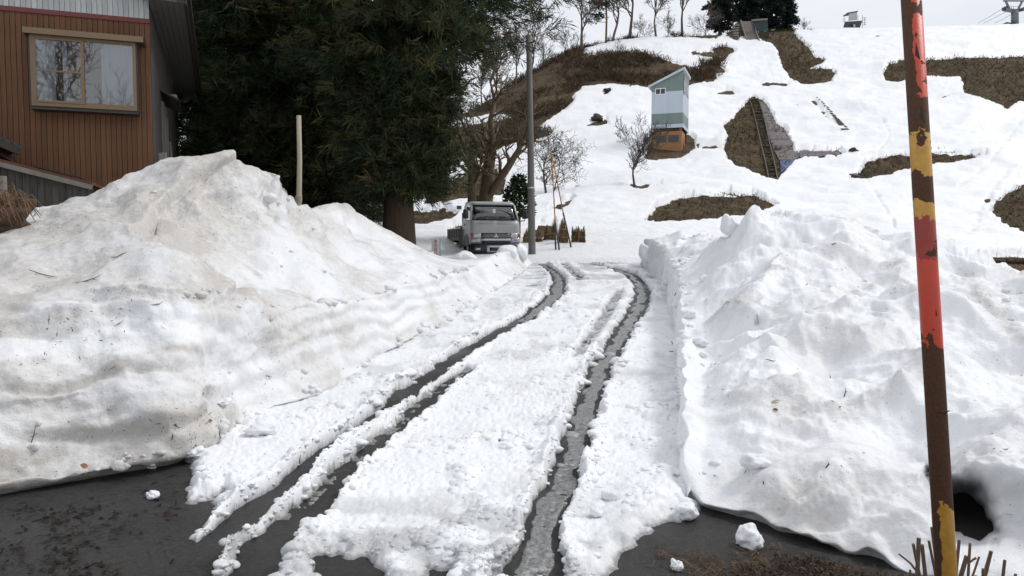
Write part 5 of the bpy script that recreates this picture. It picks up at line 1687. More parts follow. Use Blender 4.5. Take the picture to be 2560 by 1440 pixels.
    for k in range(3):
        a = math.radians(90 + 120 * k)
        d = Vector((math.cos(a), math.sin(a)))
        n2 = Vector((-d.y, d.x))
        L, w = .085, .0245 * 2 * .5 * 1.0
        w = L / math.sqrt(3) / 2 * 1.0
        pts = [Vector((0, 0)), d * (L / 2) + n2 * w, d * L, d * (L / 2) - n2 * w]
        em.prism([(p.x, p.y + .835) for p in pts], .012, 'y', -.038)
    em.build('badge', M_white, R)
    # wipers and washer dots
    for x0, x1 in ((-.52, .02), (.14, .70)):
        wp = MB()
        a = Vector((x0, .02 + bow(x0, 1.36) - .01, 1.35)); mid = Vector(((x0 + x1) / 2 - .05, .085, 1.46)); c_ = Vector((x1, .075 + bow(x1, 1.4), 1.43))
        wp.tube([a, mid], .010, 5); wp.tube([(mid.x - .22, mid.y, mid.z - .03), mid, c_], .011, 5)
        wp.build('wiper', M_black, R)
    # cab inside: back wall with two-pane window, dashboard, seats, wheel
    bk = MB()
    bk.box(-.74, -.34, 1.54, 1.57, .7, 1.96); bk.box(.34, .74, 1.54, 1.57, .7, 1.96); bk.box(-.34, .34, 1.54, 1.57, .7, 1.52); bk.box(-.34, .34, 1.54, 1.57, 1.80, 1.96); bk.box(-.025, .025, 1.54, 1.57, 1.52, 1.80)
    bk.build('cab_back', M_grey_in, R)
    MB().box(-.78, .78, .24, .56, 1.10, 1.33).build('dashboard', M_seat, R, False, .03)
    MB().box(-.78, .78, .30, 1.52, .58, .70).build('cab_floor', M_black, R)
    for x in (-.44, .40):
        se = MB(); se.box(x - .24, x + .24, .75, 1.20, .72, .98); se.box(x - .23, x + .23, 1.20, 1.36, .94, 1.52)
        so_ = se.build('seat', M_seat, R, True, .04)
        MB().box(x - .13, x + .13, 1.22, 1.32, 1.54, 1.72).build('headrest', M_seat, so_, True, .04)
    sw = MB()
    ring = [(-.44 + .20 * math.cos(t), .66 - .09 * math.sin(t), 1.30 + .17 * math.sin(t)) for t in np.linspace(0, 2 * math.pi, 17)]
    sw.tube(ring, .015, 6, False); sw.build('steering_wheel', M_black, R)
    # bed
    MB().box(-.85, .85, 1.72, 4.65, .70, .80).build('bed_floor', M_bed, R)
    for s in (-1, 1):
        g_ = MB().box(min(.83 * s, .86 * s), max(.83 * s, .86 * s), 1.74, 4.63, .80, 1.14)
        gate = g_.build('side_gate', M_bed, R)
        for y in np.linspace(1.80, 4.55, 8):
            MB().box(min(.861 * s, .885 * s), max(.861 * s, .885 * s), y - .03, y + .03, .80, 1.12).build('gate_rib', M_wood_grey, gate)
        MB().box(min(.861 * s, .893 * s), max(.861 * s, .893 * s), 1.74, 4.63, 1.121, 1.15).build('gate_rail', M_silver, gate)
        MB().box(min(.38 * s, .48 * s), max(.38 * s, .48 * s), .3, 4.55, .50, .69).build('chassis_rail', M_black, R)
    MB().box(-.83, .83, 4.605, 4.645, .80, 1.14).build('tail_gate', M_bed, R)
    hb = MB()
    for x in (-.80, -.40, 0, .40, .80): hb.box(x - .025, x + .025, 1.68, 1.73, .80, 1.60)
    hb.box(-.825, .825, 1.675, 1.735, 1.60, 1.66)
    hb.build('headboard', M_bed, R)
    MB().tube([(-.9, 1.66, .45), (-.9, 1.66, 1.1)], .05, 8).build('air_intake', M_bed, R)
    MB().box(-1.02, -.86, 1.60, 1.66, 1.78, 1.90).build('side_marker', M_wood_grey, R)
    MB().box(-.95, -.55, 2.2, 2.9, .35, .62).build('fuel_tank', M_silver, R, False, .03)
    # driver
    bpy.context.view_layer.update()
    D = empty('person', R.matrix_world @ Vector((-.44, 1.05, .98)), rz)
    tag(D, 'driver in dark jacket sitting behind the truck windscreen', 'person')
    vs = [(0, .02, .06), (0, .04, .24), (0, .02, .42), (0, .0, .53), (-.17, .0, .44), (-.22, -.16, .26), (-.16, -.34, .26), (.17, .0, .44), (.22, -.16, .26), (.16, -.34, .26), (-.10, -.12, .05), (-.11, -.42, .05), (-.11, -.46, -.24), (.10, -.12, .05), (.11, -.42, .05), (.11, -.46, -.24)]
    es = [(0, 1), (1, 2), (2, 3), (2, 4), (4, 5), (5, 6), (2, 7), (7, 8), (8, 9), (0, 10), (10, 11), (11, 12), (0, 13), (13, 14), (14, 15)]
    rd = [(.17, .12), (.16, .11), (.15, .10), (.055, .055), (.08, .08), (.055, .055), (.04, .04), (.08, .08), (.055, .055), (.04, .04), (.09, .09), (.075, .075), (.05, .05), (.09, .09), (.075, .075), (.05, .05)]
    skin_body('body', vs, es, rd, M_jacket, D)
    MB().blob((0, -.02, .66), .105, 3, 3, .03, (.85, .95, 1.18)).build('head', M_skin, D, True)
    hr = MB().blob((0, .015, .70), .112, 4, 3, .06, (.9, .98, 1.05)); hr.build('hair', M_jacket, D, True)
    for s in (-1, 1):
        h = MB()
        h.blob((s * .15, -.37, .275), .045, 5, 2, .05, (1, .7, .9))
        for k in range(4): h.tube([(s * .15 - .03 + .02 * k, -.39, .30), (s * .15 - .03 + .02 * k, -.425, .305), (s * .15 - .03 + .02 * k, -.43, .275)], .010, 5)
        h.tube([(s * .11, -.37, .27), (s * .085, -.40, .29)], .011, 5)
        h.build('hand', M_skin, D, True)
    MB().box(-.22, .22, -.40, -.05, .03, .10).build('lap_cloth', M_blue_cloth, D, True, .03)
    return R
truck()

# ================================================================== warning sign
M_signred = simple('sign_red', (0.50, 0.02, 0.03), 0.5, 0, 0.05)
M_signblue = simple('sign_edge', (0.10, 0.18, 0.30), 0.5, 0, 0.05)
def sign():
    c_ = P(1089, 616, 25.2)
    R = empty('sign', (c_.x, c_.y, c_.z - 0.75), math.radians(-4))
    tag(R, 'narrow white board with red Japanese writing standing in the snow', 'sign')
    MB().box(-.135, .135, 0, .012, .40, 1.0).build('board', M_white, R)
    MB().box(.1355, .155, 0, .016, .40, 1.0).build('board_edge', M_signblue, R)
    MB().box(-.02, .02, .013, .04, -.3, .9).build('post', M_wood_grey, R)
    text_mesh('車両通行止', .125, 'lettering', M_signred, R, Matrix.Translation((0, -.003, .655)) @ Matrix.Rotation(math.radians(90), 4, 'X'), .001, True)
sign()

# ================================================================== poles
def upole():
    b = P(1330, 632, 27.0); t = P(1322, 88, 27.0)
    R = empty('utility_pole', (b.x, b.y, .6))
    tag(R, 'tall grey utility pole rising beside the truck into the cedar branches', 'utility pole')
    L = lambda p: Vector(p) - R.location
    MB().tube([(0, 0, 0), L(b), L(P(1326, 340, 27)), L(t)], [.135, .13, .11, .095], 14).build('pole', M_pole, R, True)
    MB().tube([L(P(1328, 470, 27)) - Vector((0, 0, .02)), L(P(1328, 470, 27)) + Vector((0, 0, .03))], [.137, .137], 14).build('band', M_silver, R)
upole()
M_yel = simple('yellow_sleeve', (0.36, 0.17, 0.025), 0.6, 0, 0.35, 20)
M_dkgrey = simple('dark_grey_paint', (0.035, 0.045, 0.050), 0.6, 0, 0.3, 12)
def stay(a, m, b, Y, lab):
    A, M2, B = P(*a, Y + .5), P(*m, Y + .1), P(*b, Y)
    R = empty('stay_pole', B - Vector((0, 0, .3)))
    L = lambda p: Vector(p) - R.location
    MB().tube([L(A), L(M2)], .021, 7).build('yellow_sleeve', M_yel, R, True)
    MB().tube([L(M2), L(B) , L(B) - (A - B).normalized() * .3], .033, 7).build('dark_foot', M_dkgrey, R, True)
    tag(R, lab, 'pole', 'yellow and dark stays')
stay((1379, 382), (1388, 556), (1397, 614), 28.0, 'thin yellow stay with dark foot, nearer the utility pole')
stay((1381, 390), (1408, 532), (1424, 600), 28.6, 'thin yellow stay leaning further out, its foot among the straw bundles')
stay((1386, 548), (1388, 575), (1389, 616), 28.1, 'short dark post with yellow tip at the foot of the stays')

def pale_post():
    b = P(747, 520, 17.5); t = P(747, 289, 17.5)
    R = empty('wooden_post', (b.x, b.y, b.z - 1.4))
    tag(R, 'pale cut wooden post with rope at its foot behind the snow bank', 'post')
    L = lambda p: Vector(p) - R.location
    MB().tube([(0, 0, 0), L(b), L(P(749, 400, 17.5)), L(t)], [.066, .062, .056, .052], 12).build('shaft', M_post, R, True)
    rp = MB()
    for k in range(5):
        z = L(P(747, 494, 17.5)).z - .03 * k
        rp.tube([(.07 * math.cos(q), .07 * math.sin(q), z + .006 * q) for q in np.linspace(0, 6.28, 11)], .014, 5, False)
    rp.build('rope', M_post, R, True)
pale_post()

# rusty red and yellow snow pole in front
def pole_mat():
    k = NT('peeling_pole')
    tcx = k.n('ShaderNodeTexCoord')
    vm = k.n('ShaderNodeVectorMath', operation='ADD')
    sep0 = k.n('ShaderNodeSeparateXYZ'); k.l(tcx.outputs['Object'], sep0.inputs[0])
    dd = P(2262, -260, 2.50) - P(2392, 1860, 2.33)
    cmb = k.n('ShaderNodeCombineXYZ'); k.l(k.math('MULTIPLY', sep0.outputs['Z'], -dd.x / dd.z), cmb.inputs[0])
    k.l(tcx.outputs['Object'], vm.inputs[0]); k.l(cmb.outputs[0], vm.inputs[1])
    sep = k.n('ShaderNodeSeparateXYZ')
    k.l(vm.outputs[0], sep.inputs[0])
    v = vm.outputs[0]
    nz = k.noise(v, 26, 5, 0.6)
    nz2 = k.noise(v, 9, 4, 0.6)
    z = k.math('ADD', sep.outputs['Z'], k.math('MULTIPLY', k.math('SUBTRACT', nz, 0.5), 0.11))
    z = k.math('ADD', z, k.math('MULTIPLY', sep.outputs['X'], 0.35))
    zn = k.math('DIVIDE', z, 3.2)
    r = k.n('ShaderNodeValToRGB')
    r.color_ramp.interpolation = 'CONSTANT'
    Yl, Rd, Dr, Ru = (0.62, 0.34, 0.055), (0.66, 0.050, 0.026), (0.34, 0.022, 0.022), (0.045, 0.022, 0.013)
    PB = P(2392, 1860, 2.33)
    def zl(vv): return (P(2300, vv, 2.4).z - PB.z) / 3.2
    stops = [(0.0, Yl), (zl(1700), Ru), (zl(1500), Yl), (zl(1255), Ru), (zl(868), Rd), (zl(648), Dr), (zl(552), Yl), (zl(512), Ru), (zl(438), Yl), (zl(325), Ru), (zl(232), Rd), (zl(-260), Yl)]
    e = r.color_ramp.elements
    while len(e) < len(stops): e.new(0.5)
    for q, (p_, c_) in zip(e, stops):
        q.position = max(0, min(1, p_)); q.color = c_ + (1,)
    k.l(zn, r.inputs['Fac'])
    # rust eating in: left half of the upper section, blotches elsewhere
    xl = k.math('ADD', sep.outputs['X'], k.math('MULTIPLY', k.math('SUBTRACT', nz, 0.5), 0.03))
    upper = k.math('GREATER_THAN', sep.outputs['Z'], P(2300, 325, 2.4).z - PB.z)
    m1 = k.math('MULTIPLY', k.math('LESS_THAN', xl, -0.015), upper)
    low = k.math('LESS_THAN', sep.outputs['Z'], P(2300, 1150, 2.4).z - PB.z)
    m3 = k.math('MULTIPLY', k.math('LESS_THAN', xl, -0.023), low)
    blot = k.math('GREATER_THAN', k.math('ADD', k.math('MULTIPLY', nz2, 0.65), k.math('MULTIPLY', nz, 0.35)), 0.565)
    rust_m = k.math('MAXIMUM', k.math('MAXIMUM', m1, m3), blot)
    rust = k.mix(k.noise(v, 110, 5, 0.75), (0.014, 0.009, 0.007), (0.150, 0.066, 0.030))
    paint = k.mix(k.ramp(k.noise(v, 40, 4), [(0.3, 0.0), (0.75, 0.45)]), r.outputs['Color'], (0.25, 0.10, 0.03))
    isr = k.n('ShaderNodeSeparateColor'); k.l(r.outputs['Color'], isr.inputs[0])
    m2 = k.math('LESS_THAN', isr.outputs[0], 0.08)
    rm = k.math('MAXIMUM', rust_m, m2)
    k.col(k.mix(rm, paint, rust))
    k.rough(k.ramp(rm, [(0.0, 0.42), (1.0, 0.9)]))
    h = k.math('ADD', k.math('MULTIPLY', rm, -1.0), k.math('MULTIPLY', k.noise(v, 140, 4, 0.7), 0.5))
    k.bump(h, 0.6, 0.003)
    return k.m
M_mpole = pole_mat()
def marker_pole():
    B = P(2392, 1860, 2.33)
    T = P(2262, -260, 2.50)
    R = empty('snow_pole', B)
    d = (T - B)
    tag(R, 'rusty snow marker pole with peeling red and yellow paint', 'pole')
    o = MB().tube([-d * .05, d * .5, d], [.0315, .0305, .0295], 32).build('shaft', M_mpole, R, True)
    # curled paint flakes
    M_fl = simple('paint_flake', (0.03, 0.022, 0.02), 0.7, 0, 0.3)
    M_flr = simple('red_flake', (0.42, 0.03, 0.02), 0.5, 0, 0.2)
    for (u, v, h, m_) in [(2309, 285, 46, M_fl), (2343, 818, 22, M_flr), (2297, 128, 40, M_fl), (2339, 760, 60, M_fl)]:
        p0 = P(u - 6, v - h / 2, 2.40) - B; p1 = P(u + 4, v + h / 2, 2.38) - B; p2 = P(u - 8, v + h / 4, 2.40) - B
        f = MB(); n_ = Vector((0, .004, 0))
        f.add([p0, p1, p2, p0 + n_, p1 + n_, p2 + n_], [(0, 1, 2), (5, 4, 3), (0, 3, 4, 1), (1, 4, 5, 2), (2, 5, 3, 0)])
        f.build('paint_flake', m_, R)
marker_pole()

# cut shrub stems at its foot
M_stem = simple('cut_stem', (0.15, 0.105, 0.075), 0.85, 0, 0.4, 25, 0.2, 0.3, (1, 1, 0.2))
def stems():
    b = P(2390, 1780, 2.6)
    R = empty('cut_shrub', (b.x, b.y, 0))
    tag(R, 'cluster of cut-off shrub stems around the foot of the rusty pole', 'shrub')
    r = np.random.default_rng(12)
    tips = [(2283, 1360, 9), (2297, 1345, 12), (2305, 1362, 11), (2322, 1352, 8), (2330, 1318, 10), (2398, 1350, 9), (2425, 1358, 8), (2417, 1390, 13), (2448, 1392, 6), (2458, 1422, 10), (2478, 1378, 11), (2472, 1392, 7), (2512, 1400, 9), (2275, 1425, 7), (2440, 1440, 9), (2345, 1420, 7), (2540, 1435, 8)]
    for (u, v, w) in tips:
        Y = 2.62 + r.uniform(-.18, .25)
        t = P(u, v, Y); f = Vector((t.x * .55 + b.x * .45 + r.normal(0, .05), Y + r.normal(0, .05), -.02))
        rad = w / F * Y * .5
        mid = (t + f) / 2 + Vector((r.normal(0, .012), 0, 0))
        MB().tube([f - R.location, mid - R.location, t - R.location], [rad * 1.1, rad, rad * .85], 7).build('stem', M_stem, R)
    for (u0, v0, u1, v1) in [(2247, 1385, 2300, 1440), (2420, 1410, 2440, 1395), (2330, 1400, 2350, 1440)]:
        MB().tube([P(u0, v0, 2.7) - R.location, P((u0 + u1) / 2 + 3, (v0 + v1) / 2 - 4, 2.7) - R.location, P(u1, v1, 2.7) - R.location], [.003, .004, .005], 5).build('twig', M_stem, R)
stems()

# ================================================================== straw bundles by the field
M_straw = foliage_mat('straw', (0.060, 0.034, 0.017), (0.34, 0.23, 0.11))
def bundle(u, vt, vb, wpx, Y, seed, lab, split=False):
    b = P(u, vb + 6, Y)
    b.z = min(b.z, float(hill_z(b.x, b.y)) + .25)
    R = empty('straw_bundle', b)
    h = (P(u, vt, Y).z - b.z) * (0.9 if split else 1.05); w = wpx / F * Y / 2
    r = np.random.default_rng(seed)
    n = 700
    th = r.uniform(0, 6.28, n); rr = np.sqrt(r.uniform(.15, 1.15, n))
    base = np.stack([np.cos(th) * rr * w, np.sin(th) * rr * w, r.uniform(-.1, .3, n) * h], -1)
    tw = .12 + .45 * r.random(n)
    tw = tw * r.uniform(.6, 1.5, n)
    top = np.stack([np.cos(th + .5) * rr * w * tw, np.sin(th + .5) * rr * w * tw, h * (.35 + .72 * r.random(n) * (1.15 - .6 * rr))], -1)
    if split: top[:, 0] += np.where(base[:, 0] > 0, w * .55, -w * .6) * (top[:, 2] / h) ** 2; top[:, 2] *= .55 + .45 * np.abs(np.clip(base[:, 0] / w, -1, 1)) ** .5
    sd_ = np.cross(top - base, r.normal(0, 1, (n, 3))); sd_ /= np.linalg.norm(sd_, axis=1, keepdims=True)
    ww = r.uniform(.005, .012, n)[:, None] * sd_
    V = np.stack([base - ww, base + ww, top + ww * .5, top - ww * .5], 1).reshape(-1, 3)
    T = np.repeat(r.random(n), 4)
    link(bpy.data.objects.new('straw', np_mesh('straw', V, np.arange(n * 4).reshape(n, 4), M_straw, False, {'tint': T})), R)
    MB().tube([(0, 0, -.1), (0, 0, h * .45), (0, 0, h * .65)], [w * .6, w * .40, w * .10], 9).build('core', M_wood_dark, R, True)
    for f in (.25, .55):
        k = w * (1.0 - .55 * f)
        MB().tube([(k * math.cos(q), k * math.sin(q), h * f) for q in np.linspace(0, 6.28, 15)], .010, 5, False).build('tie', M_post, R)
    tag(R, lab, 'straw bundle', 'straw-wrapped bundles along the field edge')
for i, a in enumerate([(1318, 570, 622, 30, 30.0, 'loose straw bundle between truck and utility pole'), (1347, 575, 616, 26, 30.2, 'straw bundle just right of the utility pole'), (1367, 562, 612, 20, 30.4, 'slim straw bundle, second right of the utility pole'),
                       (1383, 558, 612, 18, 30.2, 'straw bundle tied against the nearer yellow stay'), (1407, 546, 604, 28, 29.6, 'tall straw bundle crossed by the outer yellow stay'), (1436, 550, 596, 16, 29.8, 'narrow straw bundle next to the forked one'), (1453, 549, 594, 22, 29.6, 'dark forked straw bundle at the end of the row')]):
    bundle(a[0], a[1], a[2], a[3], a[4], 30 + i, a[5], i >= 5)

# ================================================================== judges' tower on the slope
def corr_mat(name, c, dark):
    k = NT(name)
    v = k.coord('Object')
    wv = k.n('ShaderNodeTexWave'); wv.inputs['Scale'].default_value = 3.2; wv.bands_direction = 'X'
    k.l(v, wv.inputs['Vector'])
    st = k.coord('Object', (1, 1, .08))
    k.col(k.mix(k.ramp(k.noise(st, 1.6, 5, .7), [(.45, 0), (.85, .6)]), c, dark))
    k.rough(.5)
    k.bump(wv.outputs['Fac'], .25, .03)
    return k.m
M_tgreen = corr_mat('tower_green', (0.160, 0.215, 0.200), (0.105, 0.135, 0.125))
M_twhite = corr_mat('tower_white', (0.47, 0.53, 0.60), (0.34, 0.36, 0.38))
M_torange = simple('tower_orange', (0.29, 0.135, 0.050), 0.7, 0, 0.15, 1.5)
M_tred = simple('red_steel', (0.20, 0.045, 0.022), 0.6, 0, 0.2)
M_tdark = simple('dark_window', (0.045, 0.048, 0.055), 0.25, 0, 0.3, 3)
def tower():
    K = P(1707, 318, 90.0)
    rz = math.atan2(-.333, .943)
    g0 = P(1707, 388, 90.0).z
    R = empty('judging_tower', (K.x, K.y, g0 - .6), rz)
    tag(R, 'green and white banded judging tower on an orange base, standing on the slope', 'tower')
    Zp = lambda v: P(1707, v, 90.0).z - R.location.z
    Wd, Dp = 3.62, 5.4
    zb, z1, z2, z3 = Zp(318), Zp(309), Zp(281), Zp(226)
    ztr, ztl = Zp(176), Zp(176) - 1.62
    def band(za, zb_, mat, name, pr=0.0):
        m = MB()
        m.box(-Wd - pr, pr, -pr, .10 - pr, za, zb_); m.box(-.10 + pr, pr, .10 - pr, Dp + pr, za, zb_); m.box(-Wd - pr, -Wd + .10 - pr, .10 - pr, Dp + pr, za, zb_); m.box(-Wd + .10 - pr, -.10 + pr, Dp + pr - .10, Dp + pr, za, zb_)
        return m.build(name, mat, R)
    band(zb, z1, M_twhite, 'wall_band', .03)
    band(z1, z2, M_tgreen, 'wall_band')
    band(z2, z3, M_twhite, 'wall_band')
    m = MB()
    for y0 in (0.0, Dp - .1):
        m.prism([(-Wd, z3), (0, z3), (0, ztr), (-Wd, ztl)], .10, 'y', y0)
    m.box(-.10, 0, .10, Dp - .10, z3, ztr); m.box(-Wd, -Wd + .10, .10, Dp - .10, z3, ztl)
    m.build('wall_band', M_tgreen, R)
    rf = MB()
    rf.prism([(-Wd - .35, ztl - .14), (.18, ztr + .10), (.18, ztr + .36), (-Wd - .35, ztl + .10)], Dp + .6, 'y', -.3)
    rf.build('roof', M_twhite, R)
    MB().box(-Wd + .1, -.1, .1, Dp - .1, zb + .05, zb + .12).build('floor', M_wood_dark, R)
    # window with two panes on the front, tall windows and ladder rail on the right wall
    wx0, wx1, wz0, wz1 = -Wd + .42, -Wd + 1.62, Zp(233), Zp(217)
    f = MB(); t = .07
    f.box(wx0, wx1, -.06, -.002, wz1 - t, wz1); f.box(wx0, wx1, -.06, -.002, wz0, wz0 + t); f.box(wx0, wx0 + t, -.06, -.002, wz0 + t, wz1 - t); f.box(wx1 - t, wx1, -.06, -.002, wz0 + t, wz1 - t); xm = (wx0 + wx1) / 2; f.box(xm - t / 2, xm + t / 2, -.06, -.002, wz0 + t, wz1 - t)
    w = f.build('window', M_white, R)
    for a, b_ in ((wx0 + t, xm - t / 2), (xm + t / 2, wx1 - t)): MB().box(a, b_, -.03, -.003, wz0 + t, wz1 - t).build('pane', M_tdark, w)
    for k in range(4):
        y = .55 + k * 1.18
        o = MB().box(.003, .04, y, y + .55, Zp(228) , Zp(196)).build('side_window', M_tdark, R)
        MB().box(.042, .06, y + .06, y + .49, Zp(226), Zp(198)).build('pane', M_white, o)
    MB().box(.01, .10, .15, .25, Zp(236), Zp(184)).build('rail', M_wood_grey, R)
    # orange cabin below on red legs
    oz0, oz1 = Zp(378), Zp(326)
    c = MB()
    c.box(-Wd + .12, -.12, .12, .22, oz0, oz1); c.box(-.22, -.12, .22, Dp * .55, oz0, oz1); c.box(-Wd + .12, -Wd + .22, .22, Dp * .55, oz0, oz1); c.box(-Wd + .22, -.22, Dp * .55 - .1, Dp * .55, oz0, oz1)
    cb = c.build('cabin', M_torange, R)
    for a in (-Wd + .55, -Wd + 1.95):
        o = MB().box(a, a + 1.2, .085, .118, oz0 + 1.10, oz0 + 1.92).build('shutter', M_tdark, cb)
    MB().box(-.12, -.085, 1.3, 1.75, oz0 + .1, oz0 + 1.7).build('door', M_tdark, cb)
    for x in (-Wd + .22, -.42):
        for y in (.14, Dp - .5):
            MB().box(x, x + .26, y + .02, y + .28, -1.5, zb - .001).build('leg', M_tred, R)
    MB().box(-Wd + .5, -.5, .3, .45, zb - .28, zb - .002).build('floor_beam', M_wood_dark, R)
    for k in range(5): MB().box(-Wd + .7 + k * .5, -Wd + 1.1 + k * .5, .2, .5, oz0 - .62, oz0 - .32).build('stacked_frame', M_wood_grey, R)
    MB().beam((.02, Dp * .6, oz0 + .6), (.02, Dp, oz0 + 1.4), .08, .08).build('brace', M_wood_dark, R)
tower()

# ================================================================== landing-slope stairs and mats
def hz(p, up=0.0): return Vector((p.x, p.y, p.z + up))
M_stairs = simple('mossy_stair_wood', (0.105, 0.098, 0.080), 0.9, 0, 0.45, 3, 0.2, 0.3)
def stairs(path, wpx, nst, lab, mat):
    pts = [hill_hit(u, v) for u, v in path]
    seg = [0]
    for a, b in zip(pts[:-1], pts[1:]): seg.append(seg[-1] + (b - a).length)
    def at(t):
        s = t * seg[-1]
        for i in range(len(pts) - 1):
            if s <= seg[i + 1] + 1e-6:
                f = (s - seg[i]) / (seg[i + 1] - seg[i]); return pts[i].lerp(pts[i + 1], f)
        return pts[-1]
    R = empty('slope_stairs', pts[-1])
    tag(R, lab, 'stairs')
    L = lambda p: p - R.location
    for s in (-1, 1):
        m = MB()
        for i in range(10):
            a, b = at(i / 10), at((i + 1.03) / 10 if i < 9 else 1)
            oa = Vector((s * wpx / F * a.y / 2, 0, .16)); ob = Vector((s * wpx / F * b.y / 2, 0, .16))
            m.beam(L(a + oa), L(b + ob), .10, .26)
        m.build('stringer', mat, R)
    for i in range(nst):
        t = (i + .5) / nst
        a = at(t); w = wpx / F * a.y / 2 - .05
        z = a.z + .17
        o = MB().box(-w, w, -.22, .22, -.04, .04).build('tread', mat, R)
        o.location = L(Vector((a.x, a.y, z)))
        o.rotation_euler = (random.uniform(-.08, .08), random.uniform(-.05, .05), 0)
stairs([(1884, 248), (1897, 290), (1906, 330), (1915, 372), (1926, 415), (1933, 456)], 22, 27, 'grey wooden stairway climbing the landing slope beside the bare earth wedge', M_stairs)
def mat_mat(name, a, b):
    k = NT(name)
    v = k.coord('Object')
    br = k.n('ShaderNodeTexBrick')
    br.inputs['Scale'].default_value = 1.6; br.inputs['Color1'].default_value = tuple(a) + (1,); br.inputs['Color2'].default_value = tuple(b) + (1,); br.inputs['Mortar'].default_value = (.06, .055, .055, 1)
    k.l(k.coord('UV'), br.inputs['Vector']); 
    k.col(k.mix(k.noise(v, 1.3, 5, .7), br.outputs['Color'], (0.17, 0.145, 0.15)))
    k.rough(.9)
    k.bump(k.noise(v, 9, 4), .6, .05)
    return k.m
M_mats = mat_mat('plastic_mat', (0.145, 0.128, 0.122), (0.080, 0.075, 0.076))
M_tarp = simple('blue_tarp', (0.012, 0.050, 0.16), 0.6, 0, 0.25, 3)
M_moss = simple('mossy_edge', (0.040, 0.042, 0.018), 0.95, 0, 0.5, 4)
def mats():
    rows = [(256, 1897, 1909), (285, 1905, 1928), (316, 1913, 1948), (334, 1919, 1966), (351, 1925, 1978), (367, 1931, 1986), (381, 1937, 1994), (390, 1942, 2000), (402, 1948, 1988)]
    p0 = hill_hit(1950, 402)
    R = empty('jump_mats', p0)
    tag(R, 'strips of worn plastic matting bared along the landing slope edge', 'mat')
    L = lambda p: p - R.location
    up = Vector((0, 0, .12))
    def panel(c, mat, name):
        m = MB()
        dn = Vector((0, 0, -.10))
        m.add([L(p + up) for p in c] + [L(p + up + dn) for p in c], [(0, 1, 2, 3), (7, 6, 5, 4), (0, 4, 5, 1), (1, 5, 6, 2), (2, 6, 7, 3), (3, 7, 4, 0)])
        o = m.build(name, mat, R)
        uvl = o.data.uv_layers.new(name='UVMap')
        for lp in o.data.loops:
            co = o.data.vertices[lp.vertex_index].co
            uvl.data[lp.index].uv = (co.x * .9, (co.y + co.z) * .9)
    for (va, la, ra), (vb, lb_, rb) in zip(rows[:-1], rows[1:]):
        panel([hill_hit(la, va + .6), hill_hit(ra, va + .6), hill_hit(rb, vb), hill_hit(lb_, vb)], M_mats, 'mat_strip')
    for a, b in zip(range(2000, 2100, 20), range(2020, 2120, 20)):
        k = (a - 2000) / 110
        panel([hill_hit(a, 380 + 2 * k), hill_hit(b - .6, 380 + 2 * k), hill_hit(b - .6, 394 - 5 * k), hill_hit(a, 396 - 5 * k)], M_mats, 'mat_strip')
    panel([hill_hit(1950, 404), hill_hit(1986, 404), hill_hit(1964, 426), hill_hit(1952, 434)], M_tarp, 'tarp')
    panel([hill_hit(2118, 434), hill_hit(2128, 434), hill_hit(2138, 440), hill_hit(2124, 439)], M_mats, 'mat_strip')
    panel([hill_hit(2128, 433), hill_hit(2140, 433), hill_hit(2146, 442), hill_hit(2136, 441)], M_tarp, 'tarp')
mats()
# dark rungs showing through the snow further along
def rungs():
    p0 = hill_hit(2105, 330)
    R = empty('snowed_in_steps', p0)
    tag(R, 'dark gaps of a second stairway showing through the slope snow', 'stairs')
    r = random.Random(4)
    for i in range(17):
        t = i / 16
        u, v = 2044 + 68 * t ** .9, 252 + 80 * t
        w = 3 + 14 * t * t
        p = hill_hit(u, v)
        up = .42 + .05
        ww = w / F * p.y / 2
        d = .12 + .45 * t * r.uniform(.4, 1)
        o = MB().box(-ww, ww, -d, d, -.05, .05).build('step', M_wood_dark, R)
        o.location = Vector((p.x + r.uniform(-.1, .1), p.y, p.z + up)) - R.location
        o.rotation_euler = (math.radians(24), math.radians(r.uniform(-5, 5)), 0)
rungs()

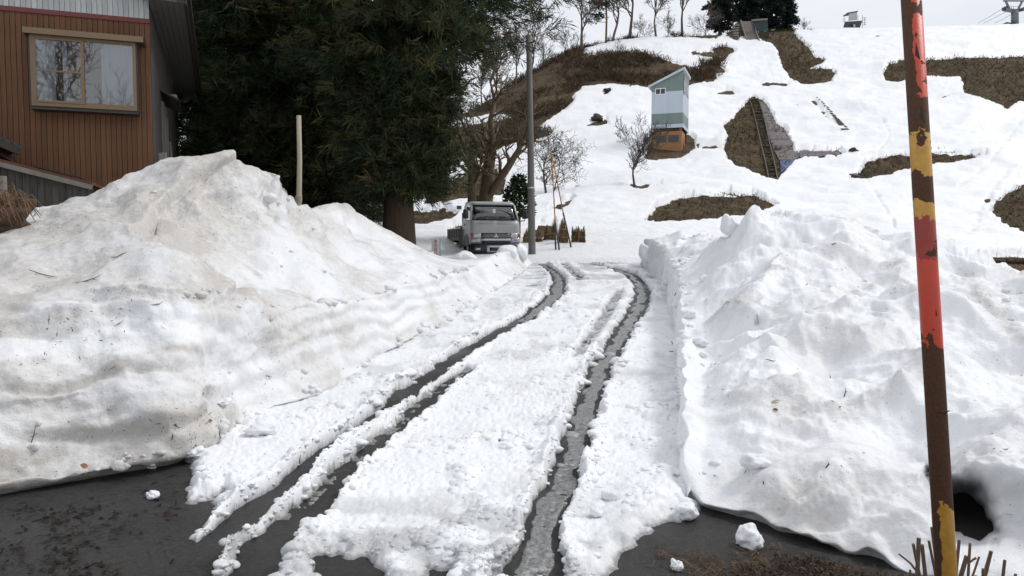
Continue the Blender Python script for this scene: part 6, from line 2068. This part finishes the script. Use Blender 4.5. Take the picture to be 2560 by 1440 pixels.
# ================================================================== jump start on the hilltop
M_ramp = simple('grey_ramp_boards', (0.135, 0.112, 0.105), 0.85, 0, 0.45, 2, 0.2, 0.2, (1, .2, 1))
M_gpanel = simple('green_panel', (0.016, 0.034, 0.034), 0.6, 0, 0.3, 1.2)
def jump_start():
    b = hill_hit(1884, 104)
    Y = b.y
    R = empty('jump_start', (b.x, b.y, b.z - .5))
    tag(R, 'wooden ski jump start ramp with green side panel on the hilltop', 'ski jump')
    q = lambda u, v, dY=0: P(u, v, Y + dY) - R.location
    up = Vector((0, 0, 1))
    n = 7
    for k in range(n):
        f0, f1 = k / n, (k + .93) / n
        a0, a1 = q(1872 + 27 * f0 - 2, 106), q(1872 + 27 * f1 - 2, 106); c0, c1 = q(1855 + 23 * f0, 53, 11), q(1855 + 23 * f1, 53, 11)
        m = MB(); dn = Vector((0, 0, -.2))
        m.add([a0, a1, c1, c0, a0 + dn, a1 + dn, c1 + dn, c0 + dn], [(0, 1, 2, 3), (7, 6, 5, 4), (0, 4, 5, 1), (1, 5, 6, 2), (2, 6, 7, 3), (3, 7, 4, 0)])
        m.build('ramp_board', M_ramp, R)
    for s, (u0, u1) in ((-1, (1868, 1852)), (1, (1899, 1880))):
        MB().beam(q(u0, 105), q(u1, 52, 11), .25, .5).build('ramp_kerb', M_wood_grey, R)
    m = MB()
    for i in range(7):
        v0, v1 = 52 + i * 4.0, 52 + i * 4.0 + 3.7
        MB().add([q(1881 + i * .7, v1, 6), q(1920 + i * .3, v1 - 2, 6), q(1918 + i * .3, v0 - 2, 6), q(1880 + i * .7, v0, 6), q(1881 + i * .7, v1, 6.3), q(1920 + i * .3, v1 - 2, 6.3), q(1918 + i * .3, v0 - 2, 6.3), q(1880 + i * .7, v0, 6.3)],
                 [(0, 1, 2, 3), (7, 6, 5, 4), (0, 4, 5, 1), (1, 5, 6, 2), (2, 6, 7, 3), (3, 7, 4, 0)]).build('panel_board', M_gpanel, R)
    MB().beam(q(1879, 51, 5.8), q(1919, 48, 5.8), .3, .4).build('top_rail', M_wood_grey, R)
    for (u, v0, v1) in ((1887, 82, 104), (1900, 80, 104), (1919, 78, 96)): MB().beam(q(u, v1 + 4, 5.8), q(u, v0, 5.8), .4, .4).build('post', M_wood_dark, R)
    for v in (84, 90, 97): MB().beam(q(1886, v, 5.6), q(1918, v - 2, 5.6), .2, .5).build('rail', M_wood_dark, R)
    for k in range(6):
        MB().beam(q(1833, 64 + k * 6.5, 4), q(1847, 63 + k * 6.5, 4), .5, .28).build('side_step', M_wood_grey, R)
    MB().beam(q(1835, 104, 4.4), q(1832, 56, 4.4), .3, .3).build('step_post', M_wood_dark, R); MB().beam(q(1850, 104, 4.4), q(1846, 56, 4.4), .3, .3).build('step_post', M_wood_dark, R)
    MB().add([q(1852, 106, 3), q(1872, 106, 3), q(1856, 58, 12), q(1844, 58, 12)], [(0, 1, 2, 3)]).build('earth_strip', M_earth, R)
    MB().box(-1.9, 2.3, 6.5, 10.5, -2.5, 2.6).build('frame_core', M_wood_dark, R)
jump_start()

# ================================================================== hut on stilts on the skyline
M_hut = simple('pale_hut', (0.40, 0.42, 0.40), 0.6, 0, 0.1, 2)
M_hutd = simple('dark_skirt', (0.045, 0.050, 0.058), 0.6, 0, 0.2, 2)
M_steel = simple('galvanised_steel', (0.14, 0.15, 0.17), 0.5, 0.3, 0.15)
def hut():
    b = hill_hit(2136, 69)
    Y = b.y + 2
    R = empty('skyline_hut', (b.x, Y, b.z - .6))
    tag(R, 'small pale hut on a dark flared platform on the skyline', 'hut')
    q = lambda u, v, dY=0: P(u, v, Y + dY) - R.location
    m = MB()
    pf = [(2121, 52), (2143, 50), (2143, 30), (2122, 33)]
    A = [q(u, v) for u, v in pf]; Bk = [q(u, v, 2.4) for u, v in pf]
    m.add(A + Bk, [(0, 1, 2, 3), (7, 6, 5, 4), (0, 4, 5, 1), (1, 5, 6, 2), (2, 6, 7, 3), (3, 7, 4, 0)])
    m.build('cabin', M_hut, R)
    a, b2 = q(2119, 33.5, -.3), q(2145, 29, -.3)
    m = MB(); up = Vector((0, 0, .25)); dp = Vector((0, 3.1, 0))
    m.add([a, b2, b2 + up, a + up, a + dp, b2 + dp, b2 + dp + up, a + dp + up], [(0, 1, 2, 3), (7, 6, 5, 4), (0, 4, 5, 1), (1, 5, 6, 2), (2, 6, 7, 3), (3, 7, 4, 0)]); m.build('roof', M_hutd, R)
    m = MB()
    pf = [(2108, 69), (2150, 69), (2156, 51.5), (2112, 54)]
    A = [q(u, v, -.6) for u, v in pf]; Bk = [q(u, v, 3.2) for u, v in pf]
    m.add(A + Bk, [(0, 1, 2, 3), (7, 6, 5, 4), (0, 4, 5, 1), (1, 5, 6, 2), (2, 6, 7, 3), (3, 7, 4, 0)]); m.build('platform', M_hutd, R)
    m = MB(); A = [q(u, v, -.75) for u, v in [(2126, 68), (2140, 68), (2140, 59), (2125, 60)]]; Bk = [p + Vector((0, .12, 0)) for p in A]
    m.add(A + Bk, [(0, 1, 2, 3), (7, 6, 5, 4), (0, 4, 5, 1), (1, 5, 6, 2), (2, 6, 7, 3), (3, 7, 4, 0)]); m.build('opening', M_black, R)
    MB().beam(q(2136, 68, -.9), q(2136, 61, -.9), .5, .1).build('door', M_hut, R)
    for u, v0 in ((2108, 46), (2112, 42), (2145, 38), (2156, 38)): MB().beam(q(u, 56 if u < 2150 else 70, -.4), q(u, v0, -.4), .09, .09).build('railing_post', M_steel, R)
    for v in (45, 50, 57, 62): MB().tube([q(2156, v, -.4), q(2162, v - .5, -.8), q(2166, v, -.4), q(2162, v + .5, .2)], .05, 5).build('ladder_hoop', M_steel, R)
    MB().beam(q(2161, 63, -.6), q(2161, 44, -.6), .08, .08).build('ladder_rail', M_steel, R)
hut()

# ================================================================== chairlift tower and cables
def lift():
    b = hill_hit(2536, 62)
    Y = b.y + 3
    R = empty('lift_tower', (b.x, Y, b.z - .8))
    tag(R, 'grey steel chairlift tower with forked crossarm on the snowy skyline', 'lift tower')
    q = lambda u, v, dY=0: P(u, v, Y + dY) - R.location
    m = MB(); pts = [q(2537, 66), q(2537, 27)]
    m.tube(pts, [1.0, .92], 14); m.build('column', M_steel, R, True)
    m = MB(); A = [q(u, v, -1.6) for u, v in [(2508, 59.5), (2547, 62.5), (2548, 59.5), (2517, 55)]]; Bk = [p + Vector((0, 3, 0)) for p in A]
    m.add(A + Bk, [(0, 1, 2, 3), (7, 6, 5, 4), (0, 4, 5, 1), (1, 5, 6, 2), (2, 6, 7, 3), (3, 7, 4, 0)]); m.build('footing', M_hutd, R)
    MB().beam(q(2512, 24), q(2530, 27), 1.0, .8).build('yoke', M_steel, R); MB().beam(q(2529, 27), q(2546, 27), 1.0, .8).build('yoke', M_steel, R); MB().beam(q(2545, 27), q(2566, 21), 1.0, .8).build('yoke', M_steel, R)
    MB().beam(q(2524, 24), q(2514, 2), .45, .45).build('fork_arm', M_steel, R); MB().beam(q(2545, 24), q(2556, 2), .45, .45).build('fork_arm', M_steel, R)
    MB().beam(q(2508, 2), q(2562, 2.5), .35, .35).build('top_beam', M_steel, R)
    MB().beam(q(2507, 23.5, -1.2), q(2516, 19, 1.5), .5, .9).build('sheave_train', M_hutd, R); MB().beam(q(2556, 24, -1.2), q(2568, 17, 1.5), .5, .9).build('sheave_train', M_hutd, R)
    for u in (2528, 2534): MB().tube([q(u, 24), q(u, 17)], .07, 5).build('railing', M_steel, R)
    MB().tube([q(2522, 16), q(2552, 16)], .07, 5).build('railing', M_steel, R)
    for (a, bb, lab) in (((2507, 21), (2446, 57), 'outer chairlift cable running down from the tip of the crossarm'), ((2520, 27), (2458, 58), 'middle chairlift cable running down from the crossarm yoke'), ((2528, 36), (2486, 58), 'lowest chairlift cable running down from the tower column')):
        A, B = P(*a, Y), P(*bb, Y + 14)
        o = MB().tube([(0, 0, 0), (B - A) * .5 - Vector((0, 0, .12)), B - A], .055, 5).build('lift_cable', M_steel, None, True)
        o.location = A
        tag(o, lab, 'cable', 'chairlift cables')
lift()

# ================================================================== snow chunks
def slow_hit(u, v, dflt=5.0):
    bpy.context.view_layer.update()
    dg = bpy.context.evaluated_depsgraph_get()
    p = P(u, v, 1.0); d = (p - Vector((0, 0, CAMZ))).normalized()
    ok, loc, nrm, _, ob, _ = SC.ray_cast(dg, Vector((0, 0, CAMZ)) + d * 2.72, d)
    return (loc, nrm, ob) if ok else (P(u, v, dflt), Vector((0, 0, 1)), None)
M_chunk = snow_mat('chunk_snow', .55, .85, .2, .2, 2.0, .4)
CH = [(1873, 1362, 34, 1, (1, .9, .95), 'rounded snow lump lying alone on the wet asphalt'), (1887, 1165, 30, 2, (1.2, 1, .75), 'white snow lump resting on the dirty front slope of the right bank'),
      (1716, 1296, 27, 3, (1.15, 1, .9), 'snow lump at the corner of the slush and the right bank'), (1692, 1424, 19, 4, (1, 1, .9), 'small snow lump among the straw litter'),
      (381, 1244, 15, 5, (1.3, .9, .7), 'small translucent ice lump on the bare asphalt apron'), (380, 1172, 8, 6, (1.3, 1, .7), 'tiny ice lump under the edge of the left bank'),
      (1722, 795, 17, 7, (1.2, 1, .8), 'snow lump on the rim of the right bank'), (1752, 865, 16, 8, (1.2, 1, .7), 'flattish snow lump below the rim of the right bank'),
      (655, 1085, 26, 9, (1.5, 1, .6), 'big snow lump where the left bank meets the slush'), (488, 1140, 22, 10, (1.4, 1, .6), 'snow lump at the foot of the left bank corner'),
      (1490, 1290, 16, 11, (1, 1, .8), 'snow lump right of the wide right-hand rut'), (1525, 1245, 18, 12, (1.1, 1, .8), 'larger snow lump in the slush right of the right-hand rut'),
      (560, 1010, 16, 13, (1.6, 1, .5), 'thin slab of snow stuck low on the left bank corner')]
for (u, v, rp, sd_, sq, lab) in CH:
    loc, nrm, ob = slow_hit(u, v)
    r_ = rp / F * loc.y
    o = MB().blob((0, 0, 0), r_, sd_ * 7, 4, .38, sq).build('snow_lump', M_chunk, None, True)
    o.location = loc + Vector((0, 0, r_ * .45))
    o.rotation_euler = (0, 0, sd_ * 1.1)
    tag(o, lab, 'snow lump', 'loose snow lumps')
def slab(pts, Y, th, lab, seed):
    A = [P(u, v, Y + .15 * math.sin(i * 2.1 + seed)) for i, (u, v) in enumerate(pts)]
    c = sum(A, Vector()) / len(A)
    m = MB(); n = len(A)
    fr = [p - c for p in A]; bk = [p - c + Vector((.05, th, .04)) for p in A]
    ins = [p * .7 + Vector((0, -.10, .0)) for p in fr]
    m.add(fr + bk + ins + [Vector((0, -.14, 0))], [(i, (i + 1) % n, (i + 1) % n + n, i + n) for i in range(n)] + [tuple(range(2 * n - 1, n - 1, -1))] + [(i, i + 2 * n, (i + 1) % n + 2 * n, (i + 1) % n) for i in range(n)] + [(i + 2 * n, 3 * n, (i + 1) % n + 2 * n) for i in range(n)])
    o = m.build('snow_slab', M_chunk, None, True)
    o.location = c
    s_ = o.modifiers.new('sub', 'SUBSURF'); s_.levels = s_.render_levels = 3; 
    tx = bpy.data.textures.new('lump', 'CLOUDS'); tx.noise_scale = .25
    dm = o.modifiers.new('lump', 'DISPLACE'); dm.texture = tx; dm.strength = .10
    tag(o, lab, 'snow slab', 'broken snow slabs')
slab([(1112, 652), (1125, 645), (1142, 634), (1158, 626), (1172, 634), (1192, 644), (1195, 660), (1150, 664)], 22.6, .5, 'low broken snow slab in front of the truck wheel', 1)
slab([(1236, 650), (1242, 618), (1258, 614), (1285, 612), (1294, 630), (1290, 656), (1255, 660)], 22.0, .5, 'upright broken snow slab in front of the truck bumper', 2)
slab([(1286, 640), (1290, 612), (1300, 606), (1316, 622), (1322, 650), (1300, 660)], 22.8, .5, 'pointed snow slab at the end of the left bank', 3)
slab([(1804, 585), (1812, 545), (1820, 533), (1832, 548), (1850, 562), (1862, 590), (1830, 600)], 12.9, .45, 'pointed snow block on the crest of the right bank', 4)
slab([(1598, 640), (1600, 612), (1610, 608), (1618, 616), (1632, 620), (1636, 660), (1610, 664)], 22.5, .6, 'upright snow block at the far end of the right bank wall', 5)

# ================================================================== litter
M_tw = simple('dark_twig', (0.045, 0.030, 0.022), 0.9, 0, 0.4)
M_tw2 = simple('reddish_twig', (0.11, 0.045, 0.035), 0.85, 0, 0.3)
M_leafo = simple('dead_leaf', (0.28, 0.14, 0.05), 0.8, 0, 0.4)
TW = [(75, 1100, 14, 60, 80, 'long curved twig standing upright from the lower face of the left bank'), (440, 1065, 26, 10, -20, 'thick slanting twig on the lower corner of the left bank'), (430, 1092, 3, 14, 85, 'tiny upright twig under the thick slanting twig'),
      (548, 1085, 3, 20, 88, 'upright twig at the outer corner of the left bank, next to the slush'), (110, 690, 60, 10, -14, 'long thin twig on the dirty shoulder of the left bank below the shed'), (225, 700, 55, 12, 8, 'bowed thin twig on the dirty shoulder of the left bank'),
      (150, 510, 34, 40, 52, 'straight reddish twig leaning out of the left bank by the brush heap'), (87, 540, 10, 22, 80, 'short reddish twig right beside the brush heap'), (160, 500, 2, 16, 85, 'tiny twig behind the straight reddish one'),
      (668, 940, 16, 5, -15, 'small twig low on the road-side wall of the left bank'), (748, 1150, 6, 22, 80, 'upright twig stuck in the slush ridge beside the left rut'), (1682, 860, 6, 22, -60, 'upper of two twigs at the foot of the right bank wall'), (1680, 880, 10, 14, -50, 'lower of two twigs at the foot of the right bank wall'),
      (2113, 985, 4, 24, 85, 'upright forked twig on the right bank beside the pale leaf'), (2360, 1028, 20, 4, 8, 'level twig touching the rusty pole'), (1700, 652, 6, 4, 0, 'dark crumb-like twig on the far shelf of the right bank'), (2016, 712, 8, 8, 45, 'tilted twig on a rounded hump of the right bank'), (1690, 735, 10, 3, 10, 'small level twig near the rim of the right bank wall'),
      (1925, 902, 20, 10, -35, 'thin slanting twig midway up the right bank'), (2085, 610, 10, 4, -10, 'tiny twig just under the crest of the right bank'), (1910, 1210, 12, 14, -50, 'slanting twig below the white lump on the right bank'), (2070, 1165, 6, 14, 70, 'short twig on the front lobe of the right bank'),
      (300, 640, 40, 8, -20, 'faint thin twig high on the dirty slope of the left bank'), (390, 760, 30, 8, 10, 'thin twig on the upper ledge of the left bank'), (1240, 664, 10, 4, 0, 'tiny twig near the far end of the left bank')]
for i, (u, v, lw, lh, ang, _) in enumerate(TW):
    loc, nrm, ob = slow_hit(u, v)
    Lg = max(lw, lh) / F * loc.y * .62
    r = random.Random(i)
    a = math.radians(ang)
    t = Vector((math.cos(a), .25, math.sin(a))).normalized()
    t = (t - nrm * t.dot(nrm) * .8).normalized()
    s_ = t.cross(nrm).normalized()
    m = MB()
    rr = max(.0035, .0016 * loc.y * .35)
    m.tube([-t * Lg, -t * Lg * .3 + s_ * Lg * r.uniform(-.15, .15), t * Lg * .4 + s_ * Lg * r.uniform(-.2, .2) + nrm * Lg * .1, t * Lg + nrm * Lg * .25], [rr * .7, rr, rr * .8, rr * .35], 5)
    m.tube([t * Lg * .2, t * Lg * .5 + s_ * Lg * .3 + nrm * Lg * .1], [rr * .6, rr * .25], 4)
    o = m.build('twig', M_tw2 if i in (6, 7, 0) else M_tw)
    o.location = loc + nrm * rr
    tag(o, _, 'twig', 'twigs on the snow banks')
for i, (u, v, s_, mt, lab) in enumerate([(1940, 1006, 12, M_post, 'pale dry leaf on the right bank above the red one'), (1938, 1026, 7, M_signred, 'small red scrap on the right bank below the pale leaf'), (210, 1165, 9, M_leafo, 'orange dead leaf low on the left bank'), (212, 1183, 5, M_leafo, 'tiny orange leaf fragment under the orange leaf'), (525, 1052, 6, M_leafo, 'curled yellowish leaf on the left bank corner')]):
    loc, nrm, ob = slow_hit(u, v)
    k = s_ / F * loc.y
    m = MB()
    t = Vector((1, 0, 0)); t = (t - nrm * t.dot(nrm)).normalized(); b_ = nrm.cross(t)
    pts = [t * k, t * .4 * k + b_ * k * .5 + nrm * k * .3, -t * .4 * k + b_ * k * .45 + nrm * k * .35, -t * k + nrm * k * .1, -t * .4 * k - b_ * k * .4 + nrm * k * .3, t * .4 * k - b_ * k * .5 + nrm * k * .2]
    m.add(pts + [p + nrm * .004 for p in pts], [tuple(range(6)), tuple(range(11, 5, -1))] + [(j, j + 6, (j + 1) % 6 + 6, (j + 1) % 6) for j in range(6)])
    o = m.build('leaf', mt if mt != M_signred else M_rusty)
    o.location = loc + nrm * .003
    tag(o, lab, 'leaf')

def litter(name, n, region, Lr, wr, cols, lab, cat, seed, lift=.012, clump=0.0):
    r = np.random.default_rng(seed)
    pts = []
    lo = np.min(region, 0); hi = np.max(region, 0)
    while len(pts) < n:
        c = r.uniform(lo, hi, (n * 2, 2))
        k = poly_sd(c[:, 0], c[:, 1], region) < 0
        c = c[k]
        if clump:
            w = fbm(c[:, 0] / 90, c[:, 1] / 40, None, 3, seed)
            c = c[w + r.normal(0, .12, len(c)) > clump]
        pts += c.tolist()
    pts = np.array(pts[:n])
    Y = Yroad(pts[:, 1]); Z = zr(Y); X = (pts[:, 0] - CU) / F * (Y * CT - (Z - CAMZ) * ST)
    pos = np.stack([X, Y, Z + .003 + r.uniform(0, lift, n)], -1)
    th = r.uniform(0, 6.28, n)
    L = r.uniform(*Lr, n); w = r.uniform(*wr, n)
    d = np.stack([np.cos(th), np.sin(th), r.normal(0, .12, n)], -1)
    s_ = np.stack([-np.sin(th), np.cos(th), r.normal(0, .2, n)], -1)
    md = pos + d * (L * .5)[:, None] + s_ * (L * r.normal(0, .15, n))[:, None] + np.array([0, 0, 1]) * (lift * .4)
    e = pos + d * L[:, None]
    W_ = s_ * w[:, None]
    V = np.stack([pos - W_ * .5, pos + W_ * .5, md + W_, md - W_, e], 1)
    base = np.arange(n)[:, None] * 5
    Q = np.concatenate([base + np.array([[0, 1, 2, 3]])], 0)
    Tn = base + np.array([[3, 2, 4, 4]])
    F4 = np.concatenate([Q, base + np.array([[3, 2, 4, 4]])], 0)
    me = bpy.data.meshes.new(name)
    me.from_pydata(V.reshape(-1, 3).tolist(), [], Q.tolist() + (base + np.array([[3, 2, 4]])).tolist())
    at = me.attributes.new('tint', 'FLOAT', 'POINT')
    at.data.foreach_set('value', np.repeat(r.random(n), 5).astype(np.float32))
    me.materials.append(foliage_mat(name, *cols))
    tag(link(bpy.data.objects.new(name, me)), lab, cat, None, 'stuff')
litter('straw_litter', 1500, [(1590, 1470), (1640, 1370), (1790, 1330), (1900, 1350), (2000, 1400), (2260, 1470), (2300, 1560), (1560, 1560)], (.03, .13), (.0012, .003), ((0.035, 0.020, 0.012), (0.17, 0.105, 0.055)), 'dry straw and needles scattered on the asphalt below the right bank', 'litter', 3, .015, -.05)
litter('bark_litter', 1500, [(1900, 1395), (2010, 1395), (2260, 1462), (2300, 1560), (1800, 1560), (1780, 1480)], (.01, .05), (.003, .008), ((0.018, 0.012, 0.009), (0.080, 0.054, 0.034)), 'brown bark crumbs heaped along the foot of the right bank', 'litter', 5, .03, -.3)
litter('leaf_litter', 520, [(-60, 1250), (250, 1215), (480, 1180), (430, 1300), (400, 1380), (540, 1480), (-60, 1560)], (.02, .09), (.003, .010), ((0.006, 0.005, 0.004), (0.030, 0.018, 0.012)), 'wet dark leaf scraps scattered over the bare asphalt apron', 'litter', 7, .006, -.1)
litter('twig_litter', 60, [(-60, 1300), (300, 1240), (480, 1200), (430, 1300), (560, 1480), (-60, 1560)], (.08, .25), (.0012, .0025), ((0.012, 0.008, 0.006), (0.09, 0.055, 0.03)), 'thin wet twigs scattered over the bare asphalt apron', 'litter', 9, .01)

# dry brush heap beside the shed
def brush():
    b = P(45, 560, 8.8)
    R = empty('brush_heap', (b.x, b.y, b.z - .3))
    tag(R, 'heap of dry brown brush beside the shed on the snow bank', 'brush')
    r = np.random.default_rng(8)
    m = MB()
    for i in range(90):
        u, v = r.uniform(-60, 55), r.uniform(475, 550)
        v0 = 470 + max(0, (u - 20)) * .9
        p = P(u, max(v, v0), 8.8 + r.normal(0, .25)) - R.location
        th = r.uniform(-.6, .8); L = r.uniform(.10, .32)
        d = Vector((math.cos(th) * .7, r.normal(0, .3), math.sin(th) + .05))
        m.tube([p, p + d * L * .5 + Vector((0, 0, r.uniform(0, .1))), p + d * L - Vector((0, 0, .1))], [.007, .006, .003], 4, False)
    m.build('stalks', simple('dry_brush', (0.16, 0.095, 0.05), .9, 0, .4, 20), R, recalc=False)
    MB().blob(P(-15, 540, 9.0) - R.location, .22, 4, 4, .6, (1.6, 1, .9)).build('root_ball', simple('brush_earth', (0.075, 0.045, 0.028), .95, 0, .5, 18), R, True)
brush()
# dark rocks on the slope
for i, (u, v, w, lab) in enumerate([(1492, 303, 13, 'dark mossy boulder in a melted hollow on the slope'), (2130, 387, 12, 'dark rock at the end of the bared mat strip'), (1518, 230, 8, 'small brown rock poking from the upper snow')]):
    p = hill_hit(u, v)
    r_ = w / F * p.y
    o = MB().blob((0, 0, 0), r_, 40 + i, 3, .55, (1.1, 1, .8)).build('boulder', M_wood_dark, None, True)
    o.location = p + Vector((0, 0, r_ * .4))
    tag(o, lab, 'boulder')

# needles, bark crumbs and soot caught on the melting banks
def bank_specks(D, dirt, n, seed, lab, ymax):
    r = np.random.default_rng(seed)
    nn = normals(D)
    nn = np.where(nn[..., 2:3] < -0.2, -nn, nn)
    x, y, z = D[..., 0], D[..., 1], D[..., 2]
    w = (0.10 + np.clip(dirt, 0, 1) ** 1.3) * (y < ymax) * (z > 0.08) * np.clip(0.25 + 1.4 * fbm(x * 2.2, y * 2.2, z * 2.2, 4, seed), 0.03, 2)
    w[:12] = 0; w[-14:] = 0
    # weight by cell area so that specks spread evenly
    ar = np.linalg.norm(np.cross(np.gradient(D, axis=0), np.gradient(D, axis=1)), axis=-1)
    w = (w * ar / np.maximum(y, 3) ** 0.7).ravel(); w /= w.sum()
    k = r.choice(w.size, n, p=w)
    p = D.reshape(-1, 3)[k] + r.normal(0, .012, (n, 3)); q = nn.reshape(-1, 3)[k]
    cam_ = np.array([0, 0, CAMZ]) - p
    q = np.where((q * cam_).sum(1, keepdims=True) < 0, -q, q)
    t = np.cross(q, r.normal(0, 1, (n, 3))); t /= np.linalg.norm(t, axis=1, keepdims=True) + 1e-9
    b = np.cross(q, t)
    L = r.gamma(1.6, .0065, n).clip(.004, .05)[:, None]; W_ = r.uniform(.0018, .0045, n)[:, None]
    p = p + q * .006
    V = np.stack([p - t * L - b * W_ * .4, p + b * W_ + q * .002, p + t * L + q * L * .25, p - b * W_ + q * .002], 1).reshape(-1, 3)
    m = MATS.get('specks') or foliage_mat('specks', (0.022, 0.016, 0.012), (0.085, 0.062, 0.045))
    MATS['specks'] = m
    T = np.repeat(r.random(n), 4)
    tag(link(bpy.data.objects.new('needle_litter', np_mesh('needle_litter', V, np.arange(n * 4).reshape(n, 4), m, False, {'tint': T}))), lab, 'litter', None, 'stuff')
bank_specks(BANKS[0][0], BANKS[0][1], 2600, 3, 'dark needles and bark specks caught on the dirty left snow bank', 13)
bank_specks(BANKS[1][0], BANKS[1][1], 2000, 6, 'dark needles and bark specks caught on the right snow bank behind the pole', 12)
